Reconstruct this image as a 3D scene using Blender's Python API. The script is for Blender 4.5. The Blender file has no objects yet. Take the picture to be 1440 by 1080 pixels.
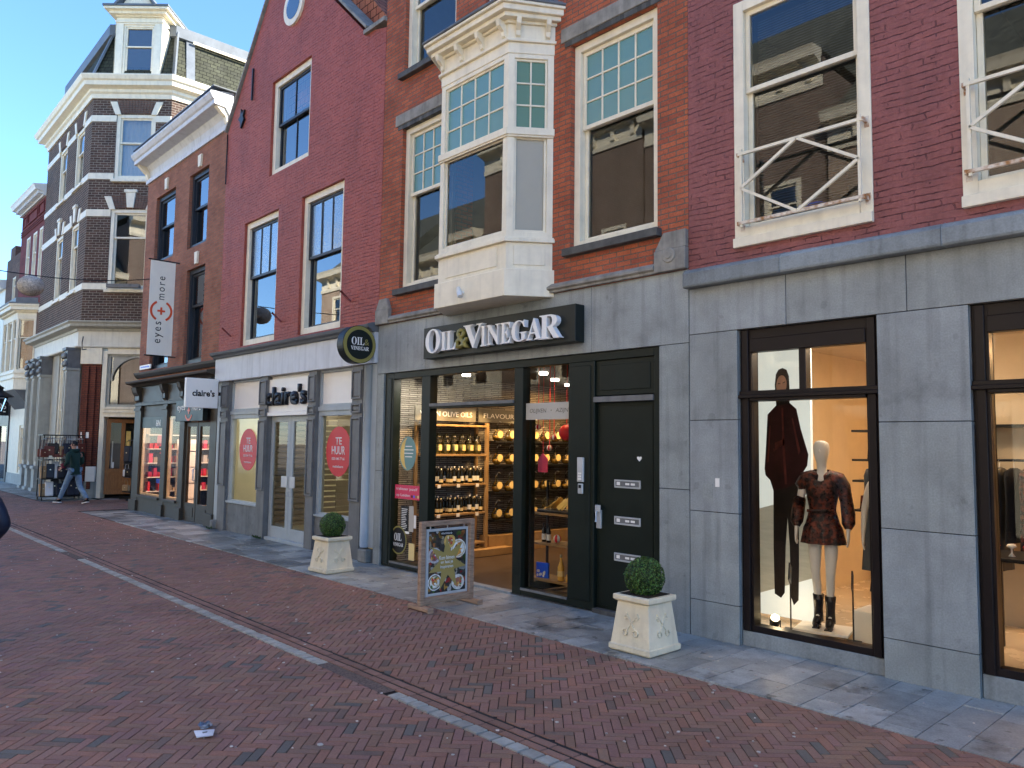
import bpy, math, random
from mathutils import Vector, Matrix, noise as mnoise
random.seed(7)
S = bpy.context.scene
COL = S.collection
R_ = math.radians

# ---------------- camera ----------------
CAMH = 2.0
cd = bpy.data.cameras.new('camera'); cd.sensor_width = 36; cd.lens = 27.025
cd.clip_start = .05; cd.clip_end = 800
cam = bpy.data.objects.new('camera', cd); COL.objects.link(cam)
_R = ((0.68338340, -0.04739378, -0.72851970), (0.72993255, 0.06297704, 0.68061176), (0.01362325, -0.99688902, 0.07763173))
cam.matrix_world = Matrix(((_R[0][0], -_R[0][1], -_R[0][2], 0), (_R[1][0], -_R[1][1], -_R[1][2], 0), (_R[2][0], -_R[2][1], -_R[2][2], CAMH), (0, 0, 0, 1)))
S.camera = cam

# ---------------- light ----------------
SUN_EL, SUN_AZ = 30.0, math.degrees(math.atan2(.62, .78))     # azimuth measured from +Y towards +X
W = bpy.data.worlds.new('World'); S.world = W; W.use_nodes = True
nt = W.node_tree; bg = nt.nodes['Background']
sky = nt.nodes.new('ShaderNodeTexSky'); sky.sky_type = 'NISHITA'; sky.sun_disc = False
sky.sun_elevation = R_(SUN_EL); sky.sun_rotation = R_(SUN_AZ)
sky.altitude = 0; sky.air_density = 1.0; sky.dust_density = 0; sky.ozone_density = 8
nt.links.new(sky.outputs[0], bg.inputs[0]); bg.inputs[1].default_value = .14
sl = bpy.data.lights.new('sun', 'SUN'); sl.energy = 5; sl.angle = R_(.53); sl.color = (1, .93, .8)
so = bpy.data.objects.new('sun', sl); COL.objects.link(so)
_d = Vector((math.sin(R_(SUN_AZ))*math.cos(R_(SUN_EL)), math.cos(R_(SUN_AZ))*math.cos(R_(SUN_EL)), math.sin(R_(SUN_EL))))
so.rotation_euler = _d.to_track_quat('Z', 'Y').to_euler(); so.location = (0, 0, 30)
S.view_settings.view_transform = 'Standard'; S.view_settings.look = 'None'
S.view_settings.exposure = 1.87; S.view_settings.gamma = 1
S.render.engine = 'CYCLES'
S.cycles.max_bounces = 8; S.cycles.transparent_max_bounces = 16

# ---------------- materials ----------------
MATS = {}
def _n(nt, t, **kw):
    n = nt.nodes.new(t)
    for k, v in kw.items(): setattr(n, k, v)
    return n
def mat(name, base, rough=.6, metal=0., var=.25, vs=3., bump=0., bs=30., streak=0., stain=0., spots=0., speckle=0., spec=.28, col=True, emis=None, es=0., coat=0., tint=None, stretch=None):
    """general surface: base colour * per-face factor * noise variation, optional streaks / stains / bump"""
    m = bpy.data.materials.new(name); m.use_nodes = True; nt = m.node_tree; L = nt.links.new
    b = nt.nodes['Principled BSDF']; b.inputs['Roughness'].default_value = rough; b.inputs['Metallic'].default_value = metal
    b.inputs['Specular IOR Level'].default_value = spec; b.inputs['Coat Weight'].default_value = coat
    tc = _n(nt, 'ShaderNodeTexCoord')
    vec = tc.outputs['Object']
    if stretch:
        mp = _n(nt, 'ShaderNodeMapping'); mp.inputs['Scale'].default_value = stretch; L(vec, mp.inputs[0]); vec2 = mp.outputs[0]
    else: vec2 = vec
    no = _n(nt, 'ShaderNodeTexNoise'); no.inputs['Scale'].default_value = vs; no.inputs['Detail'].default_value = 6; no.inputs['Roughness'].default_value = .62
    L(vec2, no.inputs['Vector'])
    mr = _n(nt, 'ShaderNodeMapRange'); mr.inputs[1].default_value = .3; mr.inputs[2].default_value = .7
    mr.inputs[3].default_value = 1-var; mr.inputs[4].default_value = 1+var; L(no.outputs[0], mr.inputs[0])
    fac = mr.outputs[0]
    def mul(a, b_):
        q = _n(nt, 'ShaderNodeMath', operation='MULTIPLY'); L(a, q.inputs[0]); L(b_, q.inputs[1]); return q.outputs[0]
    if streak:
        mp = _n(nt, 'ShaderNodeMapping'); mp.inputs['Scale'].default_value = (6, 6, .35); L(vec, mp.inputs[0])
        n2 = _n(nt, 'ShaderNodeTexNoise'); n2.inputs['Scale'].default_value = 1.6; n2.inputs['Detail'].default_value = 5; L(mp.outputs[0], n2.inputs['Vector'])
        r2 = _n(nt, 'ShaderNodeMapRange'); r2.inputs[1].default_value = .5; r2.inputs[2].default_value = .75; r2.inputs[3].default_value = 1; r2.inputs[4].default_value = 1-streak; L(n2.outputs[0], r2.inputs[0])
        fac = mul(fac, r2.outputs[0])
    if stain:
        n3 = _n(nt, 'ShaderNodeTexNoise'); n3.inputs['Scale'].default_value = 1.1; n3.inputs['Detail'].default_value = 8; n3.inputs['Roughness'].default_value = .7; L(vec, n3.inputs['Vector'])
        r3 = _n(nt, 'ShaderNodeMapRange'); r3.inputs[1].default_value = .56; r3.inputs[2].default_value = .64; r3.inputs[3].default_value = 1; r3.inputs[4].default_value = 1-stain; L(n3.outputs[0], r3.inputs[0])
        fac = mul(fac, r3.outputs[0])
    for amt, sc_, lo, hi, det in ((spots, 5.5, .645, .675, 5), (speckle, 70, .35, .65, 3)):
        if not amt: continue
        n3 = _n(nt, 'ShaderNodeTexNoise'); n3.inputs['Scale'].default_value = sc_; n3.inputs['Detail'].default_value = det; L(vec, n3.inputs['Vector'])
        r3 = _n(nt, 'ShaderNodeMapRange'); r3.inputs[1].default_value = lo; r3.inputs[2].default_value = hi; r3.inputs[3].default_value = 1 if sc_ < 20 else 1+amt; r3.inputs[4].default_value = 1-amt; L(n3.outputs[0], r3.inputs[0])
        fac = mul(fac, r3.outputs[0])
    at = _n(nt, 'ShaderNodeAttribute', attribute_name='fcol')
    vm = _n(nt, 'ShaderNodeVectorMath', operation='SCALE'); L(at.outputs['Color'], vm.inputs[0]); L(fac, vm.inputs['Scale'])
    v2 = _n(nt, 'ShaderNodeVectorMath', operation='MULTIPLY'); L(vm.outputs[0], v2.inputs[0]); v2.inputs[1].default_value = base[:3]
    out = v2.outputs[0]
    if tint:
        n4 = _n(nt, 'ShaderNodeTexNoise'); n4.inputs['Scale'].default_value = vs*.6; n4.inputs['Detail'].default_value = 4; L(vec, n4.inputs['Vector'])
        r4 = _n(nt, 'ShaderNodeMapRange'); r4.inputs[1].default_value = .45; r4.inputs[2].default_value = .65; L(n4.outputs[0], r4.inputs[0])
        mx = _n(nt, 'ShaderNodeMix', data_type='RGBA'); L(r4.outputs[0], mx.inputs[0]); L(out, mx.inputs[6]); mx.inputs[7].default_value = (*tint, 1); out = mx.outputs[2]
    L(out, b.inputs['Base Color'])
    rr = _n(nt, 'ShaderNodeMapRange'); rr.inputs[3].default_value = max(0, rough-.1); rr.inputs[4].default_value = min(1, rough+.12); L(no.outputs[0], rr.inputs[0]); L(rr.outputs[0], b.inputs['Roughness'])
    if bump:
        n5 = _n(nt, 'ShaderNodeTexNoise'); n5.inputs['Scale'].default_value = bs; n5.inputs['Detail'].default_value = 4; L(vec2, n5.inputs['Vector'])
        bp = _n(nt, 'ShaderNodeBump'); bp.inputs['Strength'].default_value = bump; bp.inputs['Distance'].default_value = .004; L(n5.outputs[0], bp.inputs['Height']); L(bp.outputs[0], b.inputs['Normal'])
    if emis:
        b.inputs['Emission Color'].default_value = (*emis, 1); b.inputs['Emission Strength'].default_value = es
    MATS[name] = m; return m

def brick(name, c1, c2, mortar, bw=.215, rh=.0635, ms=.009, painted=False, bump=.6, var=.25, patch=0.):
    m = bpy.data.materials.new(name); m.use_nodes = True; nt = m.node_tree; L = nt.links.new
    b = nt.nodes['Principled BSDF']; b.inputs['Roughness'].default_value = .85 if not painted else .62; b.inputs['Specular IOR Level'].default_value = .12
    uv = _n(nt, 'ShaderNodeUVMap')
    wn = _n(nt, 'ShaderNodeTexNoise'); wn.inputs['Scale'].default_value = 2.2 if painted else 1.2; wn.inputs['Detail'].default_value = 4; L(uv.outputs[0], wn.inputs['Vector'])
    sub = _n(nt, 'ShaderNodeVectorMath', operation='SUBTRACT'); L(wn.outputs['Color'], sub.inputs[0]); sub.inputs[1].default_value = (.5, .5, .5)
    sc = _n(nt, 'ShaderNodeVectorMath', operation='SCALE'); sc.inputs['Scale'].default_value = .07 if painted else .014; L(sub.outputs[0], sc.inputs[0])
    ad = _n(nt, 'ShaderNodeVectorMath', operation='ADD'); L(uv.outputs[0], ad.inputs[0]); L(sc.outputs[0], ad.inputs[1])
    w2 = _n(nt, 'ShaderNodeTexNoise'); w2.inputs['Scale'].default_value = 22; w2.inputs['Detail'].default_value = 3; L(uv.outputs[0], w2.inputs['Vector'])
    s2 = _n(nt, 'ShaderNodeVectorMath', operation='SUBTRACT'); L(w2.outputs['Color'], s2.inputs[0]); s2.inputs[1].default_value = (.5, .5, .5)
    s3 = _n(nt, 'ShaderNodeVectorMath', operation='SCALE'); s3.inputs['Scale'].default_value = .02 if painted else .008; L(s2.outputs[0], s3.inputs[0])
    a2 = _n(nt, 'ShaderNodeVectorMath', operation='ADD'); L(ad.outputs[0], a2.inputs[0]); L(s3.outputs[0], a2.inputs[1])
    br = _n(nt, 'ShaderNodeTexBrick'); br.inputs['Scale'].default_value = 1; br.inputs['Brick Width'].default_value = bw; br.inputs['Row Height'].default_value = rh
    br.inputs['Mortar Size'].default_value = ms; br.inputs['Mortar Smooth'].default_value = .8 if painted else .15; br.inputs['Bias'].default_value = -.1
    br.offset = .5
    L(a2.outputs[0], br.inputs['Vector'])
    br.inputs['Color1'].default_value = (*c1, 1); br.inputs['Color2'].default_value = (*c2, 1); br.inputs['Mortar'].default_value = (*mortar, 1)
    no = _n(nt, 'ShaderNodeTexNoise'); no.inputs['Scale'].default_value = 1.4; no.inputs['Detail'].default_value = 8; no.inputs['Roughness'].default_value = .65; L(uv.outputs[0], no.inputs['Vector'])
    mr = _n(nt, 'ShaderNodeMapRange'); mr.inputs[1].default_value = .3; mr.inputs[2].default_value = .7; mr.inputs[3].default_value = 1-var; mr.inputs[4].default_value = 1+var; L(no.outputs[0], mr.inputs[0])
    n2 = _n(nt, 'ShaderNodeTexNoise'); n2.inputs['Scale'].default_value = 45; n2.inputs['Detail'].default_value = 5; L(uv.outputs[0], n2.inputs['Vector'])
    m2 = _n(nt, 'ShaderNodeMapRange'); m2.inputs[1].default_value = .3; m2.inputs[2].default_value = .7; m2.inputs[3].default_value = .82; m2.inputs[4].default_value = 1.18; L(n2.outputs[0], m2.inputs[0])
    mu = _n(nt, 'ShaderNodeMath', operation='MULTIPLY'); L(mr.outputs[0], mu.inputs[0]); L(m2.outputs[0], mu.inputs[1])
    vm = _n(nt, 'ShaderNodeVectorMath', operation='SCALE'); L(br.outputs['Color'], vm.inputs[0]); L(mu.outputs[0], vm.inputs['Scale'])
    out = vm.outputs[0]
    if patch:
        n4 = _n(nt, 'ShaderNodeTexNoise'); n4.inputs['Scale'].default_value = .7; n4.inputs['Detail'].default_value = 7; L(uv.outputs[0], n4.inputs['Vector'])
        r4 = _n(nt, 'ShaderNodeMapRange'); r4.inputs[1].default_value = .5; r4.inputs[2].default_value = .68; r4.inputs[4].default_value = patch; L(n4.outputs[0], r4.inputs[0])
        mx = _n(nt, 'ShaderNodeMix', data_type='RGBA'); L(r4.outputs[0], mx.inputs[0]); L(out, mx.inputs[6]); mx.inputs[7].default_value = (*mortar, 1); out = mx.outputs[2]
    L(out, b.inputs['Base Color'])
    inv = _n(nt, 'ShaderNodeMath', operation='MULTIPLY_ADD'); L(br.outputs['Fac'], inv.inputs[0]); inv.inputs[1].default_value = -1; inv.inputs[2].default_value = 1
    ad3 = _n(nt, 'ShaderNodeMath', operation='MULTIPLY_ADD'); L(n2.outputs[0], ad3.inputs[0]); ad3.inputs[1].default_value = .9 if painted else .35; L(inv.outputs[0], ad3.inputs[2])
    bp = _n(nt, 'ShaderNodeBump'); bp.inputs['Strength'].default_value = bump; bp.inputs['Distance'].default_value = .022 if painted else .010; L(ad3.outputs[0], bp.inputs['Height']); L(bp.outputs[0], b.inputs['Normal'])
    MATS[name] = m; return m

def painted(name, base, dark, rh=.062, depth=.02):
    """old brickwork under thick paint: uneven courses, joints that come and go, pocks and lumps"""
    m = bpy.data.materials.new(name); m.use_nodes = True; nt = m.node_tree; L = nt.links.new
    b = nt.nodes['Principled BSDF']; b.inputs['Specular IOR Level'].default_value = .35
    uv = _n(nt, 'ShaderNodeUVMap').outputs[0]
    def noise(sc, det=4, st=None, ro=.55):
        v = uv
        if st: mp = _n(nt, 'ShaderNodeMapping'); mp.inputs['Scale'].default_value = st; L(uv, mp.inputs[0]); v = mp.outputs[0]
        n = _n(nt, 'ShaderNodeTexNoise'); n.inputs['Scale'].default_value = sc; n.inputs['Detail'].default_value = det; n.inputs['Roughness'].default_value = ro; L(v, n.inputs['Vector']); return n.outputs[0]
    def M(op, a, b_=None, c=None, clamp=False):
        q = _n(nt, 'ShaderNodeMath', operation=op, use_clamp=clamp)
        for i, x in enumerate((a, b_, c)):
            if x is None: continue
            if isinstance(x, (int, float)): q.inputs[i].default_value = x
            else: L(x, q.inputs[i])
        return q.outputs[0]
    def rng(x, a, c, d=0., e=1.):
        r = _n(nt, 'ShaderNodeMapRange'); r.interpolation_type = 'SMOOTHSTEP'; L(x, r.inputs[0]); r.inputs[1].default_value = a; r.inputs[2].default_value = c; r.inputs[3].default_value = d; r.inputs[4].default_value = e; return r.outputs[0]
    sp = _n(nt, 'ShaderNodeSeparateXYZ'); L(uv, sp.inputs[0])
    wy = M('MULTIPLY_ADD', noise(1.1, 3), .085, sp.outputs[1]); wy = M('MULTIPLY_ADD', noise(9, 3), .022, wy); wy = M('MULTIPLY_ADD', noise(40, 2), .010, wy)
    row = M('DIVIDE', wy, rh); fy = M('FRACT', row); dy = M('ABSOLUTE', M('SUBTRACT', fy, .5))        # .5 at a joint
    j = rng(dy, .40, .49); mask = rng(noise(4.5, 4, (1, 2.4, 1)), .42, .60, .12, 1)
    odd = M('MULTIPLY', M('MODULO', M('FLOOR', row), 2), .5)
    wx = M('MULTIPLY_ADD', noise(14, 3), .05, sp.outputs[0]); fx = M('FRACT', M('ADD', M('DIVIDE', wx, .21), odd)); dx = M('ABSOLUTE', M('SUBTRACT', fx, .5)); jx = M('MULTIPLY', rng(dx, .46, .495), rng(noise(6, 3), .48, .62, 0, .7))
    jj = M('MAXIMUM', M('MULTIPLY', j, mask), jx)
    pock = rng(noise(17, 2), .70, .76, 0, 1)
    h = M('SUBTRACT', M('MULTIPLY_ADD', noise(30, 5, None, .65), .55, M('MULTIPLY', noise(6, 4), .9)), M('MULTIPLY', jj, .9)); h = M('SUBTRACT', h, M('MULTIPLY', pock, .6))
    bp = _n(nt, 'ShaderNodeBump'); bp.inputs['Strength'].default_value = 1; bp.inputs['Distance'].default_value = depth; L(h, bp.inputs['Height']); L(bp.outputs[0], b.inputs['Normal'])
    fac = M('MULTIPLY', rng(noise(1.3, 8, None, .65), .3, .7, .86, 1.10), rng(noise(26, 5), .3, .7, .90, 1.08))
    fac = M('MULTIPLY', fac, rng(noise(1.2, 6, (3, .35, 1)), .5, .75, 1.02, .82))
    mx = _n(nt, 'ShaderNodeMix', data_type='RGBA'); mx.inputs[6].default_value = (*base, 1); mx.inputs[7].default_value = (*dark, 1); L(M('MULTIPLY', M('MAXIMUM', jj, pock), .75), mx.inputs[0])  # shadow lines of the joints and pocks mixed into the paint colour
    vm = _n(nt, 'ShaderNodeVectorMath', operation='SCALE'); L(mx.outputs[2], vm.inputs[0]); L(fac, vm.inputs['Scale']); L(vm.outputs[0], b.inputs['Base Color'])
    L(rng(noise(20, 3), .3, .7, .5, .75), b.inputs['Roughness'])
    MATS[name] = m; return m

def glass(name, tint=(1, 1, 1), ior=1.9, base=.03, rough=0., bump=0., bs=2., murk=0., murkcol=(.5, .5, .5), pattern=0.):
    """window glass: clear sheet with mirror reflection that grows towards grazing"""
    m = bpy.data.materials.new(name); m.use_nodes = True; nt = m.node_tree; L = nt.links.new
    nt.nodes.remove(nt.nodes['Principled BSDF']); out = nt.nodes['Material Output']
    tr = _n(nt, 'ShaderNodeBsdfTransparent'); tr.inputs[0].default_value = (*tint, 1)
    gl = _n(nt, 'ShaderNodeBsdfGlossy'); gl.inputs['Roughness'].default_value = rough
    fr = _n(nt, 'ShaderNodeFresnel'); fr.inputs[0].default_value = ior
    ma = _n(nt, 'ShaderNodeMath', operation='ADD', use_clamp=True); L(fr.outputs[0], ma.inputs[0]); ma.inputs[1].default_value = base
    mx = _n(nt, 'ShaderNodeMixShader'); L(ma.outputs[0], mx.inputs[0])
    if murk:
        df = _n(nt, 'ShaderNodeBsdfDiffuse'); df.inputs[0].default_value = (*murkcol, 1)
        m1 = _n(nt, 'ShaderNodeMixShader'); m1.inputs[0].default_value = murk; L(tr.outputs[0], m1.inputs[1]); L(df.outputs[0], m1.inputs[2]); L(m1.outputs[0], mx.inputs[1])
    else: L(tr.outputs[0], mx.inputs[1])
    L(gl.outputs[0], mx.inputs[2])
    if bump:
        uv = _n(nt, 'ShaderNodeUVMap'); no = _n(nt, 'ShaderNodeTexNoise'); no.inputs['Scale'].default_value = bs; no.inputs['Detail'].default_value = 2; L(uv.outputs[0], no.inputs['Vector'])
        bp = _n(nt, 'ShaderNodeBump'); bp.inputs['Strength'].default_value = bump; bp.inputs['Distance'].default_value = .01; L(no.outputs[0], bp.inputs['Height']); L(bp.outputs[0], gl.inputs['Normal']); L(bp.outputs[0], fr.inputs['Normal'])
    L(mx.outputs[0], out.inputs[0])
    MATS[name] = m; return m
def glow(name, col, s):
    m = bpy.data.materials.new(name); m.use_nodes = True
    b = m.node_tree.nodes['Principled BSDF']; b.inputs['Base Color'].default_value = (*col, 1)
    b.inputs['Emission Color'].default_value = (*col, 1); b.inputs['Emission Strength'].default_value = s
    MATS[name] = m; return m

# ---------------- mesh builder ----------------
I4 = Matrix.Identity(4)
INV = {}        # object name -> world-to-local matrix of its thing
def frame(px, py, ang, pz=0):   # local x along a facade, local y INTO the building, z up
    return Matrix.Translation((px, py, pz)) @ Matrix.Rotation(ang, 4, 'Z')
class MB:
    def __init__(s, fr=I4): s.v = []; s.f = []; s.uv = []; s.c = []; s.mi = []; s.marks = []; s.fr = fr; s.col = (1, 1, 1); s.m = 0; s.sm = []; s.smooth = False
    def face(s, pts, uv=None):
        pts = [Vector(p) for p in pts]; i = len(s.v)
        n = Vector((0, 0, 0))
        for k in range(len(pts)):
            a, b = pts[k], pts[(k+1) % len(pts)]
            n += Vector(((a.y-b.y)*(a.z+b.z), (a.z-b.z)*(a.x+b.x), (a.x-b.x)*(a.y+b.y)))
        if uv is None:
            ax, ay, az = abs(n.x), abs(n.y), abs(n.z)
            if az >= ax and az >= ay: uv = [(p.x, p.y) for p in pts]
            elif ay >= ax: uv = [(p.x, p.z) for p in pts]
            else: uv = [(p.y, p.z) for p in pts]
        s.v += [s.fr @ p for p in pts]; s.f.append(tuple(range(i, i+len(pts)))); s.uv += uv
        c = s.col if isinstance(s.col, tuple) else (s.col,)*3
        s.c += [c]*len(pts); s.mi.append(s.m); s.sm.append(s.smooth)
    def box(s, x0, x1, y0, y1, z0, z1):
        s.marks.append(len(s.f))
        if x0 > x1: x0, x1 = x1, x0
        if y0 > y1: y0, y1 = y1, y0
        if z0 > z1: z0, z1 = z1, z0
        a = [(x0, y0, z0), (x1, y0, z0), (x1, y1, z0), (x0, y1, z0), (x0, y0, z1), (x1, y0, z1), (x1, y1, z1), (x0, y1, z1)]
        for q in ((0, 1, 5, 4), (1, 2, 6, 5), (2, 3, 7, 6), (3, 0, 4, 7), (4, 5, 6, 7), (3, 2, 1, 0)): s.face([a[k] for k in q])
    def bar(s, a, b, w, h=None, up=(0, 0, 1)):      # rectangular bar between two points
        s.marks.append(len(s.f))
        h = h or w; a = Vector(a); b = Vector(b); d = (b-a).normalized(); u = Vector(up)
        if abs(d.dot(u)) > .98: u = Vector((1, 0, 0))
        r = d.cross(u).normalized(); u = r.cross(d).normalized()
        o = [(-w/2, -h/2), (w/2, -h/2), (w/2, h/2), (-w/2, h/2)]
        A = [a+r*p+u*q for p, q in o]; B = [b+r*p+u*q for p, q in o]
        for k in range(4): s.face([A[k], A[(k+1) % 4], B[(k+1) % 4], B[k]])
        s.face(A[::-1]); s.face(B)
    def sweep(s, prof, a, b):       # profile [(y,z)] swept along x from a to b (convex or not, closed)
        s.marks.append(len(s.f))
        n = len(prof)
        ar = sum(prof[k][0]*prof[(k+1) % n][1]-prof[(k+1) % n][0]*prof[k][1] for k in range(n))
        if ar < 0: prof = prof[::-1]
        for k in range(n):
            p, q = prof[k], prof[(k+1) % n]
            s.face([(a, p[0], p[1]), (a, q[0], q[1]), (b, q[0], q[1]), (b, p[0], p[1])][::-1])
        s.face([(a, p[0], p[1]) for p in prof][::-1]); s.face([(b, p[0], p[1]) for p in prof])
    def prism(s, pts, y0, y1):      # polygon [(x,z)] in the facade plane, from y0 (front) to y1
        s.marks.append(len(s.f))
        n = len(pts); ar = sum(pts[k][0]*pts[(k+1) % n][1]-pts[(k+1) % n][0]*pts[k][1] for k in range(n))
        if ar < 0: pts = pts[::-1]
        s.face([(p[0], y0, p[1]) for p in pts]); s.face([(p[0], y1, p[1]) for p in pts][::-1])
        for k in range(n):
            p, q = pts[k], pts[(k+1) % n]; s.face([(p[0], y0, p[1]), (p[0], y1, p[1]), (q[0], y1, q[1]), (q[0], y0, q[1])])
    def vprism(s, pts, z0, z1):     # polygon [(x,y)] extruded in z
        n = len(pts); ar = sum(pts[k][0]*pts[(k+1) % n][1]-pts[(k+1) % n][0]*pts[k][1] for k in range(n))
        if ar < 0: pts = pts[::-1]
        s.face([(p[0], p[1], z1) for p in pts]); s.face([(p[0], p[1], z0) for p in pts][::-1])
        for k in range(n):
            p, q = pts[k], pts[(k+1) % n]; s.face([(p[0], p[1], z0), (q[0], q[1], z0), (q[0], q[1], z1), (p[0], p[1], z1)])
    def tube(s, pts, r, n=8, cap=True):
        s.marks.append(len(s.f))
        pts = [Vector(p) for p in pts]; rings = []; old = s.smooth; s.smooth = True
        rs = r if isinstance(r, (list, tuple)) else [r]*len(pts)
        for k, p in enumerate(pts):
            d = (pts[min(k+1, len(pts)-1)]-pts[max(k-1, 0)]).normalized()
            u = Vector((0, 0, 1)) if abs(d.z) < .95 else Vector((1, 0, 0))
            a = d.cross(u).normalized(); b = a.cross(d)
            rings.append([p+(a*math.cos(2*math.pi*j/n)+b*math.sin(2*math.pi*j/n))*rs[k] for j in range(n)])
        for k in range(len(rings)-1):
            for j in range(n): s.face([rings[k][j], rings[k+1][j], rings[k+1][(j+1) % n], rings[k][(j+1) % n]][::-1])
        s.smooth = False
        if cap: s.face(rings[0]); s.face(rings[-1][::-1])
        s.smooth = old
    def lathe(s, prof, c=(0, 0, 0), n=12, sx=1, sy=1):     # prof [(r,z)] bottom to top
        c = Vector(c); old = s.smooth; s.smooth = True
        for k in range(len(prof)-1):
            r0, z0 = prof[k]; r1, z1 = prof[k+1]
            for j in range(n):
                a, b = 2*math.pi*j/n, 2*math.pi*(j+1)/n
                P = [(r0*math.cos(a)*sx, r0*math.sin(a)*sy, z0), (r0*math.cos(b)*sx, r0*math.sin(b)*sy, z0), (r1*math.cos(b)*sx, r1*math.sin(b)*sy, z1), (r1*math.cos(a)*sx, r1*math.sin(a)*sy, z1)]
                if r0 < 1e-6: P = [P[0], P[2], P[3]]
                elif r1 < 1e-6: P = P[:3]
                s.face([c+Vector(p) for p in P])
        s.smooth = old
    def disc(s, cx, cz, rx, rz, y0, y1, n=32):
        s.prism([(cx+rx*math.cos(2*math.pi*k/n), cz+rz*math.sin(2*math.pi*k/n)) for k in range(n)], y0, y1)
    def build_each(s, name, m, parent=None, bevel=0.):      # every primitive becomes a piece of its own
        out = []; mk = sorted(set(s.marks))+[len(s.f)]
        for a, c in zip(mk, mk[1:]):
            q = MB(); used = [i for f in s.f[a:c] for i in f]; lo, hi = min(used), max(used)+1
            q.v = s.v[lo:hi]; q.f = [tuple(i-lo for i in f) for f in s.f[a:c]]; q.uv = s.uv[lo:hi]; q.c = s.c[lo:hi]; q.mi = s.mi[a:c]; q.sm = s.sm[a:c]
            out.append(q.build(name, m, parent, bevel))
        return out
    def build(s, name, m, parent=None, bevel=0., weld=False):
        me = bpy.data.meshes.new(name)
        inv = INV.get(parent.name, I4) if parent else I4
        V = [inv @ v for v in s.v]
        me.from_pydata([tuple(v) for v in V], [], s.f)
        u = me.uv_layers.new(name='UVMap'); flat = []
        for a in s.uv: flat += [a[0], a[1]]
        u.data.foreach_set('uv', flat)
        ca = me.color_attributes.new('fcol', 'FLOAT_COLOR', 'CORNER'); fc = []
        for c in s.c: fc += [c[0], c[1], c[2], 1]
        ca.data.foreach_set('color', fc)
        ms = m if isinstance(m, (list, tuple)) else [m]
        for q in ms: me.materials.append(MATS[q] if isinstance(q, str) else q)
        me.polygons.foreach_set('material_index', s.mi)
        me.polygons.foreach_set('use_smooth', s.sm)
        if weld or bevel or any(s.sm):
            import bmesh
            bm = bmesh.new(); bm.from_mesh(me); bmesh.ops.remove_doubles(bm, verts=bm.verts, dist=.0003)
            bm.to_mesh(me); bm.free()
        me.update()
        o = bpy.data.objects.new(name, me); COL.objects.link(o)
        if parent: o.parent = parent; INV[o.name] = inv
        if bevel:
            b = o.modifiers.new('bevel', 'BEVEL'); b.width = bevel; b.segments = 1; b.limit_method = 'ANGLE'; b.angle_limit = R_(50)
        return o
def thing(name, label, cat, loc=(0, 0, 0), rz=0, group=None):
    o = bpy.data.objects.new(name, None); COL.objects.link(o); o.location = loc; o.rotation_euler = (0, 0, rz)
    o.empty_display_size = .1
    INV[o.name] = (Matrix.Translation(loc) @ Matrix.Rotation(rz, 4, 'Z')).inverted()
    o['label'] = label; o['category'] = cat
    if group: o['group'] = group
    return o
def tag(o, label, cat, group=None):
    o['label'] = label; o['category'] = cat
    if group: o['group'] = group
    return o
def struct(o): o['kind'] = 'structure'; return o
def recentre(o):        # give a single-mesh thing its origin at its own base
    me = o.data; xs = [v.co for v in me.vertices]
    c = Vector(((min(v.x for v in xs)+max(v.x for v in xs))/2, (min(v.y for v in xs)+max(v.y for v in xs))/2, min(v.z for v in xs)))
    me.transform(Matrix.Translation(-c)); o.location = c; INV[o.name] = Matrix.Translation(c).inverted(); return o
def dup(root, loc, rz=None, label=None, group=None):
    r = root.copy(); COL.objects.link(r); r.location = loc
    if rz is not None: r.rotation_euler = (0, 0, rz)
    if label: r['label'] = label
    if group: r['group'] = group
    for ch in list(root.children):
        c = ch.copy(); COL.objects.link(c); c.parent = r
        for g in ch.children:
            d = g.copy(); COL.objects.link(d); d.parent = c
    return r
def serif(t): return ''.join(chr(0x1D400+ord(c)-65) if 'A' <= c <= 'Z' else (chr(0x1D41A+ord(c)-97) if 'a' <= c <= 'z' else c) for c in t)
_tc = {}
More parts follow.
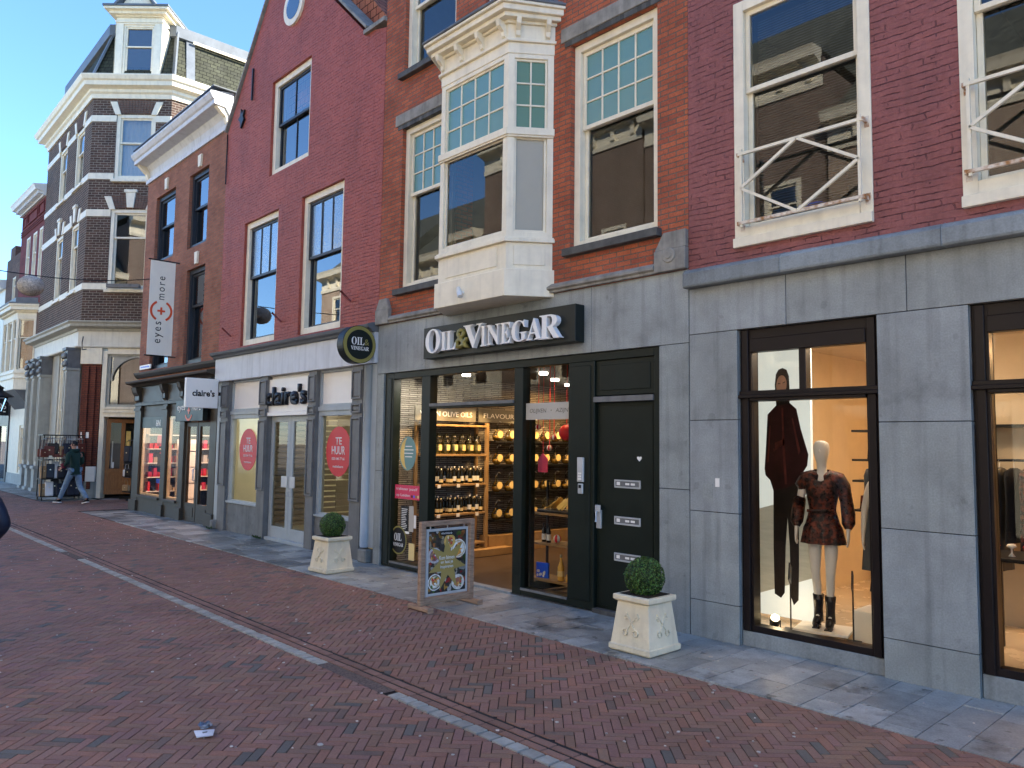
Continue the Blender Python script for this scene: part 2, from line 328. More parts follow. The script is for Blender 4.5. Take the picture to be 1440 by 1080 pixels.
def text(name, s, h, M, m, parent=None, ext=.004, align='CENTER', sx=1., bold=0., shear=0., spacing=1., line=1., width=None):
    """lettering as a mesh; M places it: its x runs along the text, its y up the letters, its z out of the surface"""
    c = bpy.data.curves.new(name, 'FONT'); c.body = s; c.align_x = align; c.align_y = 'CENTER'; c.size = 1; c.extrude = 0
    c.offset = bold; c.shear = shear; c.space_character = spacing; c.space_line = line; c.resolution_u = 3
    o = bpy.data.objects.new(name, c); COL.objects.link(o); bpy.context.view_layer.update()
    me = bpy.data.meshes.new_from_object(o.evaluated_get(bpy.context.evaluated_depsgraph_get()))
    bpy.data.objects.remove(o); bpy.data.curves.remove(c)
    import bmesh
    bm = bmesh.new(); bm.from_mesh(me)
    if not bm.verts: bm.free(); return None
    x0 = min(v.co.x for v in bm.verts); x1 = max(v.co.x for v in bm.verts); y0 = min(v.co.y for v in bm.verts); y1 = max(v.co.y for v in bm.verts)
    if width: sc_x = width/(x1-x0); sc_y = h/(y1-y0)
    else: sc_x = sc_y = h/(y1-y0); sc_x *= sx
    cx, cy = (x0+x1)/2, (y0+y1)/2
    if align == 'LEFT': cx = x0
    for v in bm.verts: v.co = Vector(((v.co.x-cx)*sc_x, (v.co.y-cy)*sc_y, 0))
    for f in bm.faces:
        if f.normal.z < 0: f.normal_flip()
    if ext > 0:
        bmesh.ops.remove_doubles(bm, verts=bm.verts, dist=1e-5)
        r = bmesh.ops.extrude_face_region(bm, geom=list(bm.faces))
        for g in r['geom']:
            if isinstance(g, bmesh.types.BMVert): g.co.z += ext
        bmesh.ops.recalc_face_normals(bm, faces=bm.faces)
    bm.transform((INV.get(parent.name, I4) if parent else I4) @ M)
    bm.to_mesh(me); bm.free(); me.materials.clear(); me.materials.append(MATS[m])
    ca = me.color_attributes.new('fcol', 'FLOAT_COLOR', 'CORNER'); ca.data.foreach_set('color', [1.]*(4*len(me.loops)))
    for p in me.polygons: p.material_index = 0
    o = bpy.data.objects.new(name, me); COL.objects.link(o)
    if parent: o.parent = parent; INV[o.name] = INV.get(parent.name, I4)
    return o
def MF(x, y, z):        # text on a street front (faces -Y)
    return Matrix(((1, 0, 0, x), (0, 0, -1, y), (0, 1, 0, z), (0, 0, 0, 1)))
def MX(x, y, z):        # text facing +X, reading towards +Y
    return Matrix(((0, 0, 1, x), (1, 0, 0, y), (0, 1, 0, z), (0, 0, 0, 1)))

# ---------------- shared building pieces ----------------
def wall(mb, x0, x1, z0, z1, ops, y=0., t=.32, clip=None):
    """brick wall with openings (x0,x1,z0,z1) and their reveals; clip = convex list of half planes (a,b,c): a*x+b*z<=c"""
    xs = sorted(set([x0, x1]+[v for o in ops for v in o[:2] if x0 < v < x1]))
    zs = sorted(set([z0, z1]+[v for o in ops for v in o[2:4] if z0 < v < z1]))
    for i in range(len(xs)-1):
        for j in range(len(zs)-1):
            a, b, c, d = xs[i], xs[i+1], zs[j], zs[j+1]; mx, mz = (a+b)/2, (c+d)/2
            if any(o[0] < mx < o[1] and o[2] < mz < o[3] for o in ops): continue
            P = [(a, c), (b, c), (b, d), (a, d)]
            for h in (clip or []):
                Q = []
                for k in range(len(P)):
                    p, q = P[k], P[(k+1) % len(P)]; fp = h[0]*p[0]+h[1]*p[1]-h[2]; fq = h[0]*q[0]+h[1]*q[1]-h[2]
                    if fp <= 0: Q.append(p)
                    if fp*fq < 0: w = fp/(fp-fq); Q.append((p[0]+(q[0]-p[0])*w, p[1]+(q[1]-p[1])*w))
                P = Q
                if len(P) < 3: break
            if len(P) < 3: continue
            mb.face([(p[0], y, p[1]) for p in P]); mb.face([(p[0], y+t, p[1]) for p in P][::-1])
    for o in ops:
        a, b, c, d = o[:4]; c = max(c, z0)
        mb.face([(a, y, c), (a, y, d), (a, y+t, d), (a, y+t, c)]); mb.face([(b, y, c), (b, y+t, c), (b, y+t, d), (b, y, d)])
        mb.face([(a, y, d), (b, y, d), (b, y+t, d), (a, y+t, d)]); mb.face([(a, y, c), (a, y+t, c), (b, y+t, c), (b, y, c)])
    if not clip: mb.face([(x0, y, z1), (x1, y, z1), (x1, y+t, z1), (x0, y+t, z1)])
    mb.face([(x0, y, z0), (x0, y, z1), (x0, y+t, z1), (x0, y+t, z0)]) if not clip else None
    mb.face([(x1, y, z0), (x1, y+t, z0), (x1, y+t, z1), (x1, y, z1)]) if not clip else None
def ring(mb, x0, x1, z0, z1, w, y0, y1, wb=None, wt=None):
    wb = w if wb is None else wb; wt = w if wt is None else wt
    mb.box(x0, x0+w, y0, y1, z0, z1); mb.box(x1-w, x1, y0, y1, z0, z1)
    if wb: mb.box(x0+w, x1-w, y0, y1, z0, z0+wb)
    if wt: mb.box(x0+w, x1-w, y0, y1, z1-wt, z1)
def window(root, fr, x0, x1, z0, z1, y=0., fm='cream', sm=None, w=.1, rec=.02, fd=.16, rail=None, sw=.05, up=(1, 1), low=(1, 1), gu='glass_upper', gl='glass_upper',
           sill=None, sillm=None, curtain=None, name='window', label=None, head=None):
    sm = sm or fm
    m = MB(fr); ring(m, x0, x1, z0, z1, w, y+rec, y+rec+fd); o = m.build(name, fm, root, bevel=.004)
    if label: o['label'] = label
    ix0, ix1, iz0, iz1 = x0+w, x1-w, z0+w, z1-w
    def sash(a, b, c, d, yy, n, g, nm):
        s = MB(fr); ring(s, a, b, c, d, sw, yy, yy+.045)
        mw = .022
        for k in range(1, n[0]):
            xx = a+sw+(b-a-2*sw)*k/n[0]; s.box(xx-mw/2, xx+mw/2, yy+.004, yy+.04, c+sw, d-sw)
        for k in range(1, n[1]):
            zz = c+sw+(d-c-2*sw)*k/n[1]; s.box(a+sw, b-sw, yy+.006, yy+.038, zz-mw/2, zz+mw/2)
        s.build(nm, sm, o, bevel=.003)
        p = MB(fr)
        nx, nz = n
        for i in range(nx):
            for j in range(nz):
                xa = a+sw+(b-a-2*sw)*i/nx; xb = a+sw+(b-a-2*sw)*(i+1)/nx; za = c+sw+(d-c-2*sw)*j/nz; zb = c+sw+(d-c-2*sw)*(j+1)/nz
                t1 = random.uniform(-.004, .004) if nx*nz > 1 else 0
                p.face([(xa, yy+.022-t1, za), (xb, yy+.022+t1, za), (xb, yy+.022+t1, zb), (xa, yy+.022-t1, zb)], uv=[(xa+i*7.3, za+j*3.1), (xb+i*7.3, za+j*3.1), (xb+i*7.3, zb+j*3.1), (xa+i*7.3, zb+j*3.1)])
        p.build('pane', g, o)
    if rail:
        sash(ix0, ix1, rail-.03, iz1, y+rec+.05, up, gu, 'upper_sash'); sash(ix0, ix1, iz0, rail+.03, y+rec+.1, low, gl, 'lower_sash')
    else: sash(ix0, ix1, iz0, iz1, y+rec+.06, up, gu, 'sash')
    if sill:
        s = MB(fr); s.box(x0-.06, x1+.06, y-sill, y+.06, z0-.1, z0-.002); s.build('sill', sillm or fm, o, bevel=.006)
    if curtain:
        s = MB(fr); s.smooth = True; n = 40; P = []
        for k in range(n+1):
            xx = x0+.05+(x1-x0-.1)*k/n; P.append((xx, y+rec+.3+.03*math.sin(k*1.3)+.015*math.sin(k*2.9), 0))
        for k in range(n): s.face([(P[k][0], P[k][1], z0), (P[k+1][0], P[k+1][1], z0), (P[k+1][0], P[k+1][1], z1), (P[k][0], P[k][1], z1)])
        s.build('curtain', curtain, o)
    return o
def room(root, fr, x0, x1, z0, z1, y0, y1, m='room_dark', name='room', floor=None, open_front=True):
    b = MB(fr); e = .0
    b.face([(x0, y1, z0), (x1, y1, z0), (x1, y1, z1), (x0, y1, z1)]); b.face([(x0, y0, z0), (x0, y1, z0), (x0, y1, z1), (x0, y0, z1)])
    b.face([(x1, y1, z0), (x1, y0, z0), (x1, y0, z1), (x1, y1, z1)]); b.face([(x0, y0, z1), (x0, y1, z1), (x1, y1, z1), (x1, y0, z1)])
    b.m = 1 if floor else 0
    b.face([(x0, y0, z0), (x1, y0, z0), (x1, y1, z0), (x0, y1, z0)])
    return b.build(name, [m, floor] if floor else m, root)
# ---------------- material library ----------------
mat('cream', (.82, .75, .58), .5, var=.08, vs=5, streak=.13, spots=.04, bump=.15, bs=60)
mat('white_paint', (.72, .72, .68), .45, var=.06, streak=.12, bump=.08, bs=60)
mat('grey_white', (.62, .64, .66), .5, var=.08, streak=.2)
mat('bluestone', (.268, .288, .280), .52, var=.24, vs=1.7, streak=.30, stain=.20, spots=.16, speckle=.09, bump=.25, bs=45, spec=.4)
mat('bluestone_ov', (.275, .298, .288), .52, var=.26, vs=2.2, streak=.30, stain=.24, spots=.18, speckle=.10, bump=.25, bs=45, spec=.4)
mat('dark_stone', (.09, .09, .085), .7, var=.3, vs=6, streak=.3, bump=.3)
mat('lintel_stone', (.26, .25, .22), .75, var=.3, vs=5, streak=.35, bump=.4)
mat('green_paint', (.009, .014, .010), .42, var=.15, vs=4, bump=.05, bs=20, spec=.22)
mat('brown_paint', (.012, .008, .008), .4, var=.15, vs=4, spec=.22)
mat('dark_sash', (.03, .036, .045), .4, var=.15)
mat('grey_green', (.05, .040, .028), .45, var=.15, bump=.05)
mat('pilaster_grey', (.16, .16, .155), .5, var=.2, vs=4, streak=.3)
mat('pale_blue_paint', (.38, .42, .43), .45, var=.08, streak=.12)
mat('lead', (.13, .145, .16), .5, var=.2, vs=3, bump=.2, bs=20)
mat('slate', (.12, .125, .10), .6, var=.35, vs=3, bump=.5, bs=18)
brick('roof_tile', (.50, .19, .10), (.40, .13, .075), (.07, .03, .02), bw=.20, rh=.17, ms=.010, bump=1.2, var=.3)
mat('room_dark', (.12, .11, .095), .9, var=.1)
mat('room_beige', (.62, .50, .34), .8, var=.06)
mat('room_yellow', (.74, .71, .54), .8, var=.05)
mat('room_black', (.02, .02, .02), .8)
mat('steel', (.55, .56, .55), .32, metal=.35, var=.1)
mat('black_metal', (.012, .012, .013), .4, var=.1)
mat('black_cloth', (.012, .013, .016), .85, var=.3, vs=15, bump=.4, bs=90)
mat('white_letter', (.82, .82, .80), .35, var=.02)
mat('olive_paint', (.27, .24, .07), .45, var=.05)
mat('sign_dark', (.010, .015, .014), .4, var=.1, spec=.25)
mat('sign_white', (.88, .85, .78), .4, var=.04)
mat('letter_black', (.01, .01, .012), .4)
mat('letter_grey', (.16, .15, .12), .5)
mat('red_sticker', (.62, .03, .04), .4, var=.03)
mat('pink_sticker', (.75, .06, .13), .4, var=.03)
mat('orange_red', (.75, .10, .03), .4, var=.03)
mat('banner_cloth', (.90, .86, .72), .7, var=.04, bump=.1)
mat('wood_weathered', (.36, .235, .155), .75, var=.35, vs=3, stretch=(2, 2, 14), bump=.4)
mat('wood_shelf', (.33, .20, .085), .6, var=.25, vs=4)
mat('wood_door', (.34, .14, .04), .45, var=.3, vs=5, stretch=(8, 8, 1.2))
mat('wood_floor', (.065, .042, .028), .45, var=.3, vs=3)
mat('alu', (.55, .56, .55), .4, metal=.15, var=.08)
mat('planter_stone', (.76, .68, .49), .75, var=.12, vs=4, stain=.16, streak=.15, bump=.5, bs=50)
mat('soil', (.03, .022, .015), .95, bump=.6)
mat('leaf', (.045, .095, .022), .5, var=.3, vs=9, spec=.35)
mat('paver', (.245, .132, .095), .72, var=.16, vs=1.2, stain=.16, speckle=.10, bump=.5, bs=160, spec=.35)
mat('joint_sand', (.022, .017, .014), .95, var=.3, vs=8)
mat('slab', (.30, .315, .30), .42, var=.26, vs=6, stain=.55, spots=.6, speckle=.12, bump=.5, bs=90, spec=.45)
mat('sett', (.36, .345, .30), .75, var=.2, vs=14, bump=.8, bs=120)
mat('gravel', (.14, .10, .08), .95, var=.5, vs=40, bump=1.5, bs=120)
mat('gum', (.48, .44, .40), .8, var=.2)
mat('litter_white', (.72, .74, .78), .3)
mat('curtain_white', (.7, .7, .66), .9, var=.05)
mat('blind_cloth', (.50, .46, .39), .9, var=.03)
mat('plastic_blue', (.015, .12, .85), .35)
mat('tile_floor', (.62, .50, .36), .25, var=.05)
mat('bounce_ground', (.30, .26, .22), .8)  # far ground made pale so it bounces sunlight back
mat('rust_white', (.70, .62, .5), .6, var=.1, tint=(.36, .16, .05), vs=22)
painted('brick_purple', (.27, .092, .082), (.10, .035, .036))
painted('brick_red', (.35, .080, .052), (.13, .032, .03))
brick('brick_orange', (.42, .12, .06), (.28, .08, .05), (.15, .105, .08), bump=.5, var=.28, ms=.008)
brick('brick_eyes', (.34, .14, .088), (.25, .105, .07), (.20, .145, .11), bump=.4, var=.22, ms=.007)
brick('brick_dark', (.105, .062, .046), (.065, .044, .036), (.27, .235, .19), bump=.4, var=.2, ms=.0085, rh=.088, bw=.24)
brick('brick_brown', (.16, .09, .065), (.11, .065, .05), (.14, .12, .10), bump=.4, var=.2)
brick('brick_darkred', (.22, .055, .05), (.17, .045, .045), (.13, .05, .05), bump=.4, var=.2)
brick('brick_glazed', (.20, .06, .035), (.13, .04, .03), (.05, .03, .025), bump=.3, var=.2)
brick('opposite_brick', (.40, .27, .18), (.32, .21, .14), (.45, .42, .36), bump=.2, var=.2)  # facing brick made pale to bounce sunlight into the street
brick('stacked_stone', (.36, .33, .28), (.20, .18, .15), (.05, .04, .035), bw=.34, rh=.035, ms=.006, bump=1.0, var=.3)
glass('glass_upper', (.86, .90, .90), ior=2.1, base=.08, bump=.02, bs=1.2)
glass('glass_shop', (.95, .96, .95), ior=1.42, base=.0)
glass('glass_teal', (.16, .42, .40), ior=1.55, base=.03, bump=.6, bs=34, murk=.7, murkcol=(.16, .37, .34))
glass('glass_green', (.22, .46, .33), ior=1.4, base=.01, bump=.5, bs=34, murk=.7, murkcol=(.19, .33, .21))
glass('glass_soft', (.92, .95, .94), ior=1.5, base=.035, bump=.015, bs=1.1)
glass('glass_clear', (.95, .96, .95), ior=1.28, base=.0)
mat('slat', (.36, .32, .25), .6, var=.06)
glass('glass_ribbed', (.45, .58, .68), ior=2.0, base=.10, bump=.5, bs=26, murk=.45, murkcol=(.30, .42, .55))
glass('glass_bottle', (.10, .07, .03), ior=1.5, base=.03)
glass('glass_jar', (.80, .82, .75), ior=1.4, base=.02)
glow('lamp_warm', (1, .62, .28), 9)
glow('lamp_white', (1, .9, .75), 9)
glow('amber', (1, .50, .10), 1.0)

# ---------------- ground ----------------
def clip(P, h):
    Q = []
    for k in range(len(P)):
        p, q = P[k], P[(k+1) % len(P)]; fp = h[0]*p[0]+h[1]*p[1]-h[2]; fq = h[0]*q[0]+h[1]*q[1]-h[2]
        if fp <= 0: Q.append(p)
        if fp*fq < 0: w = fp/(fp-fq); Q.append((p[0]+(q[0]-p[0])*w, p[1]+(q[1]-p[1])*w))
    return Q
def paver(mb, P, z, inset, drop, col, side=True):
    """one laid stone: a top face with worn edges running down into the joint"""
    if len(P) < 3: return
    cx = sum(p[0] for p in P)/len(P); cy = sum(p[1] for p in P)/len(P)
    ar = sum(P[k][0]*P[(k+1) % len(P)][1]-P[(k+1) % len(P)][0]*P[k][1] for k in range(len(P)))/2
    if ar < 0: P = P[::-1]; ar = -ar
    if ar < .0006: return
    mb.col = col
    tx, ty = random.uniform(-.012, .012), random.uniform(-.012, .012)
    T = []
    for p in P:
        d = math.hypot(p[0]-cx, p[1]-cy); k = max(.3, 1-inset*1.414/max(d, 1e-4))
        T.append((cx+(p[0]-cx)*k, cy+(p[1]-cy)*k))
    Z = lambda q: z+(q[0]-cx)*tx+(q[1]-cy)*ty
    mb.face([(q[0], q[1], Z(q)) for q in T])
    if side:
        n = len(P)
        for k in range(n):
            a, b = P[k], P[(k+1) % n]; c, d = T[(k+1) % n], T[k]
            mb.face([(a[0], a[1], z-drop), (b[0], b[1], z-drop), (c[0], c[1], Z(c)), (d[0], d[1], Z(d))])
def herring(mb, x0, x1, y0, y1, near=True):
    w = .0695; s = .7071; g = .0026
    halfs = [(-1, 0, -x0), (1, 0, x1), (0, -1, -y0), (0, 1, y1)]
    R = int(max(abs(x0), abs(x1), abs(y0), abs(y1))*1.5/w)
    cs = [(x0, y0), (x1, y0), (x1, y1), (x0, y1)]
    us = [((x+y)*s/w, (-x+y)*s/w) for x, y in cs]
    i0, i1 = int(min(u[0] for u in us))-4, int(max(u[0] for u in us))+4
    for i in range(i0, i1):
        # only the j range that can fall inside
        a = [((i*w)*s-y*1.0) for y in (0,)]
        jmin = min(u[1] for u in us); jmax = max(u[1] for u in us)
        # y = (i+j)*w*s ; x = (i-j)*w*s
        lo = max(jmin, y0/(w*s)-i, i-x1/(w*s))-5; hi = min(jmax, y1/(w*s)-i, i-x0/(w*s))+5
        for j in range(int(lo), int(hi)+1):
            k = (i-j) % 6
            if k == 0: a_, b_, c_, d_ = i, i+3, j, j+1
            elif k == 5: a_, b_, c_, d_ = i, i+1, j, j+3
            else: continue
            P = [(a_*w+g, c_*w+g), (b_*w-g, c_*w+g), (b_*w-g, d_*w-g), (a_*w+g, d_*w-g)]
            P = [((p-q)*s, (p+q)*s) for p, q in P]
            if any(h[0]*p[0]+h[1]*p[1] > h[2] for p in P for h in halfs):
                for h in halfs: P = clip(P, h)
            if len(P) < 3: continue
            r = random.random(); v = random.uniform(.88, 1.10)
            if r < .035: col = (.52*v, .84*v, .98*v)
            elif r < .085: col = (.72*v, .86*v, .9*v)
            elif r < .2: col = (1.12*v, 1.0*v, .93*v)
            else: col = (v, v*random.uniform(.93, 1.07), v*random.uniform(.93, 1.08))
            X = -P[0][0]
            paver(mb, P, .007*mnoise.noise(Vector((P[0][0]*.45, P[0][1]*.6, 2)))-.002+random.uniform(-.0012, .0012), .0022 if near else .001, .010, col, side=X < 16)
b = MB(); b.face([(-400, -300, -.02), (300, -300, -.02), (300, 300, -.02), (-400, 300, -.02)]); struct(b.build('ground', 'bounce_ground'))
b = MB(); b.face([(-46, -6.5, -.012), (4, -6.5, -.012), (4, 5.84, -.012), (-46, 5.84, -.012)]); struct(b.build('street_bedding', 'joint_sand'))
YG0, YG1 = 3.575, 3.905
b = MB(); herring(b, -44, 3, -1.2, YG0); struct(b.build('street', 'paver'))
b = MB(); herring(b, -44, 3, YG1, 5.835); herring(b, -27.6, -23.6, 5.835, 9.5); struct(b.build('brick_footway', 'paver'))
b = MB()
for row in ((3.71, 3.775), (3.80, 3.872)):
    x = -44
    while x < 3:
        l = .208; v = random.uniform(.8, 1.15); paver(b, [(x, row[0]), (x+l-.006, row[0]), (x+l-.006, row[1]), (x, row[1])], random.uniform(-.003, .001), .003, .02, (v, v, v), side=x > -20); x += l
struct(b.build('gutter_edging', 'paver'))
b = MB(); x = -44
while x < 3:
    l = random.uniform(.125, .15)
    if not (-15.5 < x < -14.4 or -6.4 < x < -5.32):
        v = random.uniform(.75, 1.15); paver(b, [(x, 3.585), (x+l-.012, 3.585), (x+l-.012, 3.70), (x, 3.70)], random.uniform(-.002, .003), .006, .02, (v, v*.995, v*.97))
    x += l
struct(b.build('gutter_setts', 'sett'))
b = MB()
for a, c in ((-15.5, -14.4), (-6.4, -5.32)):
    b.face([(a-.02, 3.58, -.004), (c+.02, 3.58, -.004), (c+.02, 3.705, -.004), (a-.02, 3.705, -.004)])
struct(b.build('gutter_gravel', 'gravel'))
b = MB()
for a, c in ((3.775, 3.80), (3.874, 3.905)): b.box(-44, 3, a, c, -.011, -.006)
struct(b.build('drain_slot_dark', 'room_black'))  # black strips laid in for the dark inside the slots
# slab pavement
b = MB(); w = .283; k = 0; x = 3.
while x > -43:
    lx = x-w
    if not (-27.7 < lx < -23.5):
        y = 5.845 - random.choice((.0, .14, .28, .42)); 
        while y < 7.4:
            a, c = max(y, 5.845), min(y+.57, 7.4)
            if c-a > .05:
                v = random.choice((random.uniform(.7, .85), random.uniform(.8, 1.05), random.uniform(.95, 1.15)))
                if lx < -11.5: v = random.choice((.38, .5, .62, .8, 1.0))*random.uniform(.9, 1.1)
                paver(b, [(lx, a), (lx+w-.004, a), (lx+w-.004, c-.004), (lx, c-.004)], random.uniform(-.0005, .0015)+.004, .003, .016, (v, v, v), side=x > -20)
            y += .57
    x -= w
struct(b.build('pavement', 'slab'))
b = MB(); b.face([(-46, 5.835, -.010), (4, 5.835, -.010), (4, 7.6, -.010), (-46, 7.6, -.010)]); struct(b.build('pavement_bedding', 'joint_sand'))
# chewing gum spots and crumbs
b = MB()
for k in range(460):
    x = -random.uniform(.4, 5)**1.9-1.0; y = random.uniform(.8, 6.9)
    if x < -30: continue
    r = random.uniform(.006, .015)*(1.7 if random.random() < .08 else 1); n = 7; v = random.uniform(.7, 1.3); b.col = (v, v*.97, v*.92)
    P = [(x+r*random.uniform(.6, 1.2)*math.cos(2*math.pi*q/n), y+r*random.uniform(.6, 1.2)*math.sin(2*math.pi*q/n)) for q in range(n)]
    z = .0035 if y < 5.84 else .0095
    b.vprism(P, z-.006, z)
o = b.build('pavement_litter', 'gum'); o['kind'] = 'stuff'
# puddle-dark spills on the slabs are part of the slab material
YF = 7.117
F0 = Matrix.Translation((0, YF, 0))      # street-front frame: local y = 0 on the facade plane
def panels(fr, lst, y=0., t=.30, j=.007, vr=.10):
    b = MB(fr)
    for a, c, d, e in lst:
        v = random.uniform(1-vr, 1+vr); b.col = (v, v, v*random.uniform(.98, 1.03)); b.box(a+j/2, c-j/2, y, y+t, d+j/2, e-j/2)
    k = MB(fr)
    for a, c, d, e in lst: k.face([(a, y+.014, d), (c, y+.014, d), (c, y+.014, e), (a, y+.014, e)])
    k.build('dark_joint_backing', 'room_black', PANEL_ROOT[0])  # black sheet added behind the panels to darken the gaps
    return b
PANEL_ROOT = [None]
def shell(root, fr, x0, x1, z0, z1, depth, m, roofm='slate', ridge=None, ridge_y=None):
    """side walls, back wall and roof of a house"""
    b = MB(fr); b.box(x0+.004, x0+.075, .33, depth, z0, z1); b.box(x1-.075, x1-.004, .33, depth, z0, z1); b.build_each('side_wall', m, root)
    b = MB(fr); b.box(x0+.075, x1-.075, depth-.25, depth, z0, z1); b.build('back_wall', m, root)
    b = MB(fr)
    if ridge:
        ry = ridge_y or depth/2; e = .004
        b.sweep([(.02, z1+e), (depth, z1+e), (ry+.2, ridge), (ry-.2, ridge)], x0+.01, x1-.01)
    else: b.box(x0+.02, x1-.02, .34, depth, z1-.2, z1-.01)
    b.build('roof', roofm, root)

# ================= clothing shop (right) =================
A = thing('clothing_shop_building', 'purple-red painted brick house over a grey bluestone shop front with a mannequin in the window', 'building', (-4.78, YF, 0))
X0, X1 = -4.785, 3.2
WN = [(-4.21, -2.79, 4.07, 6.74), (-2.055, -.62, 4.03, 6.74), (.3, 1.7, 4.03, 6.74)]
b = MB(F0); wall(b, X0, X1, 3.80, 12.5, WN); b.build('wall', 'brick_purple', A)
for i, o in enumerate(WN):
    w = window(A, F0, o[0]+.002, o[1]-.002, o[2]-.0+.10, o[3], -.012, 'cream', rail=5.76, w=.115, rec=0, fd=.2, sw=.05, gl='glass_soft', gu='glass_soft')
    s = MB(F0); s.box(o[0], o[1], -.05, .1, o[2], o[2]+.098); s.build('sill', 'cream', w, bevel=.004)
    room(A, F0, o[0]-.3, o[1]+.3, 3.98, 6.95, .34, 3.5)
b = MB(F0)      # slanting bluestone ledge
xs = [X0, -3.66, -2.20, -.7, .8, X1]
for a, c in zip(xs, xs[1:]):
    v = random.uniform(.8, 1.0); b.col = (v*.95, v, v*1.06); b.sweep([(.02, 3.72), (-.11, 3.72), (-.12, 3.74), (-.12, 3.87), (-.09, 3.905), (.02, 3.945)], a+.002, c-.002)
b.build('ledge', 'bluestone', A, bevel=.004)
P = []
sx = [X0, -3.66, -2.53, -1.25, .1, 1.4, X1]
for a, c in zip(sx, sx[1:]): P.append((a, c, 3.215, 3.72))
for zs, a, c in (((0, .385, 1.315, 2.28, 3.215), X0, -4.20), ((0, .35, 1.30, 2.24, 3.215), -2.795, -2.045), ((0, .35, 1.3, 2.24, 3.215), .25, 1.0), ((0, .35, 1.3, 2.24, 3.215), 2.5, X1)):
    for p, q in zip(zs, zs[1:]): P.append((a, c, p, q))
P += [(-4.20, -2.795, .0, .155), (-2.045, .25, 0, .20), (1.0, 2.5, 0, .2)]
PANEL_ROOT[0] = A
b = panels(F0, P[:-3]); b2 = panels(F0, P[-3:], y=.05, t=.25)
b.build('stone_cladding', 'bluestone', A, bevel=.003); b2.build('plinth', 'bluestone', A, bevel=.004)
b = MB(F0); b.box(-4.62, -4.50, -.004, .01, 1.46, 1.61); b.build('wall_plate', 'bluestone_ov', A)
b = MB(F0); b.box(-4.47, -4.42, -.003, .01, 1.58, 1.67); b.build('sticker', 'sign_white', A)
def shopframe(x0, x1, z0, z1, zt, mull):
    b = MB(F0); ring(b, x0+.002, x1-.002, z0, z1-.003, .12, .06, .2, wb=.06, wt=.1)
    b.box(x0+.03, x0+.10, .035, .059, z0+.002, z1-.01); b.box(x1-.10, x1-.03, .035, .059, z0+.002, z1-.01)
    b.box(x0+.002, x1-.002, .0, .18, zt, zt+.035); b.box(x0+.002, x1-.002, .03, .19, zt+.035, zt+.075); b.box(x0+.12, x1-.12, .02, .19, zt-.03, zt)
    for q in mull: b.box(q-.035, q+.035, .06, .17, zt+.075, z1-.1)
    b.box(x0+.12, x1-.12, .04, .15, z1-.24, z1-.104)
    o = b.build('shop_window', 'brown_paint', A, bevel=.004)
    p = MB(F0)
    p.face([(x0+.12, .12, z0+.06), (x1-.12, .12, z0+.06), (x1-.12, .12, zt-.03), (x0+.12, .12, zt-.03)])
    q = [x0+.12]+mull+[x1-.12]
    for a, c in zip(q, q[1:]): p.face([(a, .12, zt+.075), (c, .12, zt+.075), (c, .12, z1-.24), (a, .12, z1-.24)])
    p.build('pane', 'glass_shop', o)
shopframe(-4.20, -2.795, .155, 3.215, 2.50, [-3.53]); shopframe(-2.045, .25, .2, 3.215, 2.50, [-.9]); shopframe(1.0, 2.5, .2, 3.215, 2.5, [1.75])
b = MB(F0); b.face([(-4.7, .3, .12), (3, .3, .12), (3, 5.5, .12), (-4.7, 5.5, .12)]); b.build('shop_floor', 'tile_floor', A)
b = MB(F0); b.face([(-4.7, 5.5, .1), (3, 5.5, .1), (3, 5.5, 3.3), (-4.7, 5.5, 3.3)]); b.face([(-4.7, .3, .1), (-4.7, 5.5, .1), (-4.7, 5.5, 3.3), (-4.7, .3, 3.3)])
b.face([(3, .3, .1), (3, 5.5, .1), (3, 5.5, 3.3), (3, .3, 3.3)]); b.face([(-4.7, .3, 3.28), (3, .3, 3.28), (3, 5.5, 3.28), (-4.7, 5.5, 3.28)])
b.box(-4.19, -2.8, .3, .34, 3.2, 3.29)
b.build('shop_interior', 'room_beige', A)
b = MB(F0); b.box(-3.2, -2.2, 2.6, 2.75, .12, 3.28); b.build('partition', 'room_beige', A)
b = MB(F0)
for k in range(4): b.box(-2.6+k*.9, -2.0+k*.9, 3.6, 3.9, 3.20, 3.27)
for k in range(3): b.box(-3.9+k*.8, -3.6+k*.8, 1.2, 1.35, 3.22, 3.27)
b.build('ceiling_lamp', 'lamp_warm', A)
shell(A, F0, X0, X1, 0, 12.5, 9.5, 'brick_brown', ridge=17.0)  # unseen top storeys and roof, raised to shade the fronts opposite

def lamp(name, loc, size, e, col=(1, .72, .42), rot=(0, 0, 0), sy=None):
    l = bpy.data.lights.new(name, 'AREA'); l.energy = e; l.size = size; l.color = col
    if sy: l.shape = 'RECTANGLE'; l.size_y = sy
    o = bpy.data.objects.new(name, l); COL.objects.link(o); o.location = loc; o.rotation_euler = rot
    return o
lamp('shop_light', (-3.5, YF+1.3, 3.2), 1.2, 10, (1, .88, .74), sy=.8)
lamp('shop_light', (-1.2, YF+3.2, 3.2), 2.5, 15, (1, .62, .34), sy=1.2)

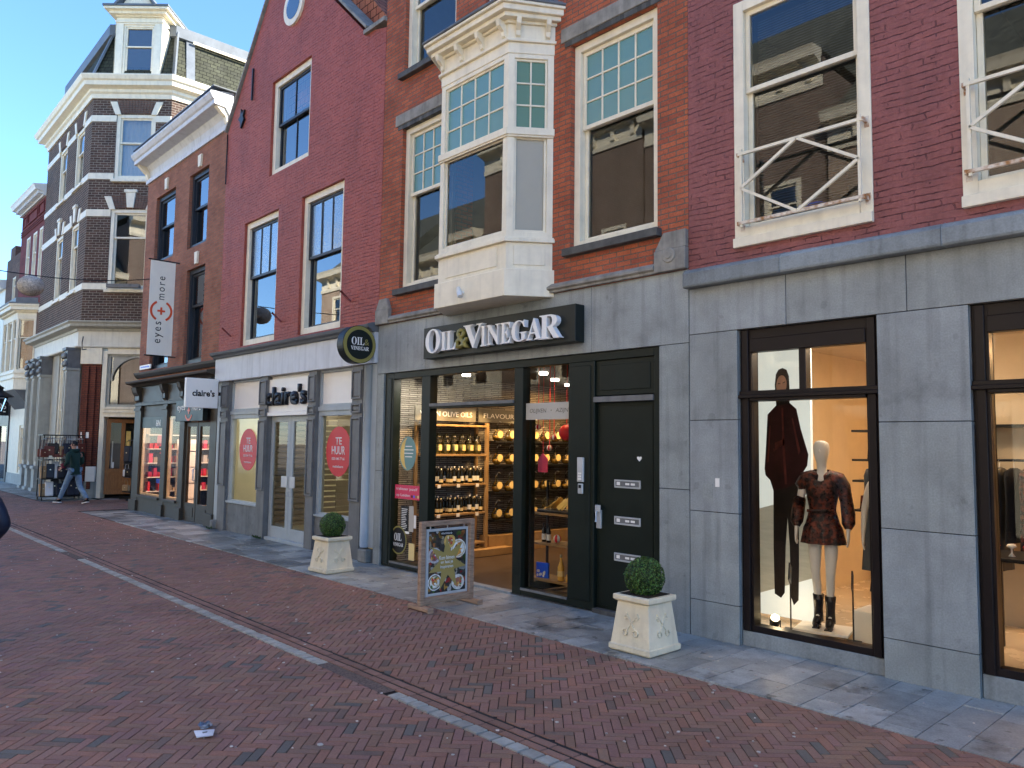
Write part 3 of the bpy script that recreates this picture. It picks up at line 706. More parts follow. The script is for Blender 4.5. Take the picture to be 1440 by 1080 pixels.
# window railings
def railing(x0, x1, zb, zt, label, y=-.10):
    t = thing('window_railing', label, 'railing', ((x0+x1)/2, YF-.01, zb), group='window railings above the clothing shop')
    b = MB(F0); zm = (zb+zt)/2; xm = (x0+x1)/2
    for q in ((x0-.03, zt, x1+.03, zt), (x0-.03, zb, x1+.03, zb)): b.bar((q[0], y, q[1]), (q[2], y, q[3]), .03)
    rr = b.build_each('rail', 'cream', t); rr[1].data.materials[0] = MATS['rust_white']
    b = MB(F0)
    for x in (x0, x1): b.bar((x, y+.002, zb-.04), (x, y+.002, zt+.05), .026)
    b.build_each('upright', 'cream', t)
    b = MB(F0)
    for q in ((x0, zm, xm, zt), (xm, zt, x1, zm), (x0, zm, xm, zb), (xm, zb, x1, zm)): b.bar((q[0], y-.004, q[1]), (q[2], y-.004, q[3]), .028)
    b.build_each('brace', 'cream', t)
    b = MB(F0)
    for x in (x0-.035, x1+.035):
        for z in (zt, zb): b.box(x-.012, x+.012, y-.01, -.005, z-.02, z+.02); b.box(x-.025, x+.025, -.014, -.004, z-.06, z+.05)
    b.build('bracket', 'rust_white', t, bevel=.003)
vb = MB(F0)
for k in range(84): vb.box(-4.05, -2.95, .215, .235, 4.24+k*.028, 4.2425+k*.028)
vb.build('venetian_blind', 'pilaster_grey', A)
railing(-4.08, -2.87, 4.30, 5.03, 'white crossed-bar railing across the left purple-wall window, with a rusty bottom rail')
railing(-1.965, -.70, 4.31, 5.06, 'white crossed-bar railing across the right-hand window, cut off by the photo edge')
b = MB(F0); b.lathe([(.0, 0), (.10, 0), (.135, .21), (.15, .215), (.15, .24), (.13, .24), (.12, .20), (.09, .02), (0, .02)], (-3.55, .40, 4.24), 20)
o = b.build('bucket', 'plastic_blue'); recentre(o); tag(o, 'blue plastic bucket standing inside the window above the clothing shop', 'bucket')
for i, (x, c) in enumerate(((-1.74, 'red_sticker'), (-1.60, 'sign_white'), (-1.50, 'red_sticker'))):
    b = MB(F0); b.lathe([(0, 0), (.055, 0), (.055, .11+.02*i), (.045, .12+.02*i), (0, .12+.02*i)], (x, .34, 4.2), 12)
    o = b.build('paint_tin', c); recentre(o)
    tag(o, ['red tin at the left end of the sill behind the right-hand railing', 'white tin between two red tins on the upper window sill', 'red tin right of the white tin on the upper window sill'][i], 'tin', 'tins on the window sill')

# ---------------- poster with a dark-clad model ----------------
t = thing('window_poster', 'tall pale poster of a model in a long wine-dark outfit', 'poster', (-4.3, YF+.9, .2))
FP = Matrix.Translation((0, YF+.90, 0))
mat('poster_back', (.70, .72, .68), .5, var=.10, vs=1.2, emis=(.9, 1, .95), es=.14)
mat('poster_coat', (.03, .006, .008), .35, var=.5, vs=5)
mat('poster_dark', (.012, .009, .009), .4, var=.4, vs=6)
mat('poster_skin', (.62, .36, .27), .6, var=.1)
mat('poster_fold', (.10, .022, .02), .4, var=.4, vs=8)
mat('poster_steps', (.42, .41, .34), .6, var=.15, vs=3, stretch=(1, 1, 7), emis=(.9, .95, .8), es=.03)
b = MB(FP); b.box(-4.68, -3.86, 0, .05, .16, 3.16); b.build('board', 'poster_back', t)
b = MB(FP); b.prism([(-4.68, .3), (-3.86, .62), (-3.86, 1.05), (-4.68, .95)], -.002, 0); b.prism([(-4.68, .95), (-3.86, 1.05), (-3.86, 1.5), (-4.68, 1.25)], -.0016, 0); b.build('stone_backdrop', 'poster_steps', t)
def px(x, y): return (-4.49+(x-75)*.00366, 3.08-(y-60)*.00338-(160-x)*.0006)
def pg(pts, d, m, nm): b = MB(FP); b.prism([px(*p) for p in pts], -d, -d+.0012); b.build(nm, m, t)
pg([(128, 500), (170, 500), (176, 560), (165, 700), (160, 846), (148, 862), (128, 848), (126, 700)], .004, 'poster_dark', 'figure_leg')
pg([(166, 500), (212, 495), (208, 600), (206, 760), (203, 870), (188, 886), (180, 860), (178, 700)], .0045, 'poster_dark', 'figure_leg')
pg([(140, 238), (182, 236), (205, 262), (218, 330), (240, 415), (236, 450), (222, 470), (214, 520), (205, 500), (170, 512), (128, 515), (118, 480), (103, 462), (100, 440), (106, 360), (112, 262)], .006, 'poster_coat', 'figure_coat')
for q in ([(158, 250), (163, 250), (168, 400), (172, 500), (166, 500), (160, 400)], [(190, 290), (194, 290), (216, 400), (210, 410)], [(118, 300), (122, 300), (114, 420), (109, 420)], [(130, 380), (150, 372), (150, 376), (131, 388)], [(135, 360), (166, 352), (166, 372), (136, 380)]):
    pg(q, .0075, 'poster_fold', 'figure_fold')
pg([(141, 240), (137, 170), (141, 135), (150, 121), (163, 119), (176, 128), (183, 150), (185, 200), (184, 240)], .007, 'poster_dark', 'figure_hood')
n = 18; fc = (159, 174); pg([(fc[0]+17*math.cos(2*math.pi*k/n), fc[1]+32*math.sin(2*math.pi*k/n)) for k in range(n)], .009, 'poster_skin', 'figure_face')
pg([(148, 166), (156, 168), (156, 170), (148, 169)], .0105, 'poster_dark', 'figure_eye'); pg([(163, 168), (171, 165), (171, 168), (163, 170)], .0105, 'poster_dark', 'figure_eye')
pg([(154, 190), (165, 190), (160, 195)], .0105, 'poster_fold', 'figure_mouth')

# ---------------- skinned figures ----------------
def skin(name, verts, edges, m, parent, sub=2, M=I4):
    """one continuous surface grown round a skeleton: verts = {key: (x,y,z,r or (rx,ry))}"""
    keys = list(verts); idx = {k: i for i, k in enumerate(keys)}
    me = bpy.data.meshes.new(name)
    inv = INV.get(parent.name, I4) if parent else I4
    me.from_pydata([verts[k][:3] for k in keys], [(idx[a], idx[b]) for a, b in edges], [])
    o = bpy.data.objects.new(name, me); COL.objects.link(o)
    sk = o.modifiers.new('skin', 'SKIN'); sk.use_smooth_shade = True; sk.branch_smoothing = .6
    for i, k in enumerate(keys):
        r = verts[k][3]; me.skin_vertices[0].data[i].radius = (r, r) if not isinstance(r, tuple) else r
        me.skin_vertices[0].data[i].use_root = (i == 0)
    ss = o.modifiers.new('sub', 'SUBSURF'); ss.levels = sub; ss.render_levels = sub
    bpy.context.view_layer.update()
    m2 = bpy.data.meshes.new_from_object(o.evaluated_get(bpy.context.evaluated_depsgraph_get()))
    bpy.data.objects.remove(o); m2.transform(inv @ M); m2.materials.clear(); m2.materials.append(MATS[m] if isinstance(m, str) else m)
    ca = m2.color_attributes.new('fcol', 'FLOAT_COLOR', 'CORNER'); ca.data.foreach_set('color', [1.]*(4*len(m2.loops)))
    m2.polygons.foreach_set('use_smooth', [True]*len(m2.polygons)); m2.polygons.foreach_set('material_index', [0]*len(m2.polygons)); m2.name = name
    q = bpy.data.objects.new(name, m2); COL.objects.link(q)
    if parent: q.parent = parent; INV[q.name] = inv
    return q
def loft(mb, rings, n=28):      # rings: list of functions angle -> (x,y,z)
    mb.smooth = True
    for a, c in zip(rings, rings[1:]):
        for k in range(n):
            t0, t1 = 2*math.pi*k/n, 2*math.pi*(k+1)/n; mb.face([a(t0), a(t1), c(t1), c(t0)])
    mb.smooth = False
def ell(cx, cy, z, rx, ry, fz=0, wob=0, nw=7): return lambda t: (cx+(rx+wob*math.cos(nw*t))*math.cos(t), cy+(ry+wob*math.cos(nw*t))*math.sin(t), z+fz*max(0, -math.sin(t))**5)
mat('mannequin', (.62, .60, .56), .35, var=.03)
mat('sequin', (.012, .006, .007), .28, metal=.2, var=.95, vs=34, bump=1.5, bs=120, tint=(.13, .028, .014))
mat('boot', (.012, .011, .012), .25, var=.1)
def hand_edges(V, E, w, side, p, down=(0, 0, -1), s=1.):
    """palm, four fingers and a thumb below wrist key w at p"""
    x, y, z = p; d = Vector(down)
    V['pm'+side] = (x, y-.01*s, z-.045*s, (.022*s, .034*s)); E.append((w, 'pm'+side))
    V['pk'+side] = (x, y-.012*s, z-.082*s, (.018*s, .036*s)); E.append(('pm'+side, 'pk'+side))
    for i, (dy, l) in enumerate(((-.030, .066), (-.010, .076), (.010, .072), (.029, .056))):
        a, c = 'f%d%s' % (i, side), 'g%d%s' % (i, side)
        V[a] = (x-.002*(1 if side == 'l' else -1), y-.012*s+dy*s, z-.082*s-l*s*.5, .0085*s); V[c] = (x-.012*s*(1 if side == 'l' else -1)*-1, y-.016*s+dy*s*1.05, z-.082*s-l*s, .0065*s)
        E += [('pk'+side, a), (a, c)]
    V['t1'+side] = (x, y-.045*s, z-.075*s, .010*s); V['t2'+side] = (x, y-.052*s, z-.108*s, .0075*s); E += [('pm'+side, 't1'+side), ('t1'+side, 't2'+side)]
def mannequin(loc, rz, label, dress='sequin', longdress=False):
    t = thing('mannequin', label, 'mannequin', loc, rz, group='mannequins in the clothing window')
    M = Matrix.Translation(loc) @ Matrix.Rotation(rz, 4, 'Z')
    V = {'pelvis': (0, 0, 1.00, (.15, .10)), 'waist': (0, 0, 1.18, (.112, .085)), 'chest': (0, -.01, 1.40, (.145, .10)), 'neck0': (0, .01, 1.56, (.055, .055)), 'neck1': (0, 0, 1.64, (.046, .048)),
         'head0': (0, -.02, 1.71, (.070, .088)), 'head1': (0, -.008, 1.82, (.094, .116)), 'head2': (0, .008, 1.89, (.066, .082))}
    E = [('pelvis', 'waist'), ('waist', 'chest'), ('chest', 'neck0'), ('neck0', 'neck1'), ('neck1', 'head0'), ('head0', 'head1'), ('head1', 'head2')]
    for s, k in ((-1, 'l'), (1, 'r')):
        V['sh'+k] = (s*.165, 0, 1.50, .055); V['el'+k] = (s*.235, .02, 1.22, .036); V['wr'+k] = (s*.25, -.05, .98, .024)
        E += [('chest', 'sh'+k), ('sh'+k, 'el'+k), ('el'+k, 'wr'+k)]; hand_edges(V, E, 'wr'+k, k, (s*.25, -.05, .98))
        V['hp'+k] = (s*.085, 0, .93, .085); V['kn'+k] = (s*.075, -.03-s*.02, .53, .048); V['ca'+k] = (s*.067, .0-s*.025, .38, .044); V['an'+k] = (s*.063, .0-s*.03, .14, .024); V['to'+k] = (s*.066, -.04-s*.03, .075, .02)
        E += [('pelvis', 'hp'+k), ('hp'+k, 'kn'+k), ('kn'+k, 'ca'+k), ('ca'+k, 'an'+k), ('an'+k, 'to'+k)]
    body = skin('body', V, E, 'mannequin', t, 2, M)
    b = MB(M); b.lathe([(0, -.014), (.009, -.012), (.010, 0), (.006, .016), (0, .028)], (0, -.108, 1.775), 8); b.build('nose', 'mannequin', t)
    b = MB(M); z0 = .42 if longdress else .84
    R = [ell(0, 0, z0, .215 if not longdress else .20, .16, 0, .012, 9), ell(0, 0, z0+.16, .185, .14, 0, .006, 9), ell(0, 0, 1.04, .168, .125), ell(0, 0, 1.18, .128, .098), ell(0, -.005, 1.30, .15, .112), ell(0, -.01, 1.41, .168, .118, -.015), ell(0, -.005, 1.49, .180, .110, -.02), ell(0, .0, 1.545, .14, .095, -.07), (lambda t: (.078*math.cos(t), .005+.070*math.sin(t)-.052*max(0, -math.sin(t))**3, 1.590-.25*max(0, -math.sin(t))**3))]
    loft(b, R, 48); b.build('dress', dress, t, weld=True)
    b = MB(M); b.tube([(-.13, -.1, 1.17), (0, -.118, 1.175), (.13, -.1, 1.18)], .016, 8); b.build('belt', dress, t)
    if not longdress:
        for s in (-1, 1):
            b = MB(M); b.tube([(s*.03, 0, 1.49), (s*.10, 0, 1.50), (s*.155, .0, 1.49), (s*.20, .005, 1.42), (s*.225, .015, 1.28), (s*.245, .0, 1.14), (s*.25, -.03, 1.05), (s*.25, -.045, 1.0)], [.07, .085, .082, .072, .062, .068, .064, .034], 12); b.build('sleeve', dress, t)
    for s in (-1, 1):
        b = MB(M); o_ = -s*.03
        b.lathe([(0, 0), (.048, .0), (.046, .06), (.043, .12), (.050, .2), (.056, .27), (.050, .27), (0, .26)], (s*.063, .01+o_, .05), 14)
        b.tube([(s*.063, .02+o_, .08), (s*.066, -.05+o_, .06), (s*.070, -.11+o_, .035), (s*.072, -.155+o_, .028)], [.046, .044, .036, .014], 12)
        b.box(s*.063-.035, s*.063+.035, -.15+o_, -.06+o_, 0, .012); b.box(s*.063-.018, s*.063+.018, .02+o_, .05+o_, 0, .06)
        b.build('boot', 'boot', t)
    b = MB(M); b.box(-.26, .26, -.24, .2, -.03, -.002); b.build('base_plate', 'sign_white', t, bevel=.004)
    return t
mannequin((-3.63, YF+.66, .19), R_(14), 'pale bald mannequin in a sequined brown wrap dress and black ankle boots', 'sequin')
mannequin((-3.06, YF+.92, .17), R_(20), 'mannequin in a plain black dress, mostly hidden at the right edge of its window', 'black_cloth', True)
def stand(x, y, label):
    t = thing('display_stand', label, 'stand', (x, y, .125), group='black display stands in the clothing window'); f = frame(x, y, R_(20), .125)
    b = MB(f); b.box(-.07, .07, -.09, .09, 0, .012); b.build('base', 'black_metal', t, bevel=.002)
    b = MB(f); b.tube([(0, 0, .012), (0, 0, .55)], .008, 8); b.build('pole', 'black_metal', t)
    b = MB(f); b.bar((0, -.06, .50), (0, .02, .66), .16, .015, up=(0, 1, 1)); b.build('sign_plate', 'black_metal', t)
stand(-3.92, YF+.52, 'small black tilted sign on a pole left of the sequined mannequin'); stand(-3.27, YF+.5, 'small black tilted sign on a pole right of the sequined mannequin')
t = thing('floor_spotlight', 'small black floor spotlight shining up the poster', 'spotlight', (-4.04, YF+.42, .125)); f = frame(-4.04, YF+.42, R_(30), .125)
b = MB(f); b.box(-.06, .06, -.05, .05, 0, .02); b.box(-.055, -.045, -.01, .01, .02, .1); b.box(.045, .055, -.01, .01, .02, .1); b.build('bracket', 'black_metal', t)
b = MB(f); b.tube([(0, .06, .05), (0, -.04, .13)], [.045, .05], 16); b.build('housing', 'black_metal', t)
b = MB(f); b.tube([(0, -.041, .131), (0, -.044, .134)], .043, 16); glow('lamp_floor', (1, .78, .42), 3.5); b.build('lens', 'lamp_floor', t)
pl = bpy.data.lights.new('spotlight_beam', 'POINT'); pl.energy = .9; pl.color = (1, .75, .45); pl.shadow_soft_size = .04
o = bpy.data.objects.new('spotlight_beam', pl); COL.objects.link(o); o.location = (-4.06, YF+.52, .34)
b = MB(F0); b.box(-3.32, -2.85, .6, 1.0, .125, .42); o = b.build('display_plinth', 'sign_white', bevel=.004); recentre(o); tag(o, 'low white display block at the foot of the black-dressed mannequin', 'display block')
# wall shelves and clothes
t = thing('wall_shelves', 'black wall shelves with bags behind the mannequins', 'shelf', (-3.4, YF+2.58, 1.2))
for k, z in enumerate((1.25, 1.6, 1.85, 2.2)):
    b = MB(F0); b.box(-4.0, -2.7, 2.25, 2.55, z, z+.025); b.build('shelf', 'black_metal', t)
for k, (x, z, c) in enumerate(((-3.75, 1.875, 'black_cloth'), (-3.45, 1.625, 'room_beige'), (-3.85, 1.275, 'sequin'))):
    t2 = thing('handbag', ['black handbag on the second shelf behind the mannequins', 'cream handbag on the third shelf behind the mannequins', 'brown handbag on the lowest shelf behind the mannequins'][k], 'handbag', (x, YF+2.4, z), group='bags on the wall shelves')
    b = MB(F0); b.sweep([(2.34, z+.002), (2.46, z+.002), (2.43, z+.15), (2.37, z+.15)], x-.1, x+.1); b.build('bag_body', c, t2, bevel=.01)
    b = MB(F0); b.tube([(x-.06, 2.4, z+.15), (x-.04, 2.4, z+.21), (x+.04, 2.4, z+.21), (x+.06, 2.4, z+.15)], .006, 6); b.build('bag_handle', c, t2)
def garment(x, y, z, w, h, m, label, rz=0, grp='garments on the clothing rail', s=1):
    t = thing('hanging_garment', label, 'garment', (x, y, z-h), rz, grp); M = Matrix.Translation((x, y, z)) @ Matrix.Rotation(rz, 4, 'Z')
    b = MB(M); loft(b, [ell(0, 0, -h, w*.55, .05, 0, .01, 6), ell(0, 0, -h*.5, w*.45, .045, 0, .006, 6), ell(0, 0, -.14, w*.48, .05), ell(0, 0, -.07, w*.42, .04), ell(0, 0, -.04, .05, .03)], 20); b.build('fabric', m, t, weld=True)
    b = MB(M); b.tube([(0, 0, -.05), (0, 0, .01), (.02, 0, .03), (0, 0, .05), (-.02, 0, .03)], .003, 5); b.build('hanger', 'steel', t)
    return t
garment(-3.32, YF+1.45, 1.85, .42, 1.15, 'dark_sash', 'dark navy dress hanging between the two mannequins', R_(10), None)
t = thing('clothing_rail', 'long clothing rail in the lit shop behind the right-hand window', 'clothing rail', (-2.3, YF+4.3, .125))
b = MB(F0)
for x in (-3.6, -.6): b.tube([(x, 4.3, .13), (x, 4.3, 2.0)], .015)
b.build('post', 'black_metal', t)
b = MB(F0); b.tube([(-3.6, 4.3, 1.95), (-.6, 4.3, 1.95)], .014); b.build('rail', 'black_metal', t)
gm = ['black_cloth', 'sequin', 'dark_sash', 'room_beige']
gn = {'black_cloth': 'black garment', 'sequin': 'brown garment', 'dark_sash': 'navy garment', 'room_beige': 'cream garment'}
for k in range(18):
    m = gm[(k*7) % 4] if k % 5 else 'black_cloth'; garment(-3.5+k*.165, YF+4.3, 1.9, .42, .75+.2*((k*3) % 4)/4, m, gn[m]+' hanging on the rail at the back of the clothing shop', R_(80), {'black garment': 'black garments on the rail', 'brown garment': 'brown garments on the rail', 'navy garment': 'navy garments on the rail', 'cream garment': 'cream garments on the rail'}[gn[m]])
t = thing('side_rail', 'short clothing rail of dark garments just inside the right-hand shop window', 'clothing rail', (-2.6, YF+2.2, .125))
b = MB(F0); b.tube([(-3.15, 2.2, .13), (-3.15, 2.2, 1.95)], .015); b.build('post', 'black_metal', t); b = MB(F0); b.tube([(-2.05, 2.2, .13), (-2.05, 2.2, 1.95)], .015); b.build('post', 'black_metal', t)
b = MB(F0); b.tube([(-3.15, 2.2, 1.9), (-2.05, 2.2, 1.9)], .014); b.build('rail', 'black_metal', t)
b = MB(F0); b.box(-3.18, -2.1, 2.35, 2.58, 2.25, 2.28); b.build('shelf', 'black_metal', t)
for k in range(8):
    m = ('black_cloth', 'dark_sash', 'black_cloth', 'sequin')[k % 4]; garment(-3.08+k*.13, YF+2.2, 1.86, .42, .8+.15*(k % 3), m, gn[m]+' on the short rail inside the right-hand window', R_(80), gn[m]+'s on the short rail')
t = thing('display_table', 'black-legged display table inside the right-hand shop window', 'table', (-1.5, YF+1.3, .125))
b = MB(F0); b.box(-2.35, -.9, .9, 1.6, 1.0, 1.035); b.build('tabletop', 'black_metal', t, bevel=.003)
for x in (-2.28, -.97):
    for y in (.97, 1.53): b = MB(F0); b.bar((x, y, .125), (x, y, 1.0), .035); b.build('leg', 'black_metal', t)
for k in range(5):
    x = -2.2+k*.13; b = MB(F0); b.lathe([(0, 0), (.03, 0), (.008, .03), (.008, .07), (.045, .09), (.03, .11), (0, .115)], (x, 1.1, 1.036), 10); o = b.build('table_ornament', 'sign_white' if k % 2 else 'red_sticker'); recentre(o)
    tag(o, ('small white ornament' if k % 2 else 'small red ornament')+' on the black display table', 'ornament', 'white ornaments' if k % 2 else 'red ornaments')
# ================= oil and vinegar shop =================
B = thing('delicatessen_building', 'orange brick house with a cream bay window above a dark green shop front', 'building', (-7.85, YF, 0))
X0, X1 = -10.93, -4.789
ops = [(-6.57, -5.205, 4.48, 7.19), (-10.36, -9.0, 4.48, 7.2), (-10.36, -9.0, 8.13, 10.4), (-8.30, -6.9, 8.13, 10.4), (-6.0, -5.2, 8.6, 10.4)]
ops = ops[:4]
b = MB(F0); wall(b, X0, X1, 3.95, 12.9, ops+[(-8.9, -7.0, 4.6, 7.2)]); b.build('wall', 'brick_orange', B)
for i, o in enumerate(ops):
    w = window(B, F0, o[0]+.002, o[1]-.002, o[2]+.004, o[3]-.002, .07, 'cream', rail=(6.08 if i < 2 else 9.3), w=.10, rec=.0, fd=.18, sw=.055, up=(4, 3) if i < 2 else (1, 1), gu='glass_teal' if i < 2 else 'glass_upper', gl='glass_soft', sill=.17, sillm='dark_stone')
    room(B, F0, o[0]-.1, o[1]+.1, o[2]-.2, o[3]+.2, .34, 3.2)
b = MB(F0)
for a, c, d, e in ((-6.74, -5.0, 7.27, 7.46), (-10.55, -9.0, 7.27, 7.46)):
    b.box(a, c, -.025, .2, d, e)
b.build_each('stone_lintel', 'lintel_stone', B, bevel=.006)
b = MB(F0)
for a, c in ((-6.74, -5.0), (-10.55, -9.0)):      # brick soldier course below the lintel
    x = a+.06; b = MB(F0)
    while x < c-.1: v = random.uniform(.5, 1.2); b.col = (v, v, v); b.box(x, x+.0655, -.012, .1, 7.195, 7.268); x += .066
    b.build('soldier_course', 'dark_stone', B)
b = MB(F0); b.sweep([(.02, 3.955), (-.05, 3.955), (-.05, 3.98), (-.08, 4.0), (-.08, 4.03), (-.03, 4.075), (.02, 4.085)], -10.56, -8.62); b.sweep([(.02, 3.955), (-.05, 3.955), (-.05, 3.98), (-.08, 4.0), (-.08, 4.03), (-.03, 4.075), (.02, 4.085)], -7.3, -5.21); b.build_each('string_course', 'lintel_stone', B, bevel=.003)
b = MB(F0)
for a, c in ((-10.95, -10.56), (-5.21, -4.79)):
    if a > -8: b = MB(F0)
    b.box(a, c, -.07, .1, 3.955, 4.20); b.prism([(a, 4.20), (c, 4.20), (c, 4.40), (a+.12 if a > -8 else a, 4.40)] if a > -8 else [(a, 4.2), (c, 4.2), (c-.08, 4.38), (a+.1, 4.38)], -.06, .1)
    if a > -8: b.disc(-5.0, 4.13, .085, .085, -.085, -.06, 24); b.disc(-5.0, 4.13, .045, .045, -.095, -.08, 16)
    b.build('corner_block', 'lintel_stone', B, bevel=.008)
P = [(X0, -9.6, 3.132, 3.952), (-9.6, -6.2, 3.132, 3.952), (-6.2, X1, 3.132, 3.952)]
for a, c in ((X0, -10.725), (-5.188, X1)):
    P += [(a, c, 0, 1.53), (a, c, 1.53, 3.132)]
PANEL_ROOT[0] = B
b = panels(F0, P, y=.0, vr=.06); b.build('stone_cladding', 'bluestone_ov', B, bevel=.003)
# green timber front
def gbox(b, *a): b.box(*a)
b = MB(F0); y0, y1 = .03, .17; H = 3.128
b.box(-10.72, -10.48, y0, y1, 0.02, H); b.box(-9.71, -9.49, y0-.004, y1, 0.02, 3.03); b.box(-7.60, -7.43, y0-.004, y1, 0.02, 3.03); b.box(-6.60, -6.17, y0, y1, .02, 3.03); b.box(-5.28, -5.19, y0, y1, .02, H)
b.box(-10.48, -5.28, y0+.002, y1, 3.03, H); b.box(-10.48, -9.71, y0+.003, y1, .02, .105); b.box(-7.43, -6.60, y0+.003, y1, .02, .115)
b.box(-6.57, -6.23, y0-.012, y0, .12, 2.98); b.box(-10.66, -10.53, y0-.01, y0, .05, 3.05)
b.box(-9.49, -7.60, y0+.003, y1, 2.52, 2.60)
shopf = b.build('shop_front', 'green_paint', B, bevel=.006)
b = MB(F0); b.box(-9.49, -7.60, y0-.02, y0+.004, 2.555, 2.60); b.box(-6.17, -5.28, y0-.02, y0+.03, 2.52, 2.585); b.box(-10.48, -9.71, y0-.012, y0+.002, .075, .105); b.box(-7.43, -6.6, y0-.012, y0+.002, .085, .115); b.build('metal_trim', 'pilaster_grey', shopf)
b = MB(F0)
for a, c, d, e in ((-10.48, -9.71, .105, 3.03), (-7.43, -6.60, .115, 3.03), (-9.49, -7.60, 2.60, 3.03)): b.face([(a, .1, d), (c, .1, d), (c, .1, e), (a, .1, e)])
b.build('pane', 'glass_shop', shopf)
b = MB(F0); b.box(-6.165, -5.285, .085, .14, .06, 2.515); b.box(-6.12, -5.33, .078, .086, .1, 2.47)
door = b.build('door', 'green_paint', B, bevel=.003)
b = MB(F0); b.box(-6.17, -5.28, .06, .16, 2.6, 3.03); b.box(-6.10, -5.35, .05, .06, 2.66, 2.97); b.build('upper_panel', 'green_paint', B, bevel=.004)
b = MB(F0); b.box(-6.17, -5.28, .01, .2, 0.0, .055); b.box(-7.6, -6.6, .02, .2, 0, .018); b.build('door_step', 'dark_stone', B)
for z in (1.50, 1.07, .645):
    b = MB(F0); ring(b, -5.885, -5.50, z, z+.095, .018, .066, .08); o = b.build('letter_slot', 'steel', door, bevel=.002)
    b = MB(F0); b.box(-5.866, -5.518, .07, .0795, z+.02, z+.075); b.build('name_plate', 'pilaster_grey', door)
    b = MB(F0); b.box(-5.85, -5.80, .067, .0695, z+.03, z+.07); b.box(-5.72, -5.66, .067, .0695, z+.035, z+.06); b.box(-5.64, -5.58, .067, .0695, z+.035, z+.06); b.build('name_card', 'sign_white', door)
b = MB(F0); b.box(-6.15, -6.08, .05, .08, 1.0, 1.22); b.tube([(-6.115, .05, 1.2), (-6.115, .01, 1.2), (-6.115, .005, 1.08)], .014, 8); b.box(-6.155, -6.075, .03, .05, 1.2, 1.28); b.build('door_handle', 'steel', door, bevel=.004)
hp = []
for k in range(24):
    a = 2*math.pi*k/24; hp.append((-5.52+.034*(math.sin(a)**3), 1.85+.034*(.81*math.cos(a)-.31*math.cos(2*a)-.12*math.cos(3*a))))
b = MB(F0); b.prism(hp, .074, .078); b.build('heart_sticker', 'sign_white', door)
b = MB(F0); b.box(-6.415, -6.315, -.01, .02, 1.545, 1.845); ic = b.build('intercom', 'steel', B, bevel=.006)
b = MB(F0)
b.box(-6.40, -6.33, -.014, -.0095, 1.68, 1.83); b.build('speaker_grille', 'alu', ic)
b = MB(F0)
for k in range(3): b.box(-6.39, -6.34, -.018, -.0095, 1.57+k*.034, 1.592+k*.034)
b.build('call_button', 'sign_white', ic)
b = MB(F0); b.box(-6.405, -6.325, -.008, .02, 1.40, 1.525); kr = b.build('key_reader', 'steel', B, bevel=.008)
b = MB(F0); b.box(-6.385, -6.345, -.012, -.0075, 1.47, 1.51); b.build('reader_window', 'letter_black', kr)
# interior
b = MB(F0)
b.face([(-10.72, .2, .0), (-10.72, 6, .0), (-10.72, 6, 3.2), (-10.72, .2, 3.2)]); b.face([(-10.72, 6, 0), (-6.5, 6, 0), (-6.5, 6, 3.2), (-10.72, 6, 3.2)]); b.build('shop_wall', 'stacked_stone', B)
b = MB(F0); b.face([(-6.5, .2, 0), (-6.5, 6, 0), (-6.5, 6, 3.2), (-6.5, .2, 3.2)]); b.face([(-10.72, .2, 3.15), (-6.5, .2, 3.15), (-6.5, 6, 3.15), (-10.72, 6, 3.15)]); b.face([(-6.5, .18, 0), (-4.9, .18, 0), (-4.9, .18, 3.15), (-6.5, .18, 3.15)]); b.build('shop_ceiling', 'room_black', B)
b = MB(F0); b.face([(-10.72, .02, .03), (-6.5, .02, .03), (-6.5, 6, .03), (-10.72, 6, .03)]); b.build('shop_floor', 'wood_floor', B)
b = MB(F0); b.box(-9.49, -7.6, -.005, .12, 0.0, .035); b.build('threshold', 'bluestone', B, bevel=.004)
shell(B, F0, X0, X1, 0, 12.9, 9.5, 'brick_brown', ridge=17.2)  # ridge out of view, set high to keep sun off the facing shops
# open glass door leaf, swung inwards
FD = frame(-7.45, YF+.2, R_(84))
b = MB(FD); ring(b, 0, .86, .05, 2.5, .07, -.02, .02, wb=.12); lf = b.build('glass_door', 'green_paint', B, bevel=.003)
b = MB(FD); b.face([(.07, 0, .17), (.79, 0, .17), (.79, 0, 2.43), (.07, 0, 2.43)]); b.build('pane', 'glass_shop', lf)
b = MB(FD); b.box(.72, .76, -.03, -.02, .92, 1.28); b.tube([(.74, -.03, 1.1), (.74, -.07, 1.1), (.63, -.07, 1.1)], .009); b.build('door_handle', 'olive_paint', lf)

# bay window
YB = 6.63; ang = math.atan2(YF-YB, .37)
bay = None
fr_f = Matrix.Translation((0, YB, 0)); Ls = math.hypot(.37, YF-YB)
fr_r = frame(-7.25, YB, math.atan2(YF-YB, .37)); fr_l = frame(-9.05, YF, -math.atan2(YF-YB, .37))
def bprof(off, zz0, zz1, mb):       # polygon band following the bay plan, pushed out by off
    c = off; k = off*.55
    mb.vprism([(-9.05-c*.8, YF+.05), (-9.05-c*.8, YF-.0), (-8.68-k, YB-c), (-7.25+k, YB-c), (-6.88+c*.8, YF), (-6.88+c*.8, YF+.05)], zz0, zz1)
b = MB(); bprof(.045, 3.905, 4.26, b); bprof(.0, 4.26, 4.62, b); bprof(.05, 4.62, 4.67, b); bprof(.03, 4.67, 4.69, b)
bay = b.build('bay_window', 'cream', B, bevel=.005)
b = MB(); bprof(.01, 7.17, 7.32, b); bprof(.05, 7.32, 7.36, b); bprof(.02, 7.36, 7.56, b); bprof(.06, 7.56, 7.60, b); bprof(.15, 7.60, 7.66, b); bprof(.21, 7.66, 7.74, b); bprof(.25, 7.74, 7.78, b); b.build('cornice', 'cream', bay, bevel=.006)
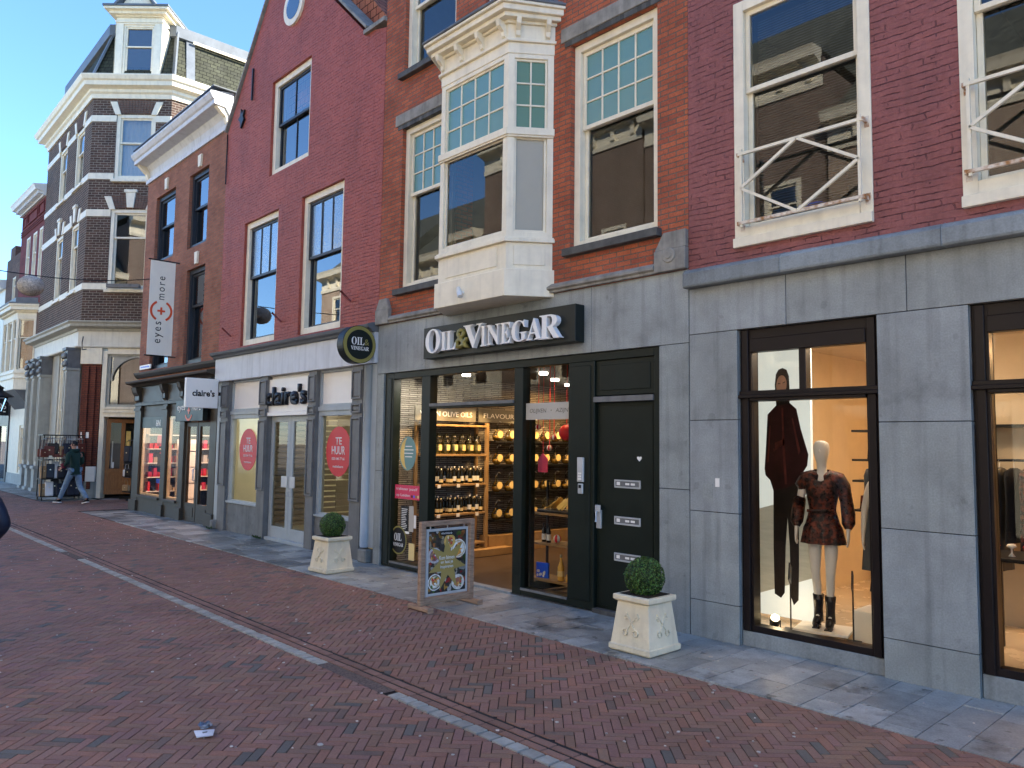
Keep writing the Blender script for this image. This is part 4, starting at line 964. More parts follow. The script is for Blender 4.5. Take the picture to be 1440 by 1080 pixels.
b = MB(); bprof(.27, 7.78, 7.82, b); bprof(.20, 7.82, 7.86, b); bprof(.08, 7.86, 7.93, b); bprof(-.06, 7.93, 8.0, b); b.build('lead_roof', 'lead', bay, bevel=.01)
for x in (-8.62, -8.2, -7.75, -7.31):
    b = MB(); b.sweep([(YB-.02, 7.38), (YB-.05, 7.40), (YB-.06, 7.46), (YB-.14, 7.52), (YB-.16, 7.595), (YB-.02, 7.595)], x-.03, x+.03); b.build('bracket', 'cream', bay, bevel=.004)
for q in (.12, .52):
    b = MB(fr_r); b.sweep([(-.02, 7.38), (-.05, 7.40), (-.06, 7.46), (-.14, 7.52), (-.16, 7.595), (-.02, 7.595)], q-.03, q+.03); b.build('bracket', 'cream', bay, bevel=.004)
b = MB(fr_f); b.box(-8.50, -7.42, -.012, 0, 4.32, 4.58); b.build('apron_panel', 'cream', bay, bevel=.004)
b = MB(fr_r); b.box(.1, Ls-.1, -.012, 0, 4.32, 4.58); b.build('apron_panel', 'cream', bay, bevel=.004)
def baywin(fr, x0, x1, nx, gl, gu):
    b = MB(fr); ring(b, x0, x1, 4.69, 7.17, .085, 0, .09, wb=.07, wt=.06)
    b.box(x0-.01, x1+.01, -.035, .08, 6.055, 6.15); b.box(x0, x1, -.02, 0, 6.03, 6.055)
    o = b.build('window_frame', 'cream', bay, bevel=.004)
    b = MB(fr); ring(b, x0+.085, x1-.085, 4.76, 6.05, .035, .03, .07); ring(b, x0+.085, x1-.085, 6.15, 7.11, .03, .025, .065)
    for k in range(1, nx): xx = x0+.115+(x1-x0-.23)*k/nx; b.box(xx-.011, xx+.011, .028, .06, 6.18, 7.08)
    for k in (1, 2): zz = 6.18+.9*k/3; b.box(x0+.115, x1-.115, .03, .058, zz-.011, zz+.011)
    b.build('sash', 'cream', o, bevel=.003)
    b = MB(fr); b.face([(x0+.12, .05, 4.795), (x1-.12, .05, 4.795), (x1-.12, .05, 6.015), (x0+.12, .05, 6.015)]); b.build('pane', gl, o)
    b = MB(fr)
    for i in range(nx):
        for j in range(3):
            xa, xb = x0+.115+(x1-x0-.23)*i/nx, x0+.115+(x1-x0-.23)*(i+1)/nx; za, zb = 6.18+.3*j, 6.48+.3*j; q = random.uniform(-.005, .005)
            b.face([(xa, .045-q, za), (xb, .045+q, za), (xb, .045+q, zb), (xa, .045-q, zb)], uv=[(xa+i*5, za+j*3), (xb+i*5, za+j*3), (xb+i*5, zb+j*3), (xa+i*5, zb+j*3)])
    b.build('stained_pane', gu, o)
    return o
baywin(fr_f, -8.68, -7.25, 4, 'glass_soft', 'glass_teal')
o = baywin(fr_r, 0.0, Ls, 2, 'glass_clear', 'glass_green')
b = MB(fr_r); b.box(.1, Ls-.1, .06, .07, 4.76, 6.05); b.build('roller_blind', 'blind_cloth', o)
baywin(fr_l, 0.0, Ls, 2, 'glass_upper', 'glass_teal')
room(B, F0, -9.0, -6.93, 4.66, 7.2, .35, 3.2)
t = thing('wall_spotlight', 'small white tube lamp under the cream bay window', 'lamp', (-8.06, YB-.05, 4.0))
b = MB(); b.tube([(-8.05, YB-.04, 4.05), (-8.05, YB-.10, 4.05)], .02); b.build('bracket', 'white_paint', t)
b = MB(); b.tube([(-8.10, YB-.1, 4.11), (-8.01, YB-.13, 3.98)], .035, 14); b.build('tube_housing', 'white_paint', t)

# signs
t = thing('shop_sign', 'long dark sign box with raised white letters OIL & VINEGAR under the bay window', 'sign', (-7.86, YF, 3.27))
b = MB(F0); b.box(-9.42, -6.31, -.17, -.003, 3.265, 3.735); b.build('sign_box', 'sign_dark', t, bevel=.006)
for s, x0, x1, z0, z1, m in (('O', -9.27, -8.92, 3.325, 3.685, 'white_letter'), ('IL', -8.90, -8.50, 3.345, 3.62, 'white_letter'), ('&', -8.60, -8.30, 3.345, 3.635, 'olive_paint'), ('V', -8.38, -7.97, 3.33, 3.66, 'white_letter'), ('INEGA', -8.05, -6.83, 3.335, 3.615, 'white_letter'), ('R', -6.86, -6.50, 3.325, 3.63, 'white_letter')):
    if s == 'INEGA':
        sp = ((('I', -8.01, -7.90)), ('N', -7.88, -7.62), ('E', -7.60, -7.40), ('G', -7.38, -7.10), ('A', -7.10, -6.82))
        for c_, a_, e_ in sp: text('letter', serif(c_), z1-z0, MF((a_+e_)/2, YF-.172, (z0+z1)/2), m, t, ext=.075, width=e_-a_)
        continue
    if s == 'IL':
        for c_, a_, e_ in (('I', -8.90, -8.78), ('L', -8.77, -8.56)): text('letter', serif(c_), z1-z0, MF((a_+e_)/2, YF-.172, (z0+z1)/2), m, t, ext=.075, width=e_-a_)
        continue
    text('letter', serif(s) if s != '&' else '&', z1-z0, MF((x0+x1)/2, YF-.172, (z0+z1)/2), m, t, ext=.075 if s != '&' else .06, width=x1-x0, bold=.0 if s != '&' else .01)
# round blade sign
t = thing('round_blade_sign', 'round dark OIL & VINEGAR sign with an olive ring, sticking out beside the corner', 'sign', (-10.95, YF-.05, 3.3))
cy, cz = YF-.36, 3.60
def roundsign(b, r, x0, x1, n=48):
    P = [(cy+r*math.cos(2*math.pi*k/n), cz+r*math.sin(2*math.pi*k/n)) for k in range(n)]
    b.smooth = False; b.sweep(P, x0, x1)
b = MB(); roundsign(b, .315, -11.12, -10.93); b.build('drum', 'sign_dark', t)
b = MB(); roundsign(b, .305, -10.93, -10.922); b.build('olive_ring', 'olive_paint', t)
b = MB(); roundsign(b, .245, -10.9225, -10.916); b.build('face', 'sign_dark', t)
b = MB(); b.box(-11.05, -11.0, cy+.3, YF, cz-.03, cz+.03); b.box(-11.08, -10.97, YF-.03, YF-.004, cz-.1, cz+.1); b.build('bracket', 'black_metal', t)
text('lettering', serif('OIL'), .13, MX(-10.916, cy-.04, cz+.055), 'white_letter', t, ext=.003, width=.24); text('lettering', '&', .10, MX(-10.916, cy+.13, cz+.045), 'olive_paint', t, ext=.003)
text('lettering', serif('VINEGAR'), .065, MX(-10.916, cy, cz-.065), 'white_letter', t, ext=.003, width=.34)

# ---- shelf rack with bottles along the left wall ----
rk = thing('shelf_rack', 'tall light wooden rack filled with dark bottles along the left shop wall', 'shelf', (-10.55, 8.3, .03))
def wb(x0, x1, y0, y1, z0, z1, nm, m='wood_shelf', par=rk): b = MB(); b.box(x0, x1, y0, y1, z0, z1); return b.build(nm, m, par, bevel=.003)
for y in (7.74, 9.08): wb(-10.42, -10.36, y, y+.06, .03, 2.36, 'post'); wb(-10.71, -10.66, y, y+.06, .03, 2.36, 'post')
for z in (.28, .80, 1.30, 1.81, 2.32): wb(-10.70, -10.365, 7.8, 9.08, z-.035, z, 'shelf')
wb(-10.70, -10.2, 7.74, 9.6, .04, .16, 'shelf'); 
for z in (.80, 1.30):
    for y in (8.03, 8.45, 8.88): b = MB(); b.box(-10.362, -10.358, y-.035, y+.035, z-.06, z-.005); b.build('price_tag', 'sign_white', rk)
def mkbottle(name, label, cat, grp, glassm, prof, capm, labm, lz, r, loc, cap_r=.013, captop=None):
    t = thing(name, label, cat, loc, 0, grp); M = Matrix.Translation(loc)
    b = MB(M); b.lathe(prof, n=12); b.build('bottle_body', glassm, t)
    zt = prof[-1][1]
    if capm: b = MB(M); b.lathe([(0, zt-.03), (cap_r, zt-.03), (cap_r, zt+.012), (0, zt+.012)], n=10); b.build('cap', capm, t)
    if labm: b = MB(M); b.lathe([(r, lz[0]), (r, lz[1])], n=14); b.build('label', labm, t)
    return t
mat('bottle_dark', (.012, .012, .008), .12, var=.1)
mat('label_cream', (.85, .64, .28), .5, var=.1)
mat('cap_gold', (.75, .62, .38), .3, metal=.5, var=.1)
prof_b = [(0, 0), (.033, 0), (.035, .01), (.035, .17), (.030, .19), (.014, .215), (.012, .25), (0, .25)]
kinds = {}
def put_bottles(z, ylist, label, grp):
    global kinds
    for y0 in ylist:
        for r in range(4):
            for c in range(3):
                x, y = -10.42-.085*c, y0+(r-1.5)*.082
                if random.random() < .08: continue
                x += random.uniform(-.008, .008); y += random.uniform(-.008, .008); v = random.choice('aab'); lab = label if v == 'a' else label.replace('small dark', 'taller dark')
                if v not in kinds: kinds[v] = mkbottle('bottle', lab, 'bottle', grp if v == 'a' else grp.replace('dark', 'taller dark'), 'bottle_dark', prof_b if v == 'a' else [(p, q*1.14) for p, q in prof_b], 'cap_gold' if v == 'a' else 'sign_white', 'label_cream' if v == 'a' else 'banner_cloth', (.03, .085) if v == 'a' else (.05, .13), .0358, (x, y, z))
                else: dup(kinds[v], (x, y, z), label=lab, group=grp if v == 'a' else grp.replace('dark', 'taller dark'))
put_bottles(1.301, (8.0, 8.45, 8.88), 'small dark bottle with a gold cap on the middle rack shelf', 'dark bottles on the middle shelf')
put_bottles(.801, (8.0, 8.45, 8.88), 'small dark bottle with a gold cap on the lower rack shelf', 'dark bottles on the lower shelf')
for i in range(7):
    y = 7.92+i*.175
    loc = (-10.5, y, 1.811); lab = 'glass storage jar with a dark lid on the top rack shelf'
    if i == 0:
        J = thing('storage_jar', lab, 'jar', loc, 0, 'jars on the top rack shelf'); M = Matrix.Translation(loc)
        b = MB(M); b.lathe([(0, 0), (.065, 0), (.07, .02), (.07, .22), (.05, .25), (.05, .27)], n=14); b.build('glass_body', 'glass_jar', J)
        b = MB(M); b.lathe([(0, .01), (.06, .01), (.06, .17), (0, .17)], n=12); b.build('contents', 'olive_paint', J)
        b = MB(M); b.lathe([(.055, .27), (.055, .31), (.02, .325), (.02, .35), (0, .355)], n=12); b.build('lid', 'bottle_dark', J)
        b = MB(M); b.box(.066, .072, -.035, .035, .06, .16); b.build('label', 'label_cream', J)
    else: dup(J, loc)
# glass flasks beyond the rack
mat('amber_oil', (.75, .42, .08), .2, var=.2)
n_ = 0
for z in (.62, 1.12, 1.62, 2.05):
    ws = thing('wall_shelf', {.62: 'lowest', 1.12: 'second', 1.62: 'third', 2.05: 'highest'}[z]+' of the dark wall shelves with glass flasks beyond the bottle rack', 'shelf', (-10.6, 10.6, z-.03))
    b = MB(); b.box(-10.71, -10.42, 9.35, 12.4, z-.03, z); b.build('board', 'black_metal', ws)
    for k in range(9):
        loc = (-10.55, 9.5+k*.31, z+.001); grp = 'glass flasks on the wall shelves'
        if n_ == 0:
            Fk = thing('glass_flask', 'long-necked glass flask of amber oil on a dark wall shelf', 'flask', loc, 0, grp); M = Matrix.Translation(loc)
            b = MB(M); b.lathe([(0, 0), (.05, 0), (.085, .04), (.09, .09), (.06, .15), (.02, .20), (.016, .28), (.03, .30)], n=14); b.build('glass_body', 'glass_jar', Fk)
            b = MB(M); b.lathe([(0, .005), (.045, .005), (.078, .04), (.082, .09), (0, .10)], n=12); b.build('oil', 'amber_oil', Fk)
            b = MB(M); b.tube([(.0, 0, .29), (.02, 0, .33), (.06, 0, .36), (.11, 0, .34)], .006, 6); b.build('spout', 'steel', Fk)
            b = MB(M); b.lathe([(0, 0), (.0, 0)], n=4) if False else b.sweep([(.068*math.cos(a*math.pi/8), .12+.068*math.sin(a*math.pi/8)) for a in range(16)], .088, .092); b.build('tag', 'label_cream', Fk)
        else: dup(Fk, loc)
        n_ += 1
b = MB()
b.box(-10.66, -10.40, 9.2, 12.2, .035, .35); o = b.build('wooden_crate_row', 'wood_shelf'); recentre(o); o.name = 'storage_bench'; tag(o, 'low wooden bench along the wall under the flask shelves', 'bench')
# header boards
for y0, y1, s, lab in ((7.6, 8.93, 'VIRGIN OLIVE OILS', 'dark header board reading VIRGIN OLIVE OILS above the bottle rack'), (9.0, 10.6, 'FLAVOURED OILS', 'dark header board reading FLAVOURED above the flask shelves')):
    t = thing('header_board', lab, 'sign', (-10.5, (y0+y1)/2, 2.37)); b = MB(); b.box(-10.52, -10.49, y0, y1, 2.38, 2.62); b.build('board', 'letter_grey', t)
    text('lettering', s, .085, MX(-10.489, (y0+y1)/2, 2.50), 'sign_white', t, ext=.002, width=(y1-y0)*.86)
# front window display
t = thing('display_shelf', 'narrow wooden display shelves behind the glass right of the shop entrance', 'shelf', (-7.2, YF+.55, .03))
for z in (.2, .68, 1.08): wb(-7.62, -6.85, YF+.35, YF+.72, z-.03, z, 'shelf', 'wood_shelf', t)
for x in (-7.62, -6.87): wb(x, x+.03, YF+.69, YF+.72, .03, 1.5, 'post', 'black_metal', t)
mkbottle('oil_bottle', 'left of two slim dark bottles with white labels in the front window display', 'bottle', 'slim bottles in the window display', 'bottle_dark', [(0, 0), (.03, 0), (.03, .15), (.012, .19), (.012, .24), (0, .24)], 'letter_black', 'sign_white', (.03, .11), .0305, (-7.42, YF+.45, .681))
dup(bpy.data.objects['oil_bottle'], (-7.31, YF+.43, .681), label='right of two slim dark bottles with white labels in the front window display')
mkbottle('wine_bottle', 'pink rose wine bottle on the lowest window display shelf', 'bottle', None, 'amber_oil', [(0, 0), (.042, 0), (.045, .02), (.045, .18), (.016, .25), (.014, .33), (0, .33)], 'cap_gold', 'label_cream', (.06, .13), .0455, (-7.10, YF+.45, .201), .016)
b = MB(); b.lathe([(0, 0), (.035, 0), (.04, .02), (.04, .08), (.03, .09), (.03, .10), (0, .10)], (-6.96, YF+.45, .201), 12); o = b.build('preserve_jar', 'amber_oil'); recentre(o); tag(o, 'small amber preserve jar beside the pink wine bottle', 'jar')
def bauble(x, y, z, r, c1, c2, label, str_top=None, grp=None):
    t = thing('striped_bauble', label, 'bauble', (x, y, z-r), group=grp); b = MB(); n, mm = 16, 8
    for i in range(mm):
        for k in range(n):
            f0, f1 = -math.pi/2+math.pi*i/mm, -math.pi/2+math.pi*(i+1)/mm; a, c = 2*math.pi*k/n, 2*math.pi*(k+1)/n
            b.m = (k//2) % 2; g = lambda f, q: (x+r*math.cos(f)*math.cos(q), y+r*math.cos(f)*math.sin(q), z+r*math.sin(f)); b.smooth = True
            P = [g(f0, a), g(f0, c), g(f1, c), g(f1, a)]
            if i == 0: P = P[1:] if False else [g(f0, a), g(f1, c), g(f1, a)]
            if i == mm-1: P = [g(f0, a), g(f0, c), g(f1, a)]
            b.face(P)
    b.build('ball', [c1, c2], t)
    if str_top: b = MB(); b.tube([(x, y, z+r), (x, y, str_top)], .005, 5); b.build('ribbon', 'red_sticker', t)
bauble(-7.22, YF+.5, .735, .055, 'red_sticker', 'sign_white', 'red and white striped bauble standing beside the two slim bottles')
bauble(-7.50, YF+.4, 2.24, .04, 'red_sticker', 'sign_white', 'small striped bauble hanging left in the front window', 3.1, 'hanging baubles')
bauble(-7.38, YF+.5, 1.95, .04, 'red_sticker', 'sign_white', 'striped bauble hanging lowest of the hanging baubles', 3.1, 'hanging baubles')
bauble(-7.25, YF+.45, 2.1, .04, 'sign_white', 'red_sticker', 'striped bauble hanging between the lowest one and the big red one', 3.1, 'hanging baubles')
bauble(-7.06, YF+.5, 2.16, .11, 'red_sticker', 'red_sticker', 'big plain red bauble hanging behind the front window', 3.1, 'hanging baubles')
t = thing('greeting_box', 'blue picture box leaning on the lowest window display shelf', 'box', (-7.4, YF+.42, .2)); f = frame(-7.42, YF+.42, R_(8), .202)
b = MB(f); b.bar((.0, -.0, .1), (0, .03, .101), .2, .2, up=(0, 0, 1)); b.build('card', 'plastic_blue', t)
b = MB(f)
for k in range(9): b.disc(random.uniform(-.08, .08), random.uniform(.03, .09), .015, .02, -.004, -.001, 8)
b.build('picture', 'sign_white', t)
t = thing('tasting_tray', 'dark tray of yellow cards and bread on the top window display shelf', 'tray', (-7.2, YF+.5, 1.08))
b = MB(); b.box(-7.5, -6.9, YF+.38, YF+.68, 1.081, 1.12); b.build('tray', 'black_metal', t, bevel=.01)
b = MB()
mat('card_yellow', (.80, .56, .16), .6, var=.2)
for k in range(14): x = random.uniform(-7.45, -6.95); y = YF+random.uniform(.42, .62); a = random.uniform(-.8, .8); b.bar((x, y, 1.14), (x+.10*math.cos(a), y+.08, 1.22+.06*random.random()), .09, .006, up=(a, 0, 1))
b.build('cards', 'card_yellow', t)
t = thing('hanging_tag', 'dark pink house-shaped tag hanging in the front window', 'tag', (-7.42, YF+.42, 1.6)); b = MB(); b.prism([(-7.5, 1.62), (-7.32, 1.62), (-7.32, 1.80), (-7.41, 1.88), (-7.5, 1.80)], YF+.40, YF+.41); b.build('board', 'pink_sticker', t); b = MB(); b.tube([(-7.41, YF+.405, 1.87), (-7.41, YF+.405, 3.1)], .003, 5); b.build('string', 'red_sticker', t)
# glass bands and stickers
b = MB(F0); b.box(-7.425, -6.605, .085, .092, 2.325, 2.545); o = b.build('window_band', 'blind_cloth'); recentre(o); tag(o, 'frosted band lettered OLIJVEN and AZIJN across the window right of the entrance', 'window band')
text('lettering', 'OLIJVEN   •   AZIJN', .07, MF(-7.0, YF+.0845, 2.435), 'letter_grey', o, ext=.001, width=.70, shear=.2)
def sticker(x0, x1, z0, z1, m, label, y=.092):
    b = MB(F0); b.box(x0, x1, y, y+.004, z0, z1); o = b.build('window_sticker', m); recentre(o); tag(o, label, 'sticker'); return o
o = sticker(-10.46, -9.80, 1.10, 1.32, 'pink_sticker', 'pink sticker reading trakteer jezelf op Leiden on the left window')
text('lettering', 'trakteer jezelf', .055, MF(-10.14, YF+.091, 1.255), 'white_letter', o, ext=.001, width=.58); text('lettering', 'op Leiden', .055, MF(-10.24, YF+.091, 1.155), 'white_letter', o, ext=.001, width=.38)
for k, c in enumerate(('letter_black', 'plastic_blue', 'olive_paint', 'label_cream')): b = MB(F0); b.disc(-9.99+k*.055, 1.15, .02, .024, .0895, .0915, 14); b.build('dot', c, o)
o = sticker(-10.28, -10.08, .60, .99, 'letter_black', 'dark notice sheet with white lines on the left window')
b = MB(F0)
for k in range(12): b.box(-10.26, -10.26+random.uniform(.10, .16), .09, .0915, .63+k*.028, .64+k*.028)
b.build('text_line', 'sign_white', o)
sticker(-10.30, -10.05, .56, .595, 'sign_white', 'white strip under the dark notice sheet on the left window')
sticker(-10.06, -9.94, .60, 1.0, 'blind_cloth', 'narrow pale notice beside the dark notice sheet'); sticker(-9.93, -9.87, .66, .86, 'sign_white', 'tiny white notice at the right edge of the left window'); sticker(-10.05, -9.90, .16, .42, 'label_cream', 'cream notice at the bottom right of the left window')
mat('teal_disc', (.16, .30, .28), .4, var=.1)
t = thing('window_sticker', 'oval grey-green sticker with a yellow crescent high on the left window', 'sticker', (-10.13, YF+.09, 1.55)); b = MB(F0); b.disc(-10.13, 1.825, .225, .27, .088, .092); b.build('disc', 'teal_disc', t)
cr = [(-10.13+.2*math.cos(a), 1.825+.25*math.sin(a)) for a in [math.pi*.5+k*math.pi/12 for k in range(13)]]+[(-10.10-.12*math.cos(a-math.pi)*-1*-1, 1.825+.25*math.sin(a)) for a in [math.pi*1.5-k*math.pi/12 for k in range(1, 12)]]
b = MB(F0)
for k in range(12):
    a0, a1 = math.pi*.5+k*math.pi/12, math.pi*.5+(k+1)*math.pi/12
    p0, p1 = (-10.13+.2*math.cos(a0), 1.825+.25*math.sin(a0)), (-10.13+.2*math.cos(a1), 1.825+.25*math.sin(a1)); q0, q1 = (-10.13+.09*math.cos(a0), 1.825+.25*math.sin(a0)), (-10.13+.09*math.cos(a1), 1.825+.25*math.sin(a1))
    P = [p0, p1, q1, q0]
    if k == 0: P = [p1, q1, (p0[0], p0[1])]
    if k == 11: P = [p0, (p1[0], p1[1]), q0]
    b.face([(p[0], .0865, p[1]) for p in P])
b.build('crescent', 'card_yellow', t)
for k, s in enumerate(('DRESSINGS', 'OOK OM TE GEBRUIKEN', 'VOOR BIJ DE', 'BORRELPLANK')): pass
for k in range(4): b = MB(F0); w = (.11, .16, .15, .12)[k]; b.box(-10.10-w*.8, -10.10+w*.8, .0855, .0868, 1.93-k*.055, 1.945-k*.055); b.build('text_line', 'sign_white', t)
t = thing('window_sticker', 'round black OIL VINEGAR sticker low on the left window', 'sticker', (-10.33, YF+.09, .22)); b = MB(F0); b.disc(-10.33, .44, .225, .225, .089, .092); b.build('ring', 'olive_paint', t); b = MB(F0); b.disc(-10.33, .44, .20, .20, .0875, .0888); b.build('disc', 'letter_black', t)
text('lettering', serif('OIL'), .12, MF(-10.34, YF+.087, .49), 'white_letter', t, ext=.001, width=.2); text('lettering', serif('VINEGAR'), .055, MF(-10.33, YF+.087, .37), 'white_letter', t, ext=.001, width=.28)
# lights
lamp('shop_light', (-10.15, YF+.45, 3.05), .4, 6, (1, .92, .8), sy=.3); lamp('shop_light', (-8.9, YF+1.2, 3.05), 1.2, 7, (1, .58, .24), sy=.5); lamp('shop_light', (-9.6, YF+3.6, 3.05), 1.6, 14, (1, .55, .20), sy=.6)  # first lamp is added, stands in for daylight on the stone wall
for i, (x, y) in enumerate(((-7.15, YF+.9), (-8.6, YF+1.6), (-9.8, YF+1.0), (-9.3, YF+2.6), (-9.9, YF+3.6))):
    b = MB(); b.lathe([(0, 3.11), (.07, 3.11), (.07, 3.145), (0, 3.145)], (x, y, 0), 16); b.build('ceiling_lamp', 'lamp_white', B)
for i, (x, y, z) in enumerate(((-10.2, YF+.9, 2.75), (-10.2, YF+1.7, 2.75), (-10.2, YF+2.8, 2.6), (-10.2, YF+3.8, 2.6), (-7.2, YF+.5, 2.9))):
    l = bpy.data.lights.new('shelf_spot', 'SPOT'); l.energy = 20 if i < 4 else 8; l.color = (1, .62, .26); l.spot_size = R_(95); l.shadow_soft_size = .05
    o = bpy.data.objects.new('shelf_spot', l); COL.objects.link(o); o.location = (x+(.25 if i < 4 else 0), y, z); o.rotation_euler = (0, R_(24), 0) if i < 4 else (0, 0, 0)
# ================= empty jewellery shop (red gable) =================
G = thing('red_gable_building', 'dark red painted brick gable house over an empty white-fronted shop to let', 'building', (-14.2, YF, 0))
X0, X1 = -17.6, -10.94
WC = [(-15.31, -13.60, 7.62, 9.70, 8.72), (-16.43, -14.80, 4.06, 6.82, 5.58), (-13.79, -12.19, 4.06, 6.82, 5.58)]
b = MB(F0); cl = [(-1.26, 1, 9.25+1.26*17.6), (.95, 1, 9.36-.95*11.6), (0, 1, 12.0), (-1, 0, 17.6), (1, 0, 10.94)]
wall(b, X0, X1, 3.85, 12.2, [w[:4] for w in WC], clip=cl); b.prism([(-11.6, 9.36), (-10.94, 8.74), (-10.94, 9.2), (-11.55, 9.36)], 0, .32)
b.build('wall', 'brick_red', G)
def along(a, c, d): return (a[0]+(c[0]-a[0])*d, a[1]+(c[1]-a[1])*d)
b = MB(F0)
b.bar((-17.66, .13, 9.28), (-15.40, .13, 12.12), .38, .05, up=(-.78, 0, .62)); b.bar((-11.52, .13, 9.42), (-14.3, .13, 12.06), .38, .05, up=(.69, 0, .72)); b.box(-11.6, -10.92, -.06, .34, 9.30, 9.38)
b.box(-15.5, -14.2, -.08, .34, 12.0, 12.08)
b.build('coping', 'lintel_stone', G, bevel=.004)
b = MB(F0); 
b.face([(-10.95, .45, 9.15), (-10.95, 9, 9.15), (-14.2, 9, 12.6), (-14.2, .45, 12.6)]); b.face([(-14.2, .45, 12.6), (-14.2, 9, 12.6), (-17.55, 9, 9.1), (-17.55, .45, 9.1)]); b.face([(-10.95, .45, 9.15), (-14.2, .45, 12.6), (-17.55, .45, 9.1)])
b.build('roof', 'roof_tile', G)
b = MB(F0); b.box(X0+.01, X0+.2, .33, 9, 0, 9.1); b.box(X1-.2, X1-.01, .33, 9, 0, 9.1); b.box(X0+.2, X1-.2, 8.8, 9, 0, 9.1); b.build('side_wall', 'brick_brown', G)
for i, (a, c, d, e, rl) in enumerate(WC):
    w = window(G, F0, a+.002, c-.002, d+.002, e-.002, .06, 'cream', 'dark_sash', rail=rl, w=.13, rec=.0, fd=.2, sw=.055, up=(3, 1) if i else (2, 1), low=(1, 1) if i else (2, 1), gu='glass_ribbed' if i else 'glass_upper')
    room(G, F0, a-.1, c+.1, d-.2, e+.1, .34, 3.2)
b = MB(F0); b.disc(-14.40, 11.05, .42, .42, -.05, .1, 28); w = b.build('round_window', 'cream', G); b = MB(F0); b.disc(-14.40, 11.05, .29, .29, -.055, -.051, 24); b.build('pane', 'glass_upper', w)
for (x, z0, z1) in ((-16.28, 9.62, 10.35),):
    b = MB(F0); b.bar((x, -.03, z0), (x+.01, -.03, z1), .035); b.prism([(x-.52, 9.12), (x-.44, 9.22), (x-.36, 9.30), (x-.42, 9.38), (x-.36, 9.52), (x-.46, 9.44), (x-.54, 9.58), (x-.56, 9.42), (x-.66, 9.36), (x-.56, 9.28)], -.05, -.005); b.build('wall_anchor', 'black_metal', G)
for x, z in ((-16.95, 4.35), (-14.5, 4.42), (-11.85, 4.5)):
    b = MB(F0); b.tube([(x, .0, z-.02), (x-.06, -.18, z+.16)], .02, 6); b.build('iron_pin', 'brick_darkred', G)
b = MB(F0); b.tube([(-17.57, -.02, 8.0), (-17.57, -.02, 9.2)], .014, 8); b.build('downpipe', 'black_metal', G)
mat('base_stone', (.15, .155, .155), .55, var=.3, vs=4, streak=.3, spots=.2)
# shop front
b = MB(F0); b.sweep([(.1, 3.85), (-.11, 3.85), (-.13, 3.89), (-.19, 3.92), (-.21, 3.97), (-.1, 4.0), (.1, 4.03)], X0, X1); b.build('cornice', 'lead', G, bevel=.004)
b = MB(F0); xs = [X0, -15.6, -13.55, -11.9, X1]
for a, c in zip(xs, xs[1:]): v = random.uniform(.95, 1.03); b.col = (v, v, v); b.box(a+.002, c-.002, -.06, .1, 3.325, 3.848)
b.build('fascia', 'grey_white', G, bevel=.003)
def pilaster(x0, x1, m='pilaster_grey', y=0., par=None):
    b = MB(F0); b.box(x0, x1, y, .2, .0, 3.322); xm0, xm1 = x0+.05, x1-.05
    o = b.build('pilaster', m, G, bevel=.003)
    b = MB(F0)
    for z0, z1 in ((.98, 2.42), (2.50, 2.66), (2.74, 3.24)):
        ring(b, x0+.02, x1-.02, z0, z1, .03, y-.035, y); b.box(x0+.07, x1-.07, y-.02, y, z0+.05, z1-.05)
    b.build('moulding', m, o, bevel=.003)
for a, c in ((-17.32, -16.93), (-15.35, -15.0), (-13.27, -12.98), (-11.71, -11.37)): pilaster(a, c)
b = MB(F0); b.box(-17.6, -17.33, .04, .2, 0, 3.32); b.box(-11.36, -10.95, .01, .2, .25, 3.32); b.build_each('corner_strip', 'pale_blue_paint', G, bevel=.004)
b = MB(F0); b.tube([(-11.16, -.02, .25), (-11.16, -.02, 3.3)], .07, 10); b.build('rainpipe', 'pale_blue_paint', G)
b = MB(F0); b.box(-11.28, -11.02, -.08, .1, 0, .22); b.box(-17.45, -17.33, -.1, .05, 0, .2); b.build_each('corner_stone', 'lintel_stone', G, bevel=.02)
b = MB(F0)
for a, c in ((-16.93, -15.35), (-12.98, -11.71)): b.box(a, c, .05, .2, 0, .62)
b.build_each('stone_base', 'base_stone', G, bevel=.004)
for a, c, dx in ((-16.93, -15.35, 0), (-12.98, -11.71, 1)):
    b = MB(F0); ring(b, a+.002, c-.002, .622, 2.56, .09, .07, .18, wb=.07); b.box(a, c, .02, .18, .622, .66); b.box(a+.002, c-.002, .05, .18, 2.56, 2.64); ring(b, a+.002, c-.002, 2.64, 3.32, .05, .08, .18)
    o = b.build('shop_window', 'pale_blue_paint', G, bevel=.004)
    b = MB(F0); b.face([(a+.09, .13, .7), (c-.09, .13, .7), (c-.09, .13, 2.5), (a+.09, .13, 2.5)]); b.build('pane', 'glass_shop', o)
    b = MB(F0); b.box(a+.05, c-.05, .12, .16, 2.69, 3.27); b.build('blank_panel', 'sign_white', o)
b = MB(F0); b.box(-15.0, -13.27, .04, .16, 2.58, 3.25); b.box(-15.0, -13.27, .01, .18, 2.50, 2.575); b.box(-15.0, -13.27, .1, .18, 3.25, 3.32); b.build('sign_panel', 'sign_white', G, bevel=.003)
d0, d1 = -14.98, -13.29; dm = (d0+d1)/2
for i, (a, c) in enumerate(((d0, dm-.004), (dm+.004, d1))):
    b = MB(F0); ring(b, a, c, .06, 2.5, .12, .11, .16, wb=.22); o = b.build('shop_door', 'pale_blue_paint', G, bevel=.004)
    b = MB(F0); b.face([(a+.12, .135, .28), (c-.12, .135, .28), (c-.12, .135, 2.38), (a+.12, .135, 2.38)]); b.build('pane', 'glass_shop', o)
    b = MB(F0); b.box(*((dm-.30, dm-.06) if i == 0 else (dm+.05, dm+.25)), .09, .108, 1.08, 1.30); b.build('door_plate', 'alu', o)
